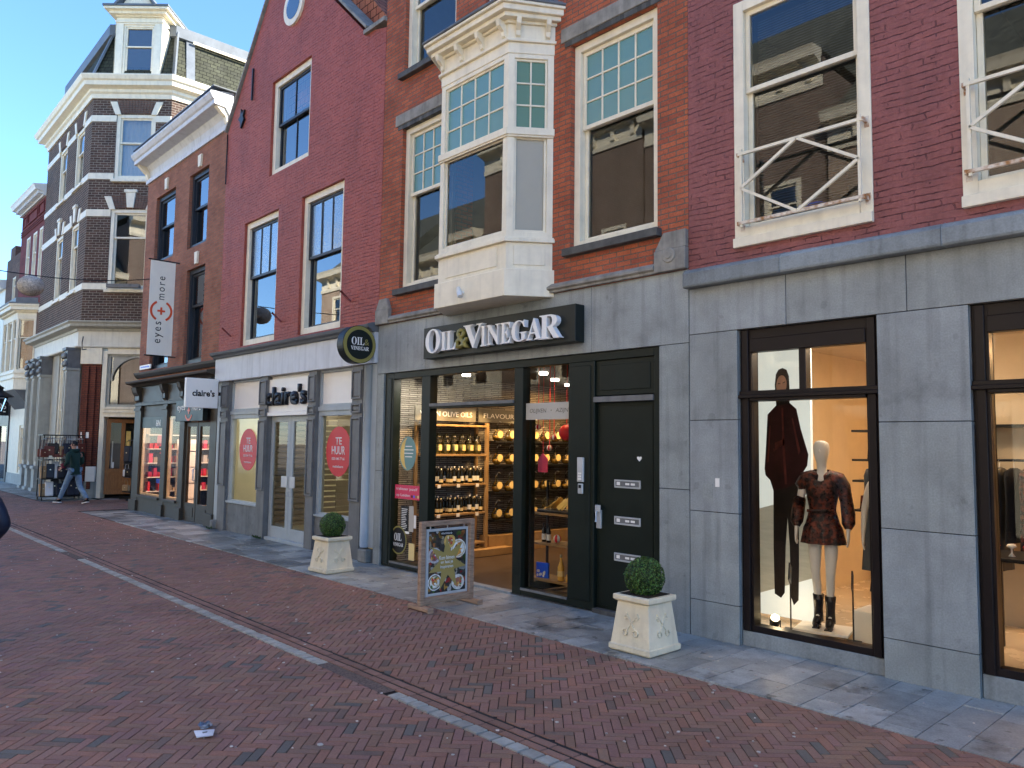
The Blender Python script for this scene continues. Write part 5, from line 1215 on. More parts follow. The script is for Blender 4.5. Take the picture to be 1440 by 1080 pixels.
b = MB(F0); b.tube([(dm+.06, .10, .92), (dm+.06, .05, .92), (dm+.06, .05, 1.02), (dm+.06, .10, 1.02)], .012); b.build('door_handle', 'steel', G)
b = MB(F0); b.box(d0, d1, .03, .2, .0, .058); b.build('door_sill', 'pale_blue_paint', G, bevel=.003)
# empty interior with slatted walls
b = MB(F0)
b.face([(-17.3, 3.4, .05), (-11.2, 3.4, .05), (-11.2, 3.4, 3.3), (-17.3, 3.4, 3.3)]); b.face([(-17.3, .2, .05), (-17.3, 3.4, .05), (-17.3, 3.4, 3.3), (-17.3, .2, 3.3)]); b.face([(-17.3, .2, .055), (-11.2, .2, .055), (-11.2, 3.4, .055), (-17.3, 3.4, .055)]); b.face([(-17.3, .2, 3.29), (-11.2, .2, 3.29), (-11.2, 3.4, 3.29), (-17.3, 3.4, 3.29)]); b.face([(-11.2, .2, .05), (-11.2, 3.4, .05), (-11.2, 3.4, 3.3), (-11.2, .2, 3.3)])
b.box(-15.5, -15.35, .3, 1.4, .06, 3.2)
b.build('shop_interior', 'room_yellow', G)
b = MB(F0)
for k in range(24): b.box(-15.33, -15.30, .35, 3.39, .2+k*.12, .29+k*.12); b.box(-15.2, -11.25, 3.36, 3.395, .2+k*.12, .29+k*.12)
for k in range(24): b.box(-13.02, -13.0, .5, 3.3, .2+k*.12, .29+k*.12)
b.build('slat_wall', 'slat', G)
lamp('shop_light', (-15.6, YF+1.4, 3.2), 2.0, 12, (1, .9, .72), sy=.6); lamp('shop_light', (-12.2, YF+1.6, 3.2), 1.0, 3, (1, .86, .6), sy=.6)
def tehuur(cx, cz, label):
    t = thing('rental_notice', label, 'notice', (cx, YF+.12, cz-.45), group='round red rental notices')
    b = MB(F0); b.disc(cx, cz, .43, .45, .11, .118, 40); b.build('disc', 'red_sticker', t)
    for s, z, w, h in (('TE', .19, .22, .13), ('HUUR', .02, .46, .15), ('020 546 77 66', -.13, .44, .05), ('makelaars', -.27, .36, .045)):
        text('lettering', s, h, MF(cx, YF+.1095, cz+z), 'white_letter', t, ext=.001, width=w, bold=.012)
tehuur(-16.06, 1.80, 'round red TE HUUR notice in the window left of the grey doors'); tehuur(-12.30, 1.82, 'round red TE HUUR notice in the window right of the grey doors')
t = thing('shop_sign', "raised black lettering claire's on the white panel above the grey doors", 'sign', (-14.15, YF, 2.7))
text('letters', "claire's", .40, MF(-14.2, YF+.035, 2.905), 'letter_black', t, ext=.05, width=1.70, bold=.03)
t = thing('blade_sign', "white square sign lettered claire's, sticking out over the pavement", 'sign', (-17.3, YF-.45, 2.7))
b = MB(); b.box(-17.40, -17.30, 6.31, 7.03, 2.71, 3.37); b.build('sign_box', 'sign_white', t, bevel=.006); b = MB(); b.box(-17.37, -17.33, 7.03, 7.18, 3.0, 3.08); b.build('bracket', 'black_metal', t)
text('lettering', "claire's", .15, MX(-17.30, 6.70, 3.04), 'letter_black', t, ext=.004, width=.50, bold=.03)

# ================= optician =================
YE = 7.2; FE = Matrix.Translation((0, YE, 0))
H_ = thing('optician_building', 'narrow brown-red brick house with a white cornice over a dark grey optician shop front', 'building', (-20.5, YE, 0))
X0, X1 = -23.45, -17.61
WE = [(-22.66, -21.15, 6.93, 8.84, 7.95), (-20.15, -18.87, 6.90, 8.86, 7.96), (-22.6, -21.15, 3.92, 6.34, 5.4), (-20.07, -18.85, 3.90, 6.34, 5.4)]
b = MB(FE); wall(b, X0, X1, 3.60, 9.6, [w[:4] for w in WE]); b.build('wall', 'brick_eyes', H_)
for a, c, d, e, rl in WE:
    window(H_, FE, a+.002, c-.002, d+.002, e-.002, .06, 'dark_sash', rail=rl, w=.11, rec=.02, fd=.2, sw=.06, sill=.02, sillm='dark_stone', curtain=None)
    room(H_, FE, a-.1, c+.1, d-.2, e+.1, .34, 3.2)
    m = (a+c)/2+.08; b = MB(FE); b.prism([(m-.08, e+.07), (m+.07, e+.07), (m+.11, e+.38), (m-.11, e+.38)], -.05, .05); b.build('keystone', 'cream', H_, bevel=.004)
b = MB(FE)
b.sweep([(.05, 9.43), (-.05, 9.43), (-.05, 9.55), (-.01, 9.56), (-.01, 9.62), (-.03, 9.75), (-.10, 9.86), (-.12, 9.9), (-.38, 9.92), (-.40, 9.93), (-.40, 10.03), (-.44, 10.06), (-.50, 10.16), (-.50, 10.21), (.05, 10.3)], X0-.06, X1-.08)
b.build('cornice', 'grey_white', H_, bevel=.003)
b = MB(FE); b.sweep([(.0, 9.55), (-.06, 9.55), (-.1, 9.7), (-.22, 9.8), (-.34, 9.915), (0, 9.915)], X1-.26, X1-.11); b.sweep([(.0, 9.55), (-.06, 9.55), (-.1, 9.7), (-.22, 9.8), (-.34, 9.915), (0, 9.915)], X0, X0+.15); b.build_each('cornice_bracket', 'cream', H_, bevel=.006)
b = MB(FE); b.box(X0, X1, -.47, .3, 10.302, 10.33); b.build('gutter', 'lead', H_)
b = MB(FE); b.box(X0+.01, X0+.2, .33, 9, 0, 9.5); b.box(X1-.2, X1-.01, .33, 9, 0, 9.5); b.box(X0+.2, X1-.2, 8.8, 9, 0, 9.5); b.build('side_wall', 'brick_brown', H_)
b = MB(FE); b.sweep([(.3, 9.6), (9, 9.6), (5, 12.0), (4.5, 12.0)], X0+.02, X1-.02); b.build('roof', 'slate', H_)
b = MB(FE)      # shop front
b.sweep([(.1, 3.46), (-.10, 3.46), (-.16, 3.52), (-.30, 3.55), (-.32, 3.60), (.1, 3.68)], X0-.1, X1-.02); b.sweep([(.1, 3.72), (-.06, 3.72), (-.12, 3.80), (-.14, 3.86), (.1, 3.9)], X0, X1-.02)
b.box(X0, X1, -.03, .12, 3.0, 3.46); b.box(X0, X1, -.07, .12, 2.92, 2.998)
for a, c in ((X0, -22.93), (-21.18, -20.86), (-19.92, -19.60), (-18.0, X1)):
    b.box(a, c, -.05, .12, 0, 2.918); b.box(a-.03, c+.03, -.10, .1, 0, .30); b.box(a-.02, c+.02, -.08, .08, 2.78, 2.86); b.sweep([(-.03, 3.02), (-.10, 3.08), (-.10, 3.2), (-.16, 3.3), (-.2, 3.44), (-.03, 3.44)], a+.06, c-.06)
for a, c in ((-22.93, -21.18), (-20.86, -19.92)):
    b.box(a, c, -.04, .12, 0, .40); b.box(a, c, -.10, .12, .40, .46); b.box(a+.0, c, .02, .1, 2.60, 2.918)
b.box(-19.60, -18.0, .0, .12, 2.44, 2.918)
sf = b.build('shop_front', 'grey_green', H_, bevel=.006)
b = MB(FE)
for a, c in ((-22.93, -21.18), (-20.86, -19.92)): b.face([(a, .0, .46), (c, .0, .46), (c, .0, 2.6), (a, .0, 2.6)])
b.build('pane', 'glass_clear', sf)
b = MB(FE)
for a, c in ((-22.93, -21.18), (-20.86, -19.92)): ring(b, a+.01, c-.01, .465, 2.59, .05, .02, .09)
b.build('window_lining', 'room_beige', sf)
b = MB(FE); b.box(-22.92, -21.19, -.012, -.004, 2.30, 2.6); b.build('dark_band', 'sign_dark', sf)
text('lettering', '&N', .17, MF(-21.6, YE-.012, 2.43), 'white_letter', sf, ext=.002, bold=.0)
for a, c in ((-19.58, -18.82), (-18.79, -18.02)):
    b = MB(FE); ring(b, a, c, .03, 2.42, .10, .0, .06, wb=.42); b.box(a+.13, c-.13, -.01, .0, .12, .36); o = b.build('door', 'grey_green', H_, bevel=.004)
    b = MB(FE); b.face([(a+.10, .03, .45), (c-.10, .03, .45), (c-.10, .03, 2.32), (a+.10, .03, 2.32)]); b.build('pane', 'glass_clear', o)
b = MB(FE); b.tube([(-18.9, .0, 1.0), (-18.9, -.05, 1.02), (-18.9, -.05, 1.28), (-18.9, .0, 1.3)], .02); b.build('door_handle', 'steel', H_)
b = MB(FE); b.box(-19.6, -18.0, -.02, .2, 0, .028); b.build('door_step', 'dark_stone', H_)
t = thing('shop_sign', 'dark box sign with an orange mark and eyes+more above the optician door', 'sign', (-18.9, YE-.15, 2.44)); b = MB(FE); b.box(-19.76, -18.02, -.22, -.105, 2.44, 2.96); b.build('sign_box', 'sign_dark', t, bevel=.006)
text('lettering', 'eyes', .16, MF(-19.38, YE-.222, 2.74), 'sign_white', t, ext=.006, width=.50); text('lettering', 'more', .12, MF(-18.42, YE-.222, 2.75), 'sign_white', t, ext=.006, width=.52)
def plusmark(M_, s, par):
    """orange plus between two curved brackets, in a plane given by the text matrix"""
    for sg in (-1, 1):
        b = MB(M_); P = [(sg*s*1.45*math.cos(a), s*1.45*math.sin(a)) for a in [R_(-62+124*k/12) for k in range(13)]]
        for p, q in zip(P, P[1:]):
            w = .36*s; n = lambda v: (v[0]*(1+w/s/1.45), v[1]*(1+w/s/1.45)); A, C, D, E_ = p, q, n(q), n(p)
            b.face([(A[0], A[1], .004), (C[0], C[1], .004), (D[0], D[1], .004), (E_[0], E_[1], .004)] if sg > 0 else [(E_[0], E_[1], .004), (D[0], D[1], .004), (C[0], C[1], .004), (A[0], A[1], .004)])
        b.build('bracket_mark', 'orange_red', par)
    b = MB(M_); w = .16*s; b.box(-.62*s, .62*s, -w, w, 0, .005); b.box(-w, w, w, .62*s, 0, .0052); b.box(-w, w, -.62*s, -w, 0, .0052); b.build('plus_mark', 'orange_red', par)
plusmark(MF(-18.89, YE-.222, 2.70) @ Matrix.Rotation(R_(90), 4, 'Z'), .14, t)
t = thing('banner_sign', 'tall cream banner reading eyes (+) more, hung out from the brick wall', 'banner', (-20.6, 6.8, 4.1))
b = MB(); b.box(-20.605, -20.595, 6.48, 7.10, 4.15, 6.60); b.build('cloth', 'banner_cloth', t)
b = MB(); b.tube([(-20.6, 6.42, 6.62), (-20.6, YE, 6.62)], .018); b.build('rod', 'black_metal', t); b = MB(); b.tube([(-20.6, 6.42, 4.13), (-20.6, YE, 4.13)], .018); b.build('rod', 'black_metal', t)
MV = Matrix(((0, 0, 1, -20.594), (0, -1, 0, 6.79), (1, 0, 0, 0), (0, 0, 0, 1)))
def mv(z, dy=0): m = MV.copy(); m[2][3] = z; m[1][3] = 6.79+dy; return m
text('lettering', 'eyes', .20, mv(4.74, -.02), 'letter_black', t, ext=.002, width=.56, spacing=1.3); text('lettering', 'more', .13, mv(5.90), 'letter_black', t, ext=.002, width=.61, spacing=1.3)
plusmark(mv(5.30) @ Matrix.Rotation(R_(90), 4, 'Z'), .155, t)
t = thing('street_name_plate', 'small blue-white street name plate at the corner of the optician house', 'street sign', (-22.85, YE-.02, 3.96)); b = MB(FE); b.box(-23.3, -22.4, -.03, -.005, 3.96, 4.08); b.build('plate', 'sign_white', t); b = MB(FE)
for k in range(14): b.box(-23.22+k*.053, -23.19+k*.053, -.033, -.03, 4.0, 4.045)
b.build('marks', 'plastic_blue', t)
# interior of the optician
b = MB(FE)
b.face([(X0+.2, 4, .05), (X1-.2, 4, .05), (X1-.2, 4, 3.2), (X0+.2, 4, 3.2)]); b.face([(X0+.2, .15, .05), (X0+.2, 4, .05), (X0+.2, 4, 3.2), (X0+.2, .15, 3.2)]); b.face([(X1-.2, .15, .05), (X1-.2, 4, .05), (X1-.2, 4, 3.2), (X1-.2, .15, 3.2)]); b.face([(X0+.2, .15, .045), (X1-.2, .15, .045), (X1-.2, 4, .045), (X0+.2, 4, .045)]); b.face([(X0+.2, .15, 3.0), (X1-.2, .15, 3.0), (X1-.2, 4, 3.0), (X0+.2, 4, 3.0)])
b.build('shop_interior', 'room_beige', H_)
lamp('shop_light', (-21, YE+1.5, 2.9), 2.5, 26, (1, .70, .58), sy=1)
lamp('shop_light', (-19, YE+1.2, 2.9), 1.2, 13, (1, .70, .58), sy=1)
for i in range(6):
    b = MB(FE); b.lathe([(0, 2.95), (.09, 2.95), (.09, 2.99), (0, 2.99)], (-22.5+i*.8, .8+.5*(i % 2), 0), 14); b.build('ceiling_lamp', 'lamp_warm', H_)
cols = ['pink_sticker', 'sign_white', 'red_sticker', 'black_cloth', 'card_yellow', 'orange_red', 'plastic_blue']
for i in range(4):
    y = YE+1.0+i*.6; t = thing('display_cabinet', ['nearest', 'second', 'third', 'farthest'][i]+' of the tall glass cabinets inside the optician shop', 'cabinet', (-22.6+i*1.1, y, .05))
    b = MB(); 
    for z in (.3, .75, 1.2, 1.65): b.box(-23.0+i*1.1, -22.2+i*1.1, y, y+.3, z, z+.03)
    b.box(-23.0+i*1.1, -22.97+i*1.1, y, y+.3, .05, 2.0); b.box(-22.23+i*1.1, -22.2+i*1.1, y, y+.3, .05, 2.0); b.build('frame', 'sign_white', t)
    b = MB()
    for z in (.33, .78, 1.23, 1.68):
        for k in range(5): v = random.uniform(.3, 1.6); b.col = (v, v*.8, v*.7); b.box(-22.93+i*1.1+k*.14, -22.84+i*1.1+k*.14, y+.05, y+.2, z, z+random.uniform(.08, .2))
    b.build('goods', 'room_beige', t)
for i, (x, z, w, h, c) in enumerate(((-22.1, 1.95, .42, .30, 'pink_sticker'), (-22.1, 1.35, .30, .5, 'black_cloth'), (-22.15, .85, .30, .12, 'plastic_blue'), (-20.3, 1.55, .3, .7, 'black_cloth'), (-22.1, 1.55, .18, .2, 'red_sticker'))):
    b = MB(FE); b.box(x-w/2, x+w/2, .22+.01*i, .235+.01*i, z-h/2, z+h/2); o = b.build('window_card', c); recentre(o)
    tag(o, ['dark pink card hanging highest in the left optician window', 'tall dark panel of spectacles in the left optician window', 'small violet-blue card low in the left optician window', 'tall dark panel in the narrow optician window', 'small red card on the dark panel in the optician window'][i], 'card')
t = thing('wall_cabinet', 'long white cabinet of spectacles and boxes along the left optician wall', 'cabinet', (-23.1, YE+1.5, .05))
b = MB(FE)
for z in (.5, .9, 1.3, 1.7, 2.1): b.box(-23.24, -22.95, .2, 3.9, z, z+.03)
b.build('shelf', 'sign_white', t)
b = MB(FE)
for z in (.53, .93, 1.33, 1.73):
    for k in range(26): v = random.uniform(.3, 1.5); b.m = random.randrange(5); b.col = (v, v, v); b.box(-23.2, -23.0, .25+k*.14, .25+k*.14+random.uniform(.06, .12), z, z+random.uniform(.08, .28))
b.build('goods', ['room_beige', 'pink_sticker', 'sign_white', 'black_cloth', 'red_sticker'], t)
b = MB(FE); b.box(-19.3, -18.2, 1.2, 1.8, .05, .95); o = b.build('shop_counter', 'orange_red', bevel=.01); recentre(o); tag(o, 'low orange counter just inside the optician doors', 'counter')
b = MB(FE); b.box(-19.2, -18.3, 1.25, 1.7, .955, 1.25); o = b.build('yellow_display', 'card_yellow', bevel=.02); recentre(o); tag(o, 'yellow display case on the orange counter of the optician', 'display case')
# ================= corner building with mansard roof =================
mat('taupe', (.40, .385, .32), .55, var=.12, streak=.2)
mat('taupe_light', (.68, .65, .55), .5, var=.1, streak=.15)
CLx, CLy = -29.03, 6.97; ANG = R_(46.9); LC = 2.74
FC = frame(CLx, CLy, ANG); CRx, CRy = CLx+LC*math.cos(ANG), CLy+LC*math.sin(ANG)
LX = 6.87; FL = frame(CLx-LX, CLy+.11, math.atan2(-.11, LX)); FR = frame(CRx, CRy, R_(90)); LR_ = 9.
D = thing('corner_building', 'tall dark brick corner house with white bands and a mansard roof with a white dormer', 'building', (CLx, CLy, 0))
wc = [(.85, 2.21, 10.93, 13.25, 12.25), (.82, 2.18, 7.07, 9.88, 8.9)]
def lx(X): return X-(CLx-LX)
wl = [(lx(-33.68), lx(-32.50), 11.03, 13.15, 12.3), (lx(-31.18), lx(-29.98), 11.03, 13.15, 12.3), (lx(-33.50), lx(-32.40), 7.18, 9.65, 8.85), (lx(-31.12), lx(-30.05), 7.18, 9.65, 8.85)]
b = MB(FC); wall(b, 0, LC, 5.9, 13.82, [w[:4] for w in wc]); b.fr = FL; wall(b, 0, LX, 5.9, 13.82, [w[:4] for w in wl]); b.fr = FR; wall(b, 0, LR_, 0, 13.82, [(1.2, 2.3, 10.9, 13.2), (1.2, 2.3, 7.1, 9.6)])
b.build('wall', 'brick_dark', D)
for i, w in enumerate(wc): window(D, FC, w[0]+.002, w[1]-.002, w[2], w[3]-.002, -.01, 'cream', rail=w[4], w=.12, rec=.03, fd=.18, sw=.06, sill=.10, sillm='cream', curtain='curtain_white' if i == 0 else None); room(D, FC, w[0]-.1, w[1]+.1, w[2]-.2, w[3]+.1, .34, 1.6, m='room_dark')
for w in wl: window(D, FL, w[0]+.002, w[1]-.002, w[2], w[3]-.002, -.01, 'cream', rail=w[4], w=.12, rec=.03, fd=.18, sw=.06, sill=.06); room(D, FL, w[0]-.1, w[1]+.1, w[2]-.2, w[3]+.1, .34, 1.6)
for z0, z1 in ((10.9, 13.2), (7.1, 9.6)): window(D, FR, 1.202, 2.298, z0, z1-.002, -.01, 'cream', rail=z1-.9, w=.12, rec=.03, fd=.18, sw=.06, sill=.06)
b = MB(FC)
def bands(b, L, ws, y=-.03):
    for z0, z1, idx in ((12.98, 13.2, 0), (10.93, 11.14, 0), (9.62, 9.86, 1), (7.07, 7.28, 1)):
        segs = [w for w in ws if (w[2] > 10) == (idx == 0)]; x = .0
        for w in sorted(segs): b.box(x, w[0]-.002, y, .05, z0, z1); x = w[1]+.002
        b.box(x, L, y, .05, z0, z1)
bands(b, LC, wc); b.fr = FL; bands(b, LX, wl); b.build_each('white_band', 'cream', D)
def arch(fr, w, key, nm='arch'):
    a, c, z = w[0], w[1], w[3]; m = (a+c)/2
    b = MB(fr); n = 15
    for k in range(n):
        t0, t1 = k/n, (k+1)/n; v = random.uniform(.7, 1.2); b.col = (v, v*.9, v*.85)
        xa, xb = a+(c-a)*t0, a+(c-a)*t1; xa2, xb2 = a-.14+(c-a+.28)*t0, a-.14+(c-a+.28)*t1; s0, s1 = .10*math.sin(math.pi*t0), .10*math.sin(math.pi*t1)
        b.prism([(xa+.006, z+.01+s0*.3), (xb-.006, z+.01+s1*.3), (xb2-.006, z+.42+s1), (xa2+.006, z+.42+s0)], -.02, .03)
    b.build('brick_arch', 'brick_brown', D)
    b = MB(fr); b.prism([(a-.04, z-.02), (a+.16, z-.02), (a, z+.44), (a-.24, z+.44)], -.045, .04); b.prism([(c-.16, z-.02), (c+.04, z-.02), (c+.24, z+.44), (c, z+.44)], -.045, .04)
    if key: b.prism([(m-.11, z+.05), (m+.11, z+.05), (m+.17, z+.58), (m-.17, z+.58)], -.07, .04); b.box(m-.22, m+.22, -.09, .04, z+.58, z+.68)
    b.build('keystone', 'cream', D, bevel=.006)
arch(FC, wc[0], False); arch(FC, wc[1], True)
for w in wl[:2]: arch(FL, w, False)
for w in wl[2:]: arch(FL, w, True)
def corn(prof, m, nm, mat_):
    """moulding run round the left face, the chamfer and the right face"""
    b = MB(); n = len(prof)
    def pt(i, off):      # mitred plan points
        P = [(CLx-LX, CLy+.11), (CLx, CLy), (CRx, CRy), (CRx, CRy+LR_)]
        N = [Vector((-.016, -1, 0)), Vector((-.016, -1, 0)).normalized(), Vector((math.sin(ANG), -math.cos(ANG), 0)), Vector((1, 0, 0))]
        if i == 0: v = N[0]; k = 1
        elif i == 3: v = N[3]; k = 1
        else:
            a, c = (N[1], N[2]) if i == 1 else (N[2], N[3]); v = (a+c).normalized(); k = 1/max(.3, v.dot(a))
        ex = Vector((-off, 0, 0)) if i == 0 else Vector((0, 0, 0))
        return Vector((P[i][0], P[i][1], 0))+v*off*k+ex
    for i in range(3):
        for k in range(n-1):
            (o0, z0), (o1, z1) = prof[k], prof[k+1]
            A, B_, C_, D_ = pt(i, o0), pt(i+1, o0), pt(i+1, o1), pt(i, o1)
            A.z = z0; B_.z = z0; C_.z = z1; D_.z = z1; b.face([A, B_, C_, D_])
    b.face([Vector((pt(0, o).x, pt(0, o).y, z)) for o, z in prof][::-1])
    return b.build(nm, mat_, D)
corn([(-.1, 13.80), (.05, 13.80), (.07, 13.95), (.14, 14.0), (.14, 14.1), (.34, 14.16), (.36, 14.30), (.42, 14.34), (.48, 14.46), (.48, 14.50), (-.3, 14.56)], 0, 'cornice', 'cream')
corn([(-.1, 5.62), (.10, 5.62), (.12, 5.70), (.34, 5.76), (.36, 5.84), (.42, 5.90), (.42, 5.94), (-.1, 6.02)], 0, 'shop_cornice', 'taupe')
corn([(-.2, 5.06), (.12, 5.06), (.14, 5.10), (.06, 5.12), (.06, 5.62), (-.1, 5.62)], 0, 'entablature', 'taupe_light')
# mansard roof
def roofpt(i, inset, z):
    P = [(CLx-LX, CLy+.11), (CLx, CLy), (CRx, CRy), (CRx, CRy+LR_)]
    N = [Vector((0, 1, 0)), (Vector((0, 1, 0))+Vector((-math.sin(ANG), math.cos(ANG), 0))).normalized()*1.08, (Vector((-1, 0, 0))+Vector((-math.sin(ANG), math.cos(ANG), 0))).normalized()*1.08, Vector((-1, 0, 0))]
    return Vector((P[i][0], P[i][1], 0))+N[i]*inset+Vector((0, 0, z))
b = MB()
for i in range(3):
    a, c = roofpt(i, -.12, 14.5), roofpt(i+1, -.12, 14.5); d, e = roofpt(i+1, .62, 16.5), roofpt(i, .62, 16.5); L = (c-a).length
    b.face([a, c, d, e], uv=[(0, 0), (L, 0), (L, 2.1), (0, 2.1)])
b.face([roofpt(0, -.12, 14.5), roofpt(0, .62, 16.5), roofpt(0, 6, 16.5), roofpt(0, 6, 14.5)])
brick('slate_tiles', (.062, .064, .042), (.045, .046, .034), (.014, .014, .011), bw=.26, rh=.16, ms=.012, bump=.7, var=.35)
b.build('mansard_roof', 'slate_tiles', D)
b = MB()
for i in range(3):
    for q, (i0, z0, i1, z1) in enumerate(((.44, 16.35, .44, 16.75), (.44, 16.75, .8, 16.9))):
        b.face([roofpt(i, i0, z0), roofpt(i+1, i0, z0), roofpt(i+1, i1, z1), roofpt(i, i1, z1)])
    b.face([roofpt(i, .8, 16.9), roofpt(i+1, .8, 16.9), roofpt(i+1, 4, 17.0), roofpt(i, 4, 17.0)])
    b.face([roofpt(i+1, .44, 16.35), roofpt(i, .44, 16.35), roofpt(i, .7, 16.3), roofpt(i+1, .7, 16.3)])
for i in (1, 2): b.bar(roofpt(i, -.12, 14.5), roofpt(i, .60, 16.5), .34, .06, up=(0, -1, .3))
b.bar(roofpt(2, -.10, 14.5)+Vector((0, .6, 0)), roofpt(2, .55, 16.4)+Vector((0, .5, 0)), .3, .05, up=(1, 0, .3))
b.build('lead_flashing', 'lead', D)
b = MB(); b.bar(roofpt(2, .42, 16.30)+Vector((.04, .6, 0)), roofpt(3, .42, 16.30)+Vector((.04, 0, 0)), .06, .09); b.build('roof_trim', 'cream', D)
# dormer on the chamfer
b = MB(FC); u0, u1 = .70, 2.32
ring(b, u0, u1, 14.50, 16.52, .26, -.10, .25, wb=.05, wt=.06); b.box(u0, u1, .25, 2.2, 14.5, 16.5); b.box(u0-.03, u1+.03, -.13, .3, 16.52, 16.60); b.box(u0, u1, -.08, 2.2, 16.60, 16.72); b.box(u0-.02, u1+.02, -.15, 1, 16.72, 16.77)
b.box(u0-.30, u1+.30, -.42, 2.4, 16.87, 16.95); b.box(u0-.18, u1+.18, -.28, 2.3, 16.77, 16.87); b.prism([((u0+u1)/2-.62, 16.95), ((u0+u1)/2+.62, 16.95), ((u0+u1)/2, 17.78)], -.30, 1.8)
dm_ = b.build('dormer', 'cream', D, bevel=.006)
b = MB(FC); b.box(u0-.33, u1+.33, -.46, 2.5, 16.95, 17.02); m = (u0+u1)/2
b.bar((m-.70, .8, 16.97), (m, .8, 17.88), 2.6, .08, up=(-.78, 0, .62)); b.bar((m+.70, .8, 16.97), (m, .8, 17.88), 2.6, .08, up=(.78, 0, .62)); b.build('dormer_roof', 'lead', dm_)
b = MB(FC); ring(b, u0+.26, u1-.26, 14.55, 16.46, .07, -.06, .0); ring(b, u0+.33, u1-.33, 14.62, 15.72, .06, .0, .05); ring(b, u0+.33, u1-.33, 15.66, 16.39, .05, -.03, .02); b.build('dormer_sash', 'cream', dm_, bevel=.004)
b = MB(FC); b.face([(u0+.35, .02, 14.65), (u1-.35, .02, 14.65), (u1-.35, .02, 16.36), (u0+.35, .02, 16.36)]); b.build('pane', 'glass_upper', dm_)
b = MB(FC); b.box(u0+.3, u1-.3, .06, .2, 14.6, 16.4); b.build('dark_backing', 'room_dark', dm_)  # dark slab behind the dormer glass, in place of a room
b = MB(FC)
for s in (u0-.02, u1+.0): b.face([(s, -.1, 14.5), (s, 1.4, 14.5), (s, 1.4, 16.5), (s, -.1, 16.5)])
b.build('dormer_cheek', 'cream', dm_)
# ground floor of the corner building
b = MB(FC); b.box(.16, .80, -.03, .3, 0, 4.5); b.box(.30, .42, -.09, -.03, .3, 4.4); b.box(.54, .66, -.09, -.03, .3, 4.4); b.build('glazed_pier', 'brick_glazed', D)
b = MB(FC); b.box(.12, .84, -.1, .3, 4.5, 5.05); b.box(.84, 1.0, -.04, .25, 0, 4.95); b.box(1.0, 2.74, -.05, .25, 4.85, 5.05)
b.box(.95, 2.74, -.07, .25, 2.72, 2.86); b.box(.93, 2.74, -.11, .25, 2.86, 2.98); b.box(.93, 2.74, -.14, .25, 2.98, 3.06); b.box(2.6, 2.74, -.04, .25, 0, 2.72)
b.build('door_frame', 'cream', D, bevel=.006)
b = MB(FC); n = 16; cx_, cz_, r_ = 2.05, 3.95, .88; P = []
ring(b, 1.0, 2.74, 3.06, 4.85, .09, .02, .12)
for k in range(n):
    a0, a1 = math.pi*k/n, math.pi*(k+1)/n
    for (ra, rb, y0_, y1_) in ((r_, r_+.06, -.0, .1),): b.face([(cx_+ra*math.cos(a0), y0_, cz_+ra*.9*math.sin(a0)), (cx_+rb*math.cos(a0), y0_, cz_+rb*.9*math.sin(a0)), (cx_+rb*math.cos(a1), y0_, cz_+rb*.9*math.sin(a1)), (cx_+ra*math.cos(a1), y0_, cz_+ra*.9*math.sin(a1))][::-1])
    if cx_+r_*math.cos(a1) < 2.7: b.face([(cx_+r_*math.cos(a0), .02, cz_+r_*.9*math.sin(a0)), (cx_+r_*math.cos(a0), .02, 4.8), (cx_+r_*math.cos(a1), .02, 4.8), (cx_+r_*math.cos(a1), .02, cz_+r_*.9*math.sin(a1))])
b.build('arched_transom', 'taupe', D)
b = MB(FC); b.face([(1.05, .07, 3.1), (2.7, .07, 3.1), (2.7, .07, 4.8), (1.05, .07, 4.8)]); b.build('pane', 'glass_upper', D)
b = MB(FC); b.face([(1.0, .9, 3.0), (2.74, .9, 3.0), (2.74, .9, 4.9), (1.0, .9, 4.9)]); b.build('transom_backing', 'taupe', D)
room(D, FC, .86, 2.9, .03, 2.72, .26, 3.0, m='room_dark', name='entrance_room')
hd = FC @ Matrix.Translation((1.02, .12, 0)) @ Matrix.Rotation(R_(28), 4, 'Z')
b = MB(hd); ring(b, 0, 1.02, .12, 2.66, .13, -.025, .025, wb=.16); b.box(.45, .57, -.025, .025, .9, 2.53); b.box(.13, .89, -.025, .025, .82, .98); b.box(.13, .89, -.01, .01, .28, .82); b.box(.19, .42, -.022, .01, .34, .76); b.box(.60, .83, -.022, .01, .34, .76); dd = b.build('wooden_door', 'wood_door', D, bevel=.006)
b = MB(hd); b.face([(.13, 0, .98), (.45, 0, .98), (.45, 0, 2.53), (.13, 0, 2.53)]); b.face([(.57, 0, .98), (.89, 0, .98), (.89, 0, 2.53), (.57, 0, 2.53)]); b.build('pane', 'glass_shop', dd)
b = MB(hd); b.box(.60, .74, -.012, -.008, 1.75, 2.25); b.build('door_notice', 'card_yellow', dd)
b = MB(hd); b.box(.22, .27, -.04, -.012, 1.0, 1.2); b.tube([(.2, .03, 1.0), (.2, .03, 1.9)], .02); b.build('door_goods', 'sign_white', dd)
b = MB(FC); b.box(.24, .52, -.06, -.03, 2.0, 2.2); b.build('number_plate', 'sign_white', D); b = MB(FC); b.box(.5, .82, -.12, -.03, .55, 1.05); b.build('letter_box', 'sign_white', D, bevel=.01)
b = MB(FC); b.box(.1, .85, -.06, .3, 0, .55); b.build('plinth', 'bluestone_ov', D, bevel=.004)
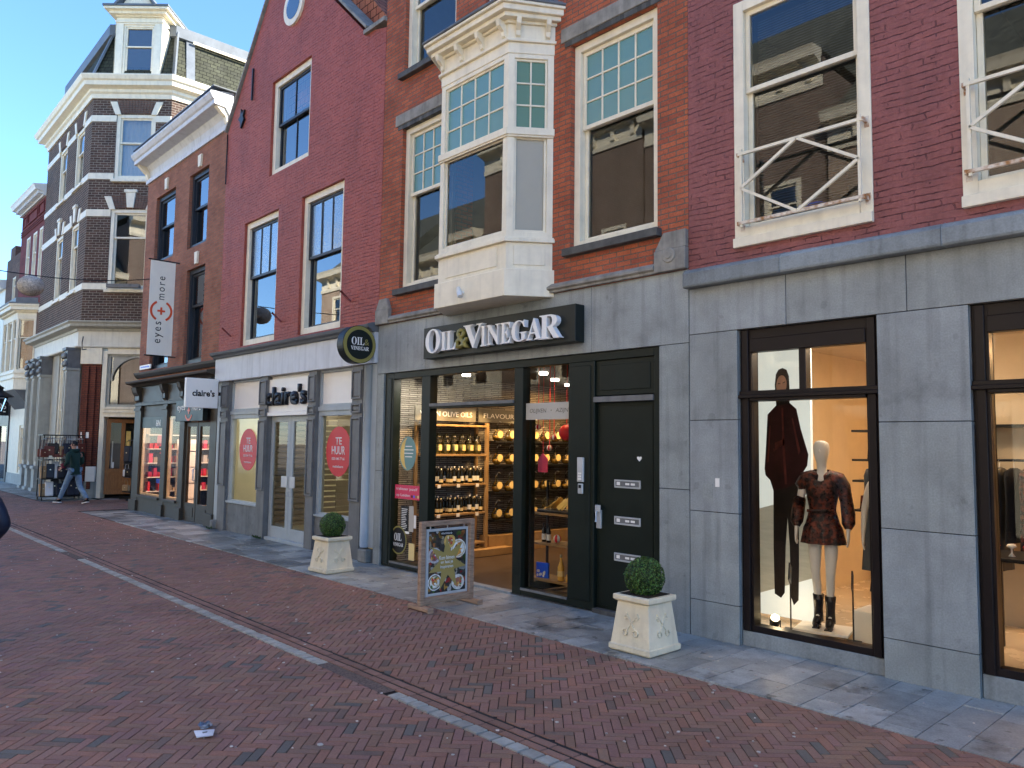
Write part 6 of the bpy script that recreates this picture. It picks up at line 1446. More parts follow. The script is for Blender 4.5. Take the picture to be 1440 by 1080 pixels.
def column(xw, w=.46, dpt=.36):
    x = lx(xw); b = MB(FL); y = -dpt
    b.box(x-w*.62, x+w*.62, y-.06, .1, 0, .12); b.box(x-w*.5, x+w*.5, y, .1, .12, .82); b.box(x-w*.6, x+w*.6, y-.05, .1, .82, .94)
    b.build('pedestal', 'bluestone_ov', D, bevel=.01)
    b = MB(FL); b.box(x-w*.42, x+w*.42, y+.05, .1, .94, 4.28); b.box(x-w*.36, x-w*.18, y+.03, y+.05, 1.1, 4.2); b.box(x+w*.18, x+w*.36, y+.03, y+.05, 1.1, 4.2); b.box(x-w*.5, x+w*.5, y, .1, 4.28, 4.36); b.build('pilaster', 'taupe', D, bevel=.006)
    b = MB(FL); b.prism([(x-w*.42, 4.36), (x+w*.42, 4.36), (x+w*.58, 4.95), (x-w*.58, 4.95)], y+.03, .1)
    for k in range(5):
        for j in range(2): xx = x-w*.4+w*.8*k/4; b.lathe([(0, 0), (.05, .04), (.06, .12), (.03, .2), (0, .21)], (xx, y+.01-.03*j, 4.4+.26*j), 6)
    b.box(x-w*.62, x+w*.62, y-.03, .1, 4.95, 5.05); b.build('capital', 'pilaster_grey', D, bevel=.004)
column(-29.32, .44); column(-33.35, .44); column(-34.55, .44); column(-35.55, .4)
b = MB(FL)
b.box(lx(-33.1), lx(-32.1), .05, .3, .0, 5.05); b.box(lx(-35.9), lx(-33.1), .2, .4, 0, 5.05); b.build('shop_pier', 'taupe', D, bevel=.006)
window(D, FL, lx(-32.1), lx(-29.52), .75, 5.04, .08, 'cream', rail=3.0, w=.14, rec=.02, fd=.15, sw=.08, gl='glass_shop', name='shop_window')
b = MB(FL); b.box(lx(-32.1), lx(-29.52), .05, .3, 0, .748); b.build('stall_riser', 'bluestone_ov', D)
room(D, FL, lx(-32.2), LX-.1, .1, 5.0, .36, 3.5, m='room_dark')
b = MB(); b.vprism([(CLx-LX, CLy+.45), (CLx-.1, CLy+.36), (CRx-.34, CRy+.1), (CRx-.34, CRy+LR_), (CLx-LX, CRy+LR_)], 13.6, 13.75); b.build('attic_floor', 'room_dark', D)
b = MB(FC); b.tube([(.3, -.12, 5.0), (.3, -.35, 4.95), (.3, -.38, 5.2), (.3, -.33, 5.4)], .02); b.build('iron_hook', 'pilaster_grey', D)
# flower box on the lower chamfer window
b = MB(FC); b.box(.95, 2.05, -.30, -.12, 7.10, 7.22); b.build('flower_box', 'pilaster_grey', D)

# ================= houses beyond =================
YN = 7.1; FN = Matrix.Translation((0, YN, 0))
N1 = thing('oriel_building', 'red-brown brick house with a cream corner oriel, left of the dark corner house', 'building', (-38.1, YN, 0))
X0, X1 = -40.4, -35.92
WN1 = [(-39.28, -38.50, 8.3, 10.77), (-38.02, -37.26, 8.3, 10.77), (-36.85, -36.18, 8.3, 10.77)]
b = MB(FN); wall(b, X0, X1, 7.4, 12.0, WN1); b.build('upper_wall', 'brick_darkred', N1)
b = MB(FN); wall(b, X0, X1, 3.6, 7.4, [(-39.6, -36.5, 4.7, 7.2)]); b.build('wall', 'brick_brown', N1)
for w in WN1: window(N1, FN, w[0]+.002, w[1]-.002, w[2], w[3]-.002, -.01, 'cream', rail=9.9, w=.1, rec=.02, sw=.06)
b = MB(FN)
for z in (11.0, 11.1, 11.2): b.box(X0, X1, -.04, .05, z, z+.05)
for a, c in ((-40.1, -39.3), (-39.1, -37.3), (-37.1, -36.1)): ring(b, a, c, 11.35, 11.85, .05, -.05, .05)
b.build('brick_moulding', 'brick_darkred', N1)
b = MB(FN); b.sweep([(.05, 11.98), (-.1, 11.98), (-.12, 12.15), (-.4, 12.2), (-.45, 12.32), (-.5, 12.4), (.05, 12.5)], X0-.2, X1-.05)
for k in range(16): x = X0+.05+k*.28; b.box(x, x+.13, -.3, -.1, 12.04, 12.19)
b.build('cornice', 'white_paint', N1); b = MB(FN); b.box(X0, X1, .33, 8, 3.6, 12); b.build('body', 'brick_brown', N1); b = MB(FN); b.box(-40.3, -39.9, 1, 1.5, 12.0, 12.9); b.build('chimney', 'brick_brown', N1)
b = MB(); o_ = [(-39.75, YN), (-39.75, 6.52), (-36.94, 6.52), (-36.4, YN)]
def opoly(e): return [(-39.75-e, YN), (-39.75-e, 6.52-e), (-36.94+e*.45, 6.52-e), (-36.4+e, YN)]
for e, z0, z1 in ((.0, 3.95, 4.7), (.04, 4.62, 4.70), (.05, 4.40, 4.46)): b.vprism(opoly(e), z0, z1)
b.build('oriel_apron', 'cream', N1, bevel=.004); b = MB()
for e, z0, z1 in ((.0, 6.95, 7.15), (.12, 7.15, 7.22), (.28, 7.22, 7.38), (.34, 7.38, 7.46)): b.vprism(opoly(e), z0, z1)
orl = b.build('oriel', 'cream', N1, bevel=.004)
b = MB(); b.vprism(opoly(.36), 7.46, 7.52); b.vprism(opoly(.1), 7.52, 7.75); b.build('oriel_roof', 'lead', orl)
frO = frame(-36.94, 6.52, math.atan2(.58, .54)); LO = math.hypot(.58, .54)
window(orl and N1, frO, 0, LO, 4.70, 6.95, -.0, 'cream', rail=6.1, w=.08, rec=0, fd=.1, sw=.05, name='oriel_window')
for a, c in ((-39.75, -38.9), (-38.85, -37.85), (-37.8, -36.94)): window(N1, Matrix.Translation((0, 6.52, 0)), a, c, 4.70, 6.95, 0, 'cream', rail=6.1, w=.08, rec=0, fd=.1, sw=.05, name='oriel_window')
b = MB(FN); b.sweep([(0, 3.2), (-.58, 3.93), (0, 3.93)], -39.6, -36.6); b.build('oriel_soffit', 'pilaster_grey', N1)
b = MB(FN); wall(b, X0, X1, 0, 3.6, [(-38.35, -36.85, .5, 2.5)], t=.2); b.build('shop_wall', 'cream', N1)
window(N1, FN, -38.35, -36.85, .5, 2.5, .02, 'cream', rail=2.0, w=.12, rec=.02, sw=.05, name='shop_window', curtain='curtain_white')
b = MB(FN); b.box(X0, -36.7, -.03, .1, 0, .45); b.build('plinth', 'bluestone_ov', N1)
N2 = thing('black_shop_building', 'dark gabled house with a black shop front at the far left of the street', 'building', (-42, YN, 0))
b = MB(FN); wall(b, -43.3, -40.42, 3.4, 10.4, [(-42.9, -42.1, 5, 7), (-41.7, -40.9, 5, 7), (-41.9, -41.1, 8.0, 9.4)]); b.box(-43.3, -40.42, .33, 8, 0, 10.3); b.box(-42.6, -41.6, .0, .32, 10.4, 10.9); b.build('wall', 'brick_brown', N2)
for w in ((-42.9, -42.1, 5, 7), (-41.7, -40.9, 5, 7), (-41.9, -41.1, 8.0, 9.4)): window(N2, FN, w[0], w[1], w[2], w[3], 0, 'cream', rail=(w[2]+w[3])/2+.3, w=.09, rec=.02, sw=.05)
b = MB(FN); ring(b, -43.3, -40.45, 0, 3.4, .3, -.05, .2, wb=.1, wt=.9); b.build('shop_front', 'dark_sash', N2); b = MB(FN); b.face([(-43, .05, .1), (-40.75, .05, .1), (-40.75, .05, 2.5), (-43, .05, 2.5)]); b.build('pane', 'glass_shop', N2); b = MB(FN); b.box(-43, -40.75, .22, .3, .1, 2.6); b.build('dark_backing', 'room_black', N2)  # black slab close behind the pane, in place of a room
t = thing('black_sign', 'small black hanging sign with white letters at the far left', 'sign', (-40.6, 6.8, 2.9)); b = MB(); b.box(-40.65, -40.6, 6.2, 7.05, 2.95, 3.7); b.build('panel', 'letter_black', t); text('lettering', 'OS', .28, MX(-40.6, 6.75, 3.38), 'sign_white', t, ext=.004, width=.42); b = MB(); b.box(-40.6, -40.596, 6.45, 6.95, 3.10, 3.15); b.build('text_line', 'sign_white', t)
for i, (a, c, h, mm, lb) in enumerate(((-49.5, -43.35, 9.2, 'cream', 'pale plastered house with a white cornice beyond the dark gable'), (-58, -49.6, 8.4, 'brick_brown', 'brown brick house farthest down the street'))):
    N = thing('street_house', lb, 'building', ((a+c)/2, YN, 0)); b = MB(FN); ws = []
    n = int((c-a)/1.7)
    for k in range(n):
        x = a+.5+k*(c-a-.6)/n
        for z in (4.2, 6.6)[:2]: ws.append((x, x+.9, z, z+1.6))
    wall(b, a, c, 0, h, ws); b.box(a, c, .33, 8, 0, h-.1); b.build('wall', mm, N)
    for w in ws: window(N, FN, w[0], w[1], w[2], w[3], 0, 'cream', rail=w[2]+.95, w=.08, rec=.02, sw=.05)
    b = MB(FN); b.sweep([(.05, h-.1), (-.15, h-.1), (-.35, h+.15), (-.4, h+.3), (.05, h+.35)], a, c); b.build('cornice', 'white_paint', N)
    b = MB(FN); b.sweep([(0, h+.3), (8, h+.3), (4, h+3)], a, c); b.build('roof', 'slate', N)
# houses across the street: what the windows and the sky light see
brick('opposite_shaded', (.20, .125, .09), (.15, .095, .07), (.30, .27, .23), bump=.2, var=.2)  # darker copy of the facing brick, shade put into its colour
def opposite(x0, x1, h, m, gf, label, nw):
    y = -6.4; fr = frame(x1, y, math.pi); L = x1-x0; N = thing('facing_house', label, 'building', ((x0+x1)/2, y, 0), group=None)
    ws = []
    for k in range(nw):
        a = .7+k*(L-.8)/nw
        for z in (4.3, 7.7): ws.append((a, a+1.15, z, z+2.1))
    b = MB(fr); wall(b, 0, L, 3.6, h, ws); b.box(0, L, .33, 7, 0, h-.2); b.build('wall', m, N)
    for w in ws: window(N, fr, w[0], w[1], w[2], w[3], 0, 'cream', rail=w[2]+1.4, w=.13, rec=-.02, sw=.06, gu='glass_upper', gl='glass_upper')
    b = MB(fr); b.sweep([(.05, h-.9), (-.06, h-.9), (-.08, h-.75), (-.03, h-.7), (-.03, h-.3), (-.12, h-.25), (-.45, h-.15), (-.5, h+.05), (-.55, h+.15), (.05, h+.2)], 0, L)
    b.sweep([(.05, 3.3), (-.2, 3.3), (-.3, 3.55), (.05, 3.65)], 0, L); b.build('cornice', 'cream', N)
    b = MB(fr)
    for k in range(int(L/.9)): b.sweep([(0, h-.7), (-.12, h-.66), (-.14, h-.4), (-.3, h-.2), (0, h-.2)], .3+k*.9, .45+k*.9)
    b.build('cornice_bracket', 'cream', N)
    b = MB(fr); b.sweep([(0, h+.15), (7, h+.15), (3.5, h+3.2)], 0, L); b.build('roof', 'slate', N)
    b = MB(fr); q = [.15]+[L*k/3 for k in (1, 2)]+[L-.15]
    for a in q: b.box(a-.15, a+.15, -.05, .3, 0, 3.3)
    b.box(0, L, .0, .3, 2.8, 3.298); b.build('shop_front', gf, N)
    b = MB(fr); b.face([(0, .1, .1), (L, .1, .1), (L, .1, 2.8), (0, .1, 2.8)]); b.build('pane', 'glass_shop', N); b = MB(fr); b.box(.1, L-.1, .25, .31, .1, 2.8); b.build('shop_interior', 'room_dark', N)
opp = [(-38, -30.5, 11.0, 'opposite_brick', 'cream'), (-30.4, -23.0, 10.4, 'cream', 'cream'), (-22.9, -16.0, 13.6, 'opposite_shaded', 'green_paint'), (-15.9, -9.5, 13.2, 'opposite_shaded', 'brown_paint'), (-9.4, -2.8, 11.2, 'opposite_brick', 'cream'), (-2.7, 4.5, 10.8, 'opposite_brick', 'cream')]  # pale fronts bounce sun; the two dark fronts have shade in their colour
for i, o in enumerate(opp): opposite(*o, ['brick house across the street facing the corner house', 'pale cream house across the street facing the optician', 'brick house with shade-dark walls across the street facing the gable house', 'brick house with shade-dark walls across the street facing the delicatessen', 'pale brick house across the street facing the bay window', 'pale brick house across the street facing the clothing shop'][i], 3)
# ---------------- planters with box balls ----------------
def planter(cx, cy, rz, label, blabel):
    loc = (cx, cy, .006); t = thing('stone_planter', label, 'planter', loc, rz, group='stone planters with crossed keys'); M = Matrix.Translation(loc) @ Matrix.Rotation(rz, 4, 'Z')
    def fr_(b, h0, h1, w0, w1):
        P = lambda w, z: [(-w, -w, z), (w, -w, z), (w, w, z), (-w, w, z)]
        A, B_ = P(w0, h0), P(w1, h1)
        for k in range(4): b.face([A[k], A[(k+1) % 4], B_[(k+1) % 4], B_[k]])
        b.face(B_); b.face(A[::-1])
    b = MB(M); fr_(b, .0, .012, .235, .245); fr_(b, .012, .06, .252, .252); fr_(b, .06, .07, .252, .236); fr_(b, .07, .47, .236, .188); b.build('body', 'planter_stone', t, bevel=.006)
    b = MB(M); fr_(b, .47, .485, .19, .218); ring_z = [(.218, .485), (.224, .49), (.224, .535)]
    fr_(b, .485, .535, .222, .222); b.build('rim', 'planter_stone', t, bevel=.007)
    b = MB(M); b.box(-.175, .175, -.175, .175, .536, .542); b.build('soil', 'soil', t)
    # crossed keys in relief on the two street faces
    for q in (0, 1, 3):
        K = M @ Matrix.Rotation(R_(90)*q, 4, 'Z') @ Matrix.Translation((0, -.217, .275)) @ Matrix.Rotation(R_(-7), 4, 'X')
        b = MB(K)
        for s in (-1, 1):
            b.bar((-s*.045, 0, -.055), (s*.062, 0, .085), .016, .014, up=(0, 1, 0))
            b.bar((s*.062, 0, .085), (s*.088, 0, .062), .02, .014, up=(0, 1, 0)); b.bar((s*.044, 0, .062), (s*.072, 0, .04), .016, .014, up=(0, 1, 0)); b.bar((s*.05, 0, .092), (s*.075, 0, .098), .014, .013, up=(0, 1, 0))
            P = [(-s*.062+.028*math.cos(a*math.pi/5), 0, -.082+.03*math.sin(a*math.pi/5)) for a in range(11)]; b.tube(P, .008, 6, cap=False)
        b.build('keys_relief', 'planter_stone', t)
    t2 = thing('box_ball', blabel, 'shrub', (cx, cy, .54), rz, group='clipped box balls')
    b = MB(); rng = random.Random(int(cx*100)); R = .195; c = Vector((cx, cy, .54+.165))
    b.col = (.35, .35, .3); b.smooth = True; n, m = 18, 10
    g = lambda i, k: c+Vector((math.cos(k)*math.cos(i), math.sin(k)*math.cos(i), math.sin(i)))*R*.86
    for i in range(m):
        for k in range(n):
            i0, i1 = -math.pi/2+math.pi*i/m, -math.pi/2+math.pi*(i+1)/m; k0, k1 = 2*math.pi*k/n, 2*math.pi*(k+1)/n; b.face([g(i0, k0), g(i0, k1), g(i1, k1), g(i1, k0)])
    b.smooth = False
    for k in range(5200):
        th = rng.uniform(0, 2*math.pi); z = rng.uniform(-.95, 1); r = math.sqrt(1-z*z); d = Vector((r*math.cos(th), r*math.sin(th), z))
        bump = 1+.05*mnoise.noise(d*3.1+Vector((cx, 0, 0)))+.035*mnoise.noise(d*9)
        p = c+d*R*bump*(1-.16*rng.random()**2.2+.015)
        if p.z < .535: continue
        tn = (d+Vector((rng.uniform(-1, 1), rng.uniform(-1, 1), rng.uniform(-1, 1)))*.9).normalized(); sd = tn.cross(Vector((rng.uniform(-1, 1), rng.uniform(-1, 1), rng.uniform(-1, 1)))).normalized(); up = sd.cross(tn)
        l, w = rng.uniform(.007, .012), rng.uniform(.0045, .0065); v = rng.choice((rng.uniform(.35, .8), rng.uniform(.8, 1.4), rng.uniform(1.5, 2.6))); b.col = (v*rng.uniform(.8, 1.3), v, v*rng.uniform(.5, 1.2))  # wide spread of leaf tones, the brightest painted in as highlights
        b.face([p-up*l, p+sd*w, p+up*l, p-sd*w])
    b.fr = I4; b.build('foliage', 'leaf', t2)
    b = MB(); b.tube([(cx, cy, .54), (cx, cy, .62)], .015, 8); b.build('stem', 'wood_weathered', t2)
planter(-4.735, 6.255, R_(0), 'pale stone planter in front of the pier right of the green door', 'clipped box ball in the planter near the green door')
planter(-10.68, 6.215, R_(3), 'pale stone planter in front of the empty white-fronted shop', 'clipped box ball in the planter before the empty shop')

# ---------------- tent sign ----------------
XS = -7.545; ya, yb = 5.575, 6.41
t = thing('pavement_sign', 'weathered wooden pavement sign with a food poster and a gold star reading Kom binnen', 'sign', (XS, (ya+yb)/2, .006))
b = MB()
for y in (ya, yb-.07): b.box(XS-.03, XS+.03, y, y+.07, .06, 1.05)
b.box(XS-.032, XS+.032, ya-.01, yb+.01, 1.051, 1.10) if False else b.box(XS-.029, XS+.029, ya+.07, yb-.07, .99, 1.05); b.box(XS-.029, XS+.029, ya+.07, yb-.07, .07, .14)
b.build('wooden_frame', 'wood_weathered', t, bevel=.004)
for y in (ya+.03, yb-.04):
    b = MB(); b.sweep([(0, 0)]*0 or [(y-.035, .008), (y+.035, .008), (y+.035, .058), (y-.035, .058)], XS-.20, XS+.20); b.build('foot', 'wood_weathered', t, bevel=.008)
b = MB(); y0, y1, z0, z1 = ya+.095, yb-.095, .155, .955
b.box(XS-.012, XS+.012, y0, y0+.03, z0, z1); b.box(XS-.012, XS+.012, y1-.03, y1, z0, z1); b.box(XS-.012, XS+.012, y0+.03, y1-.03, z0, z0+.03); b.box(XS-.012, XS+.012, y0+.03, y1-.03, z1-.03, z1); b.build('snap_frame', 'alu', t, bevel=.003)
b = MB()
for y in (y0+.06, (y0+y1)/2, y1-.06): b.tube([(XS, y, z1), (XS, y, .99)], .008, 6)
b.build_each('hanger', 'steel', t)
mat('poster_photo', (.05, .045, .04), .3, var=.6, vs=14)
b = MB(); b.box(XS-.008, XS+.008, y0+.03, y1-.03, z0+.03, z1-.03); ps = b.build('poster', 'poster_photo', t)
rng = random.Random(5); MP = MX(XS+.008, (y0+y1)/2, (z0+z1)/2)     # poster plane: x along the street width, y up
W2, H2 = (y1-y0)/2-.032, (z1-z0)/2-.032
pal = [((.75, .62, .42), 5), ((.80, .78, .70), 6), ((.55, .20, .06), 5), ((.75, .40, .08), 5), ((.12, .20, .04), 5), ((.25, .12, .05), 6), ((.62, .06, .05), 3), ((.35, .22, .12), 6)]
lay = .0008
def blob(b, x, y, rx, ry, a, z, n=12, j=.18):
    P = []
    for k in range(n):
        r = 1+rng.uniform(-j, j); u, v = rx*r*math.cos(2*math.pi*k/n), ry*r*math.sin(2*math.pi*k/n); X, Y = x+u*math.cos(a)-v*math.sin(a), y+u*math.sin(a)+v*math.cos(a)
        P.append((max(-W2, min(W2, X)), max(-H2, min(H2, Y)), z))
    b.face(P)
mat('food', (1, 1, 1), .45, var=.25, vs=40)
b = MB(MP)
for k in range(150):
    c = pal[rng.randrange(len(pal))][0]; v = rng.uniform(.5, 1.2); b.col = tuple(q*v*.55 for q in c)
    lay += .00001; blob(b, rng.uniform(-W2, W2), rng.uniform(-H2, H2), rng.uniform(.012, .05), rng.uniform(.008, .028), rng.uniform(0, 3.1), lay)
def plate(x, y, r, cols, n=12):
    global lay
    for rr, c in cols: b.col = c; lay += .00005; blob(b, x, y, r*rr, r*rr*.95, 0, lay, 20, .03)
    for k in range(n): c = pal[rng.randrange(len(pal))][0]; b.col = c; lay += .00003; blob(b, x+rng.uniform(-.5, .5)*r, y+rng.uniform(-.5, .5)*r, r*.22, r*.12, rng.uniform(0, 3), lay)
plate(-.19, -.24, .105, [(1, (.8, .78, .72)), (.85, (.25, .2, .12)), (.7, (.8, .76, .65)), (.4, (.5, .3, .12))]); plate(.17, .14, .12, [(1, (.82, .78, .68)), (.9, (.62, .5, .32)), (.75, (.85, .82, .74))])
plate(.03, .24, .09, [(1, (.72, .45, .12)), (.6, (.35, .2, .08))]); plate(-.20, .08, .10, [(1, (.55, .5, .48)), (.7, (.3, .12, .14))]); plate(.17, -.27, .10, [(1, (.75, .7, .62)), (.6, (.4, .15, .1))])
b.col = (.8, .38, .08); lay += .0001; b.face([(.12, .04, lay), (.22, .08, lay), (.16, .22, lay)]); lay += .0001; b.face([(.05, -.20, lay), (.11, -.19, lay), (.07, -.05, lay)])
b.build('food_pictures', 'food', ps)
st = []
for k in range(14):
    a = math.pi/2+2*math.pi*k/14+.06; r = .37 if k % 2 == 0 else .15; st.append((max(-W2, min(W2, r*math.cos(a)*.86)), max(-H2+.02, min(H2-.07, r*math.sin(a)*.98-.02))))
b = MB(MP); b.face([(p[0], p[1], .0062) for p in st]) if False else None
for k in range(14): p, q = st[k], st[(k+1) % 14]; b.face([(-.01, -.02, .0065), (p[0], p[1], .0065), (q[0], q[1], .0065)])
mat('gold_print', (.42, .31, .10), .4, var=.06); b.build('star', 'gold_print', ps)
b = MB(MP); b.box(-.12, .08, H2-.055, H2-.005, .006, .007); b.build('header_strip', 'letter_black', ps)
def MPt(x, y): return MP @ Matrix.Translation((x, y, .007))
text('lettering', serif('OIL')+'&'+serif('VINEGAR'), .022, MPt(-.02, H2-.03), 'white_letter', ps, ext=.0008, width=.17)
for i, s in enumerate(('Kom binnen', 'en laat je', 'inspireren')): text('lettering', s, .048, MPt(-.012, .045-i*.058), 'white_letter', ps, ext=.0008, width=(.235, .19, .20)[i], bold=.012)

# ---------------- street furniture and litter ----------------
t = thing('street_lamp', 'black lantern street lamp at the far left edge', 'street lamp', (-30.55, 5.0, 0)); lx_, ly_ = -30.55, 5.0
M = Matrix.Translation((lx_, ly_, 0)) @ Matrix.Diagonal((1.3, 1.3, 1.07, 1))
b = MB(M); b.lathe([(.14, 0), (.14, .3), (.10, .34), (.07, .5), (.06, .9), (.045, 1.0), (.04, 2.45), (.06, 2.5), (.03, 2.62)], n=12); b.build('post', 'black_metal', t)
b = MB(M)
for k in range(4):
    a = R_(45+90*k); b.bar((.11*math.cos(a), .11*math.sin(a), 2.65), (.25*math.cos(a), .25*math.sin(a), 3.12), .022)
b.lathe([(.12, 2.62), (.13, 2.66), (.10, 2.67)], n=4); b.lathe([(.36, 3.12), (.34, 3.15), (.14, 3.30), (.10, 3.33), (.10, 3.38), (.13, 3.40), (.03, 3.48), (0, 3.56)], n=8); b.build('lantern_frame', 'black_metal', t)
b = MB(M)
for k in range(4):
    a, c = R_(45+90*k), R_(135+90*k); b.face([(.10*math.cos(a), .10*math.sin(a), 2.66), (.10*math.cos(c), .10*math.sin(c), 2.66), (.24*math.cos(c), .24*math.sin(c), 3.11), (.24*math.cos(a), .24*math.sin(a), 3.11)])
b.build('lantern_glass', 'glass_shop', t)
# wire ball on a cable across the street
t = thing('hanging_cable', 'thin dark cable strung across the street above the wire ball', 'cable', (-22.5, 1.0, 6.1))
b = MB(); pts = []
for k in range(25): y = -4.5+(7.2+4.5)*k/24; pts.append((-22.5, y, 6.12+.042*(y-4.2)**2 if y > 4.2 else 6.12+.012*(y-4.2)**2))
b.tube(pts, .013, 6); b.build('wire', 'black_metal', t)
t = thing('wire_ball', 'big pale ball of woven wire lights hanging from the cable', 'decoration', (-22.5, 4.22, 5.55))
b = MB(); rng = random.Random(3); c = Vector((-22.5, 4.22, 5.84)); mat('pale_wire', (.50, .45, .38), .6, var=.3)
for k in range(150):
    ax = Vector((rng.gauss(0, 1), rng.gauss(0, 1), rng.gauss(0, 1))).normalized(); u = ax.orthogonal().normalized(); v = ax.cross(u); off = rng.uniform(-.75, .75); r = math.sqrt(1-off*off)*.30
    P = []
    for j in range(15): a = 2*math.pi*j/14; d = (ax*off*.30+(u*math.cos(a)+v*math.sin(a))*r); d.z *= .86; P.append(c+d)
    vv = rng.uniform(.6, 1.4); b.col = (vv, vv, vv); b.tube(P, .0075, 4, cap=False)
b.build('wire_shell', 'pale_wire', t); b = MB(); b.tube([(-22.5, 4.22, 6.08), (-22.5, 4.22, 6.125)], .01, 6); b.build('hook', 'black_metal', t)
t = thing('crushed_cup', 'crumpled clear plastic cup and white card lying on the brick street', 'litter', (-5.39, 2.2, .002)); f = frame(-5.39, 2.20, R_(-20), .004) @ Matrix.Scale(1.55, 4)
b = MB(f); n = 20; b.smooth = True
R1 = [(-.055+.03*math.cos(2*math.pi*k/n), .0+.036*math.sin(2*math.pi*k/n)*(.75+.25*math.cos(k)), .003+.008*(k % 3)) for k in range(n)]; R2 = [(-.050+.026*math.cos(2*math.pi*k/n)+.012, .0+.031*math.sin(2*math.pi*k/n), .022+.006*math.sin(k*1.7)) for k in range(n)]
for k in range(n): b.face([R1[k], R1[(k+1) % n], R2[(k+1) % n], R2[k]])
b.smooth = False; b.face(R1[::-1]); mat('cloudy_plastic', (.42, .44, .5), .25, var=.2); b.build('cup', 'cloudy_plastic', t)
b = MB(f); b.face([(-.02, -.045, .004), (.07, -.035, .006), (.085, .03, .012), (-.005, .04, .005)]); b.face([(-.02, -.045, .0), (-.005, .04, .0), (.085, .03, .008), (.07, -.035, .002)]); b.build('card', 'litter_white', t)
b = MB(f); b.face([(.02, -.012, .0075), (.04, -.01, .008), (.04, .008, .0095), (.022, .01, .009)]); b.build('printed_mark', 'pilaster_grey', t)

# ---------------- bag racks ----------------
def bag(loc, rz, col, w, h, label, grp, handle=.16, lean=0.):
    t = thing('handbag', label, 'handbag', loc, rz, grp); M = Matrix.Translation(loc) @ Matrix.Rotation(rz, 4, 'Z') @ Matrix.Rotation(lean, 4, 'Y')
    b = MB(M); b.sweep([(-.0, 0)]*0 or [(-.07, .0), (.07, .0), (.05, h), (-.05, h)], -w/2, w/2) if False else b.box(-.055, .055, -w/2, w/2, 0, h); b.build('bag_body', col, t, bevel=.02)
    b = MB(M); b.tube([(0, -w*.3, h-.01), (0, -w*.22, h+handle), (0, w*.22, h+handle), (0, w*.3, h-.01)], .009, 6); b.build('bag_strap', col, t)
    b = MB(M); b.box(.0551, .060, -.02, .02, h*.55, h*.62); b.build('clasp', 'cap_gold', t)
mat('leather_brown', (.13, .03, .018), .4, var=.3); mat('leather_white', (.66, .64, .6), .45, var=.05); mat('leather_navy', (.02, .025, .04), .5, var=.2); mat('leather_black', (.014, .013, .014), .4, var=.2); mat('leather_tan', (.36, .22, .10), .5, var=.2)
def rack(x, y0, y1, label, top=2.08):
    t = thing('bag_rack', label, 'rack', (x, (y0+y1)/2, .008)); ym = (y0+y1)/2
    b = MB(); b.box(x-.32, x+.32, y0-.03, y1+.03, top-.02, top+.015); b.build('top_board', 'black_metal', t)
    b = MB()
    for y in (y0+.02, y1-.02):
        for xx in (x-.28, x+.28): b.bar((xx, y, .12), (xx, y, top-.02), .03)
    b.build('post', 'black_metal', t)
    for z in (1.30, .70, .14): b = MB(); b.box(x-.31, x+.31, y0, y1, z-.025, z); b.build('shelf', 'black_metal', t)
    b = MB(); b.tube([(x+.3, y0, top-.12), (x+.3, y1, top-.12)], .012); b.build('hanging_rail', 'steel', t)
    for y in (y0+.04, y1-.04):
        for xx in (x-.27, x+.27): b = MB(); b.tube([(xx, y-.015, .06), (xx, y+.015, .06)], .05, 14); b.build('castor', 'black_metal', t)
RX, RY0, RY1 = -28.2, 5.84, 6.98
rack(RX, RY0, RY1, 'wheeled black shop rack full of handbags outside the corner house')
names = {'leather_brown': 'brown leather handbag', 'leather_white': 'white handbag', 'leather_navy': 'navy handbag', 'leather_black': 'black handbag', 'leather_tan': 'tan handbag'}
for k in range(16):
    c = ['leather_brown', 'leather_brown', 'leather_black', 'leather_brown', 'leather_tan', 'leather_navy', 'leather_navy', 'leather_white', 'leather_brown'][k % 9]
    bag((RX+(.33 if k < 9 else .12), RY0+.04+(k % 9)*.13, 1.38+.05*(k % 3)), R_(random.uniform(-25, 25)), c, .24+.05*(k % 2), .26+.04*(k % 3), names[c]+' hanging from the top rail of the bag rack', names[c]+'s on the top rail', handle=.26)
for lv, z, cs in ((1, .702, ['leather_tan', 'leather_black', 'leather_white', 'leather_black', 'leather_navy', 'leather_navy', 'leather_black']), (2, .142, ['leather_tan', 'leather_white', 'leather_black', 'leather_navy', 'leather_black', 'leather_navy', 'leather_navy'])):
    for k, c in enumerate(cs): bag((RX+.20+.03*(k % 2), RY0+.10+k*.155, z), R_(random.uniform(-12, 12)), c, .23, .40+.07*(k % 3), names[c]+(' on the middle shelf of the bag rack' if lv == 1 else ' on the bottom shelf of the bag rack'), names[c]+('s on the middle shelf' if lv == 1 else 's on the bottom shelf'), handle=.16, lean=R_(-14))
t = thing('stock_rack', 'narrow dark rack of bags standing at the corner house door', 'rack', (-26.7, 8.2, .01))
b = MB(); b.bar((-26.7, 8.15, .1), (-26.7, 8.15, 1.95), .04); b.build('post', 'black_metal', t); b = MB(); b.box(-27.1, -26.2, 8.1, 8.2, 1.93, 1.96); b.build('top_bar', 'black_metal', t)
for z in (.28, .75, 1.2): b = MB(); b.box(-27.0, -26.3, 7.95, 8.35, z, z+.02); b.build('shelf', 'black_metal', t)
b = MB(); b.bar((-27.0, 7.9, .06), (-26.3, 8.4, .06), .05); b.bar((-27.0, 8.4, .06), (-26.3, 7.9, .06), .05); b.build('base', 'black_metal', t)
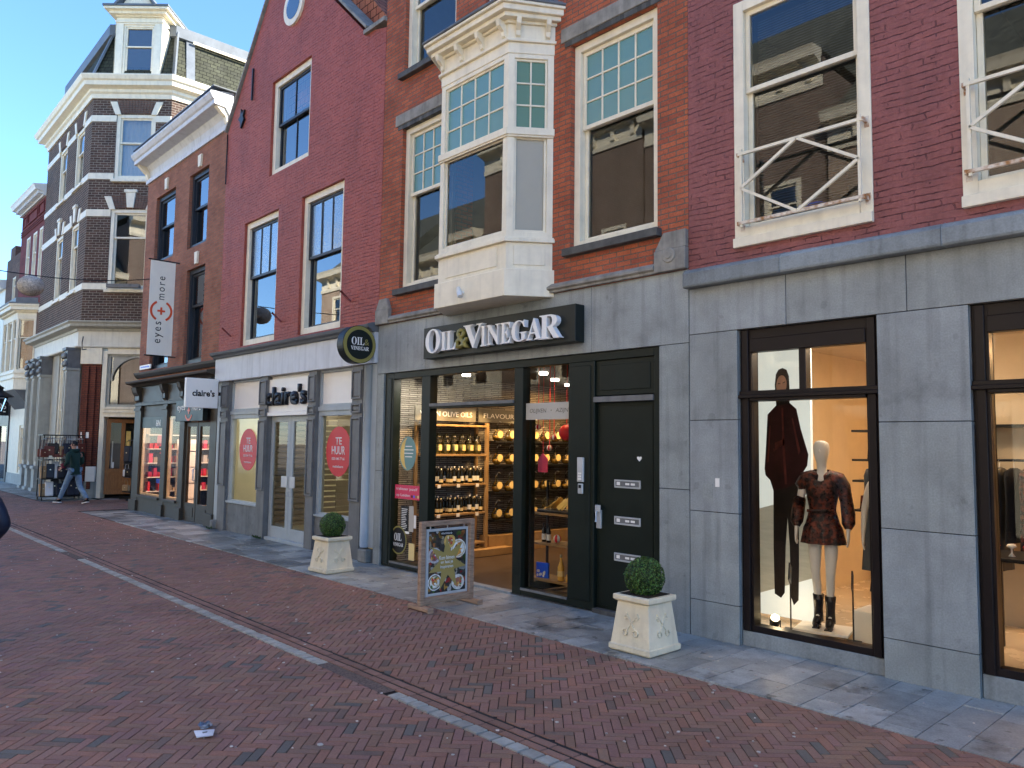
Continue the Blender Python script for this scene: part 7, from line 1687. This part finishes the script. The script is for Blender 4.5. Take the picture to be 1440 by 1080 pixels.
for k, (z, c, h) in enumerate(((1.25, 'leather_navy', .5), (.78, 'leather_white', .22), (.78, 'leather_black', .26), (.31, 'leather_tan', .2))):
    bag((-26.75+(.2 if k == 2 else 0), 8.0, z), R_(-60), c, .24, h, ['tall navy bag at the top of the narrow rack by the wooden door', 'white bag on the middle shelf of the narrow rack', 'black bag on the middle shelf of the narrow rack', 'tan bag at the bottom of the narrow rack'][k], 'bags on the narrow rack')

# ---------------- people ----------------
mat('skin_tone', (.50, .27, .19), .55, var=.06)
mat('hoodie_green', (.012, .035, .028), .85, var=.2, bump=.3, bs=60)
mat('jeans', (.16, .24, .34), .8, var=.35, vs=6, bump=.3, bs=80)
mat('hair_dark', (.012, .010, .009), .6, var=.3, bump=.6)
mat('shoe_black', (.015, .015, .016), .5)
mat('navy_coat', (.008, .014, .032), .6, var=.3, bump=.3)
def person(loc, rz, label, J, s, top='hoodie_green', legs='jeans', hood=True, shoe_sole='sign_white'):
    """J: joints in metres for a 1 m unit figure facing -X; body first, clothes grown over the same skeleton"""
    t = thing('person', label, 'person', loc, rz); M = Matrix.Translation(loc) @ Matrix.Rotation(rz, 4, 'Z') @ Matrix.Scale(s, 4)
    V = {'pelvis': (*J['pelvis'], (.07, .09)), 'waist': (*J['waist'], (.065, .085)), 'chest': (*J['chest'], (.07, .10)), 'neck': (*J['neck'], .055), 'nk': (*J['nk'], .052), 'h0': (*J['h0'], .066), 'h1': (*J['h1'], (.085, .075)), 'h2': (*J['h2'], (.068, .062))}
    E = [('pelvis', 'waist'), ('waist', 'chest'), ('chest', 'neck'), ('neck', 'nk'), ('nk', 'h0'), ('h0', 'h1'), ('h1', 'h2')]
    for k in 'lr':
        for n_, r in (('sh', .042), ('el', .034), ('wr', .026)): V[n_+k] = (*J[n_+k], r)
        E += [('chest', 'sh'+k), ('sh'+k, 'el'+k), ('el'+k, 'wr'+k)]
        w = Vector(J['wr'+k]); d = (w-Vector(J['el'+k])).normalized(); sd = Vector((0, 1, 0)); up = d.cross(sd).normalized(); sd = up.cross(d).normalized()
        def q(a, c, e=0): return tuple(w+d*a+up*c+sd*e)
        V['pm'+k] = (*q(.045, 0), (.020, .032)); V['pk'+k] = (*q(.085, 0), (.016, .034)); E += [('wr'+k, 'pm'+k), ('pm'+k, 'pk'+k)]
        for i, (o, l) in enumerate(((-.028, .06), (-.010, .07), (.009, .066), (.027, .052))):
            V['f%d' % i+k] = (*q(.085+l*.5, o, -.006), .0085); V['g%d' % i+k] = (*q(.085+l*.88, o*1.05, -.024), .007); E += [('pk'+k, 'f%d' % i+k), ('f%d' % i+k, 'g%d' % i+k)]
        V['t1'+k] = (*q(.06, -.042, -.008), .010); V['t2'+k] = (*q(.095, -.052, -.02), .008); E += [('pm'+k, 't1'+k), ('t1'+k, 't2'+k)]
        for n_, r in (('hp', .065), ('kn', .045), ('an', .036), ('to', .033)): V[n_+k] = (*J[n_+k], r)
        E += [('pelvis', 'hp'+k), ('hp'+k, 'kn'+k), ('kn'+k, 'an'+k), ('an'+k, 'to'+k)]
    skin('body', V, E, 'skin_tone', t, 2, M)
    U = {k: V[k] for k in ('pelvis', 'waist', 'chest', 'neck')}; U['pelvis'] = (*J['pelvis'], (.115, .150)); U['waist'] = (*J['waist'], (.118, .150)); U['chest'] = (*J['chest'], (.122, .172)); U['neck'] = (*J['neck'], .098); U['nk'] = (*J['nk'], .062); U['hem'] = (J['pelvis'][0], J['pelvis'][1], J['pelvis'][2]-.06, (.118, .152))
    EE = [('hem', 'pelvis'), ('pelvis', 'waist'), ('waist', 'chest'), ('chest', 'neck'), ('neck', 'nk')]
    for k in 'lr':
        U['sh'+k] = (*J['sh'+k], .080); U['el'+k] = (*J['el'+k], .060); U['wr'+k] = (*J['wr'+k], .040); EE += [('chest', 'sh'+k), ('sh'+k, 'el'+k), ('el'+k, 'wr'+k)]
    skin('hooded_top' if hood else 'coat', U, EE, top, t, 2, M)
    U = {'pelvis': (*J['pelvis'], (.10, .14))}; EE = []
    for k in 'lr':
        U['hp'+k] = (*J['hp'+k], .102); U['kn'+k] = (*J['kn'+k], .075); U['an'+k] = (*J['an'+k], .060); EE += [('pelvis', 'hp'+k), ('hp'+k, 'kn'+k), ('kn'+k, 'an'+k)]
    skin('trousers', U, EE, legs, t, 2, M)
    for k in 'lr':
        a, c = Vector(J['an'+k]), Vector(J['to'+k]); h = Vector((a.x, a.y, 0)); d = (c-a); d.z = 0; d = d.normalized(); tilt = c.z-.035
        b = MB(M); b.tube([tuple(a+Vector((.02, 0, .02))), tuple(a+Vector((.015, 0, -.045))), tuple(a+(c-a)*.6+Vector((0, 0, -.008))), tuple(c+d*.04+Vector((0, 0, -.005)))], [.045, .052, .046, .026], 12); o = b.build('shoe', 'shoe_black', t)
        b = MB(M); A = a-d*.05+Vector((0, 0, -.085)); Z = c+d*.06+Vector((0, 0, -.03)); b.bar(tuple(A), tuple(Z), .085, .022); b.build('sole', shoe_sole, o, bevel=.005)
    hd = Vector(J['h1']); F = J.get('face', (-1, 0, 0)); f = Vector(F).normalized(); sdv = Vector((0, 0, 1)).cross(f).normalized()
    b = MB(M); b.smooth = True; n, m = 18, 10; g = lambda i, k: hd+Vector((0, 0, .012))+(f*math.cos(k)*.094+sdv*math.sin(k)*.083)*math.cos(i)+Vector((0, 0, math.sin(i)*.105))
    for i in range(m):
        for k in range(n):
            i0, i1 = math.pi/2*(-.25+1.25*i/m), math.pi/2*(-.25+1.25*(i+1)/m); k0, k1 = 2*math.pi*k/n, 2*math.pi*(k+1)/n
            if abs(((k0+k1)/2+math.pi) % (2*math.pi)-math.pi) < .95 and i0 < .62: continue
            P = [g(i0, k0), g(i0, k1), g(i1, k1), g(i1, k0)]
            b.face(P if i < m-1 else P[:3])
    b.build('hair', 'hair_dark', t)
    b = MB(M); b.bar(tuple(hd+f*.072+Vector((0, 0, .0))), tuple(hd+f*.098+Vector((0, 0, -.03))), .02, .018); b.build('nose', 'skin_tone', t, bevel=.005)
    for sg in (-1, 1):
        b = MB(M); e = hd+f*.078+sdv*sg*.031+Vector((0, 0, .008)); b.lathe([(0, -.007), (.010, 0), (0, .007)], tuple(e), 8); b.build('eye', 'letter_black', t)
        b = MB(M); e = hd+f*.08+sdv*sg*.031+Vector((0, 0, .026)); b.bar(tuple(e-sdv*.018), tuple(e+sdv*.018), .008, .006); b.build('eyebrow', 'hair_dark', t)
        b = MB(M); e = hd+sdv*sg*.078+Vector((0, 0, -.005)); b.lathe([(0, -.028), (.013, -.01), (.015, .012), (0, .03)], tuple(e), 8); b.build('ear', 'skin_tone', t)
    b = MB(M); e = hd+f*.078+Vector((0, 0, -.052)); b.bar(tuple(e-sdv*.022), tuple(e+sdv*.022), .008, .007); b.build('mouth', 'leather_brown', t)
    if hood:
        b = MB(M); nk = Vector(J['neck']); b.tube([tuple(nk+Vector((-.03, -.10, .0))), tuple(nk+Vector((.04, -.09, .01))), tuple(nk+Vector((.10, 0, .0))), tuple(nk+Vector((.04, .09, .01))), tuple(nk+Vector((-.03, .10, .0)))], [.03, .05, .06, .05, .03], 10); b.build('hood', top, t)
    return t
Jw = {'pelvis': (.02, 0, .93), 'waist': (.01, 0, 1.08), 'chest': (-.02, 0, 1.30), 'neck': (-.035, 0, 1.46), 'nk': (-.05, 0, 1.505), 'h0': (-.07, 0, 1.55), 'h1': (-.065, 0, 1.625), 'h2': (-.055, 0, 1.685), 'face': (-.75, -.85, -.05),
      'shl': (-.02, -.185, 1.40), 'ell': (.06, -.26, 1.13), 'wrl': (-.13, -.27, 1.00), 'shr': (-.02, .185, 1.40), 'elr': (-.02, .25, 1.12), 'wrr': (-.26, .24, 1.04),
      'hpl': (.02, -.09, .88), 'knl': (-.20, -.10, .50), 'anl': (-.40, -.11, .11), 'tol': (-.55, -.12, .05), 'hpr': (.02, .09, .88), 'knr': (.12, .10, .47), 'anr': (.46, .10, .14), 'tor': (.33, .11, .045)}
man = person((-26.50, 6.42, .0), R_(22), 'man in a dark green hooded top and pale jeans striding past the bag rack', Jw, 1.10)
b = MB(Matrix.Translation((-26.5, 6.42, 0)) @ Matrix.Rotation(R_(22), 4, 'Z') @ Matrix.Scale(1.1, 4)); b.tube([(-.06, -.275, .98), (-.10, -.28, 1.08), (-.02, -.27, 1.16)], [.05, .075, .03], 10); o = b.build('dark_red_bag', 'red_sticker'); mat('wine_cloth', (.10, .008, .02), .7); o.data.materials[0] = MATS['wine_cloth']; recentre(o); tag(o, 'small wine-red bag held by the man in the green hooded top', 'bag')
Js = {'pelvis': (.0, 0, .95), 'waist': (.0, 0, 1.10), 'chest': (.0, 0, 1.32), 'neck': (.0, 0, 1.47), 'nk': (-.01, 0, 1.53), 'h0': (-.03, 0, 1.58), 'h1': (-.02, 0, 1.66), 'h2': (-.01, 0, 1.73), 'face': (-1, .1, 0),
      'shl': (.0, -.20, 1.42), 'ell': (.06, -.27, 1.14), 'wrl': (-.06, -.25, .92), 'shr': (.0, .20, 1.42), 'elr': (.06, .30, 1.16), 'wrr': (-.12, .25, 1.02),
      'hpl': (.0, -.09, .90), 'knl': (-.12, -.10, .50), 'anl': (-.10, -.11, .10), 'tol': (-.24, -.12, .04), 'hpr': (.0, .09, .90), 'knr': (.02, .10, .50), 'anr': (.20, .10, .13), 'tor': (.08, .11, .045)}
person((-8.75, 1.245, 0), R_(0), 'person in a dark navy padded coat, just cut off by the left edge', Js, 1.0, 'navy_coat', 'navy_coat', hood=False, shoe_sole='shoe_black')
# small weeds at the foot of the walls
b = MB(); rng = random.Random(9)
for cx, cy in ((-15.05, 7.09), (-17.35, 7.0), (-15.2, 7.10)):
    for k in range(26):
        a = rng.uniform(0, 6.28); l = rng.uniform(.03, .09); p = Vector((cx+rng.uniform(-.1, .1), cy+rng.uniform(-.05, .0), .01)); d = Vector((math.cos(a)*.6, -abs(math.sin(a))*.6, rng.uniform(.4, 1))).normalized()*l; s = d.cross(Vector((0, 0, 1))).normalized()*.012
        b.face([p, p+d*.6+s, p+d, p+d*.6-s])
o = b.build('weeds', 'leaf'); o['kind'] = 'stuff'; o['label'] = 'small green weeds at the foot of the shop walls'
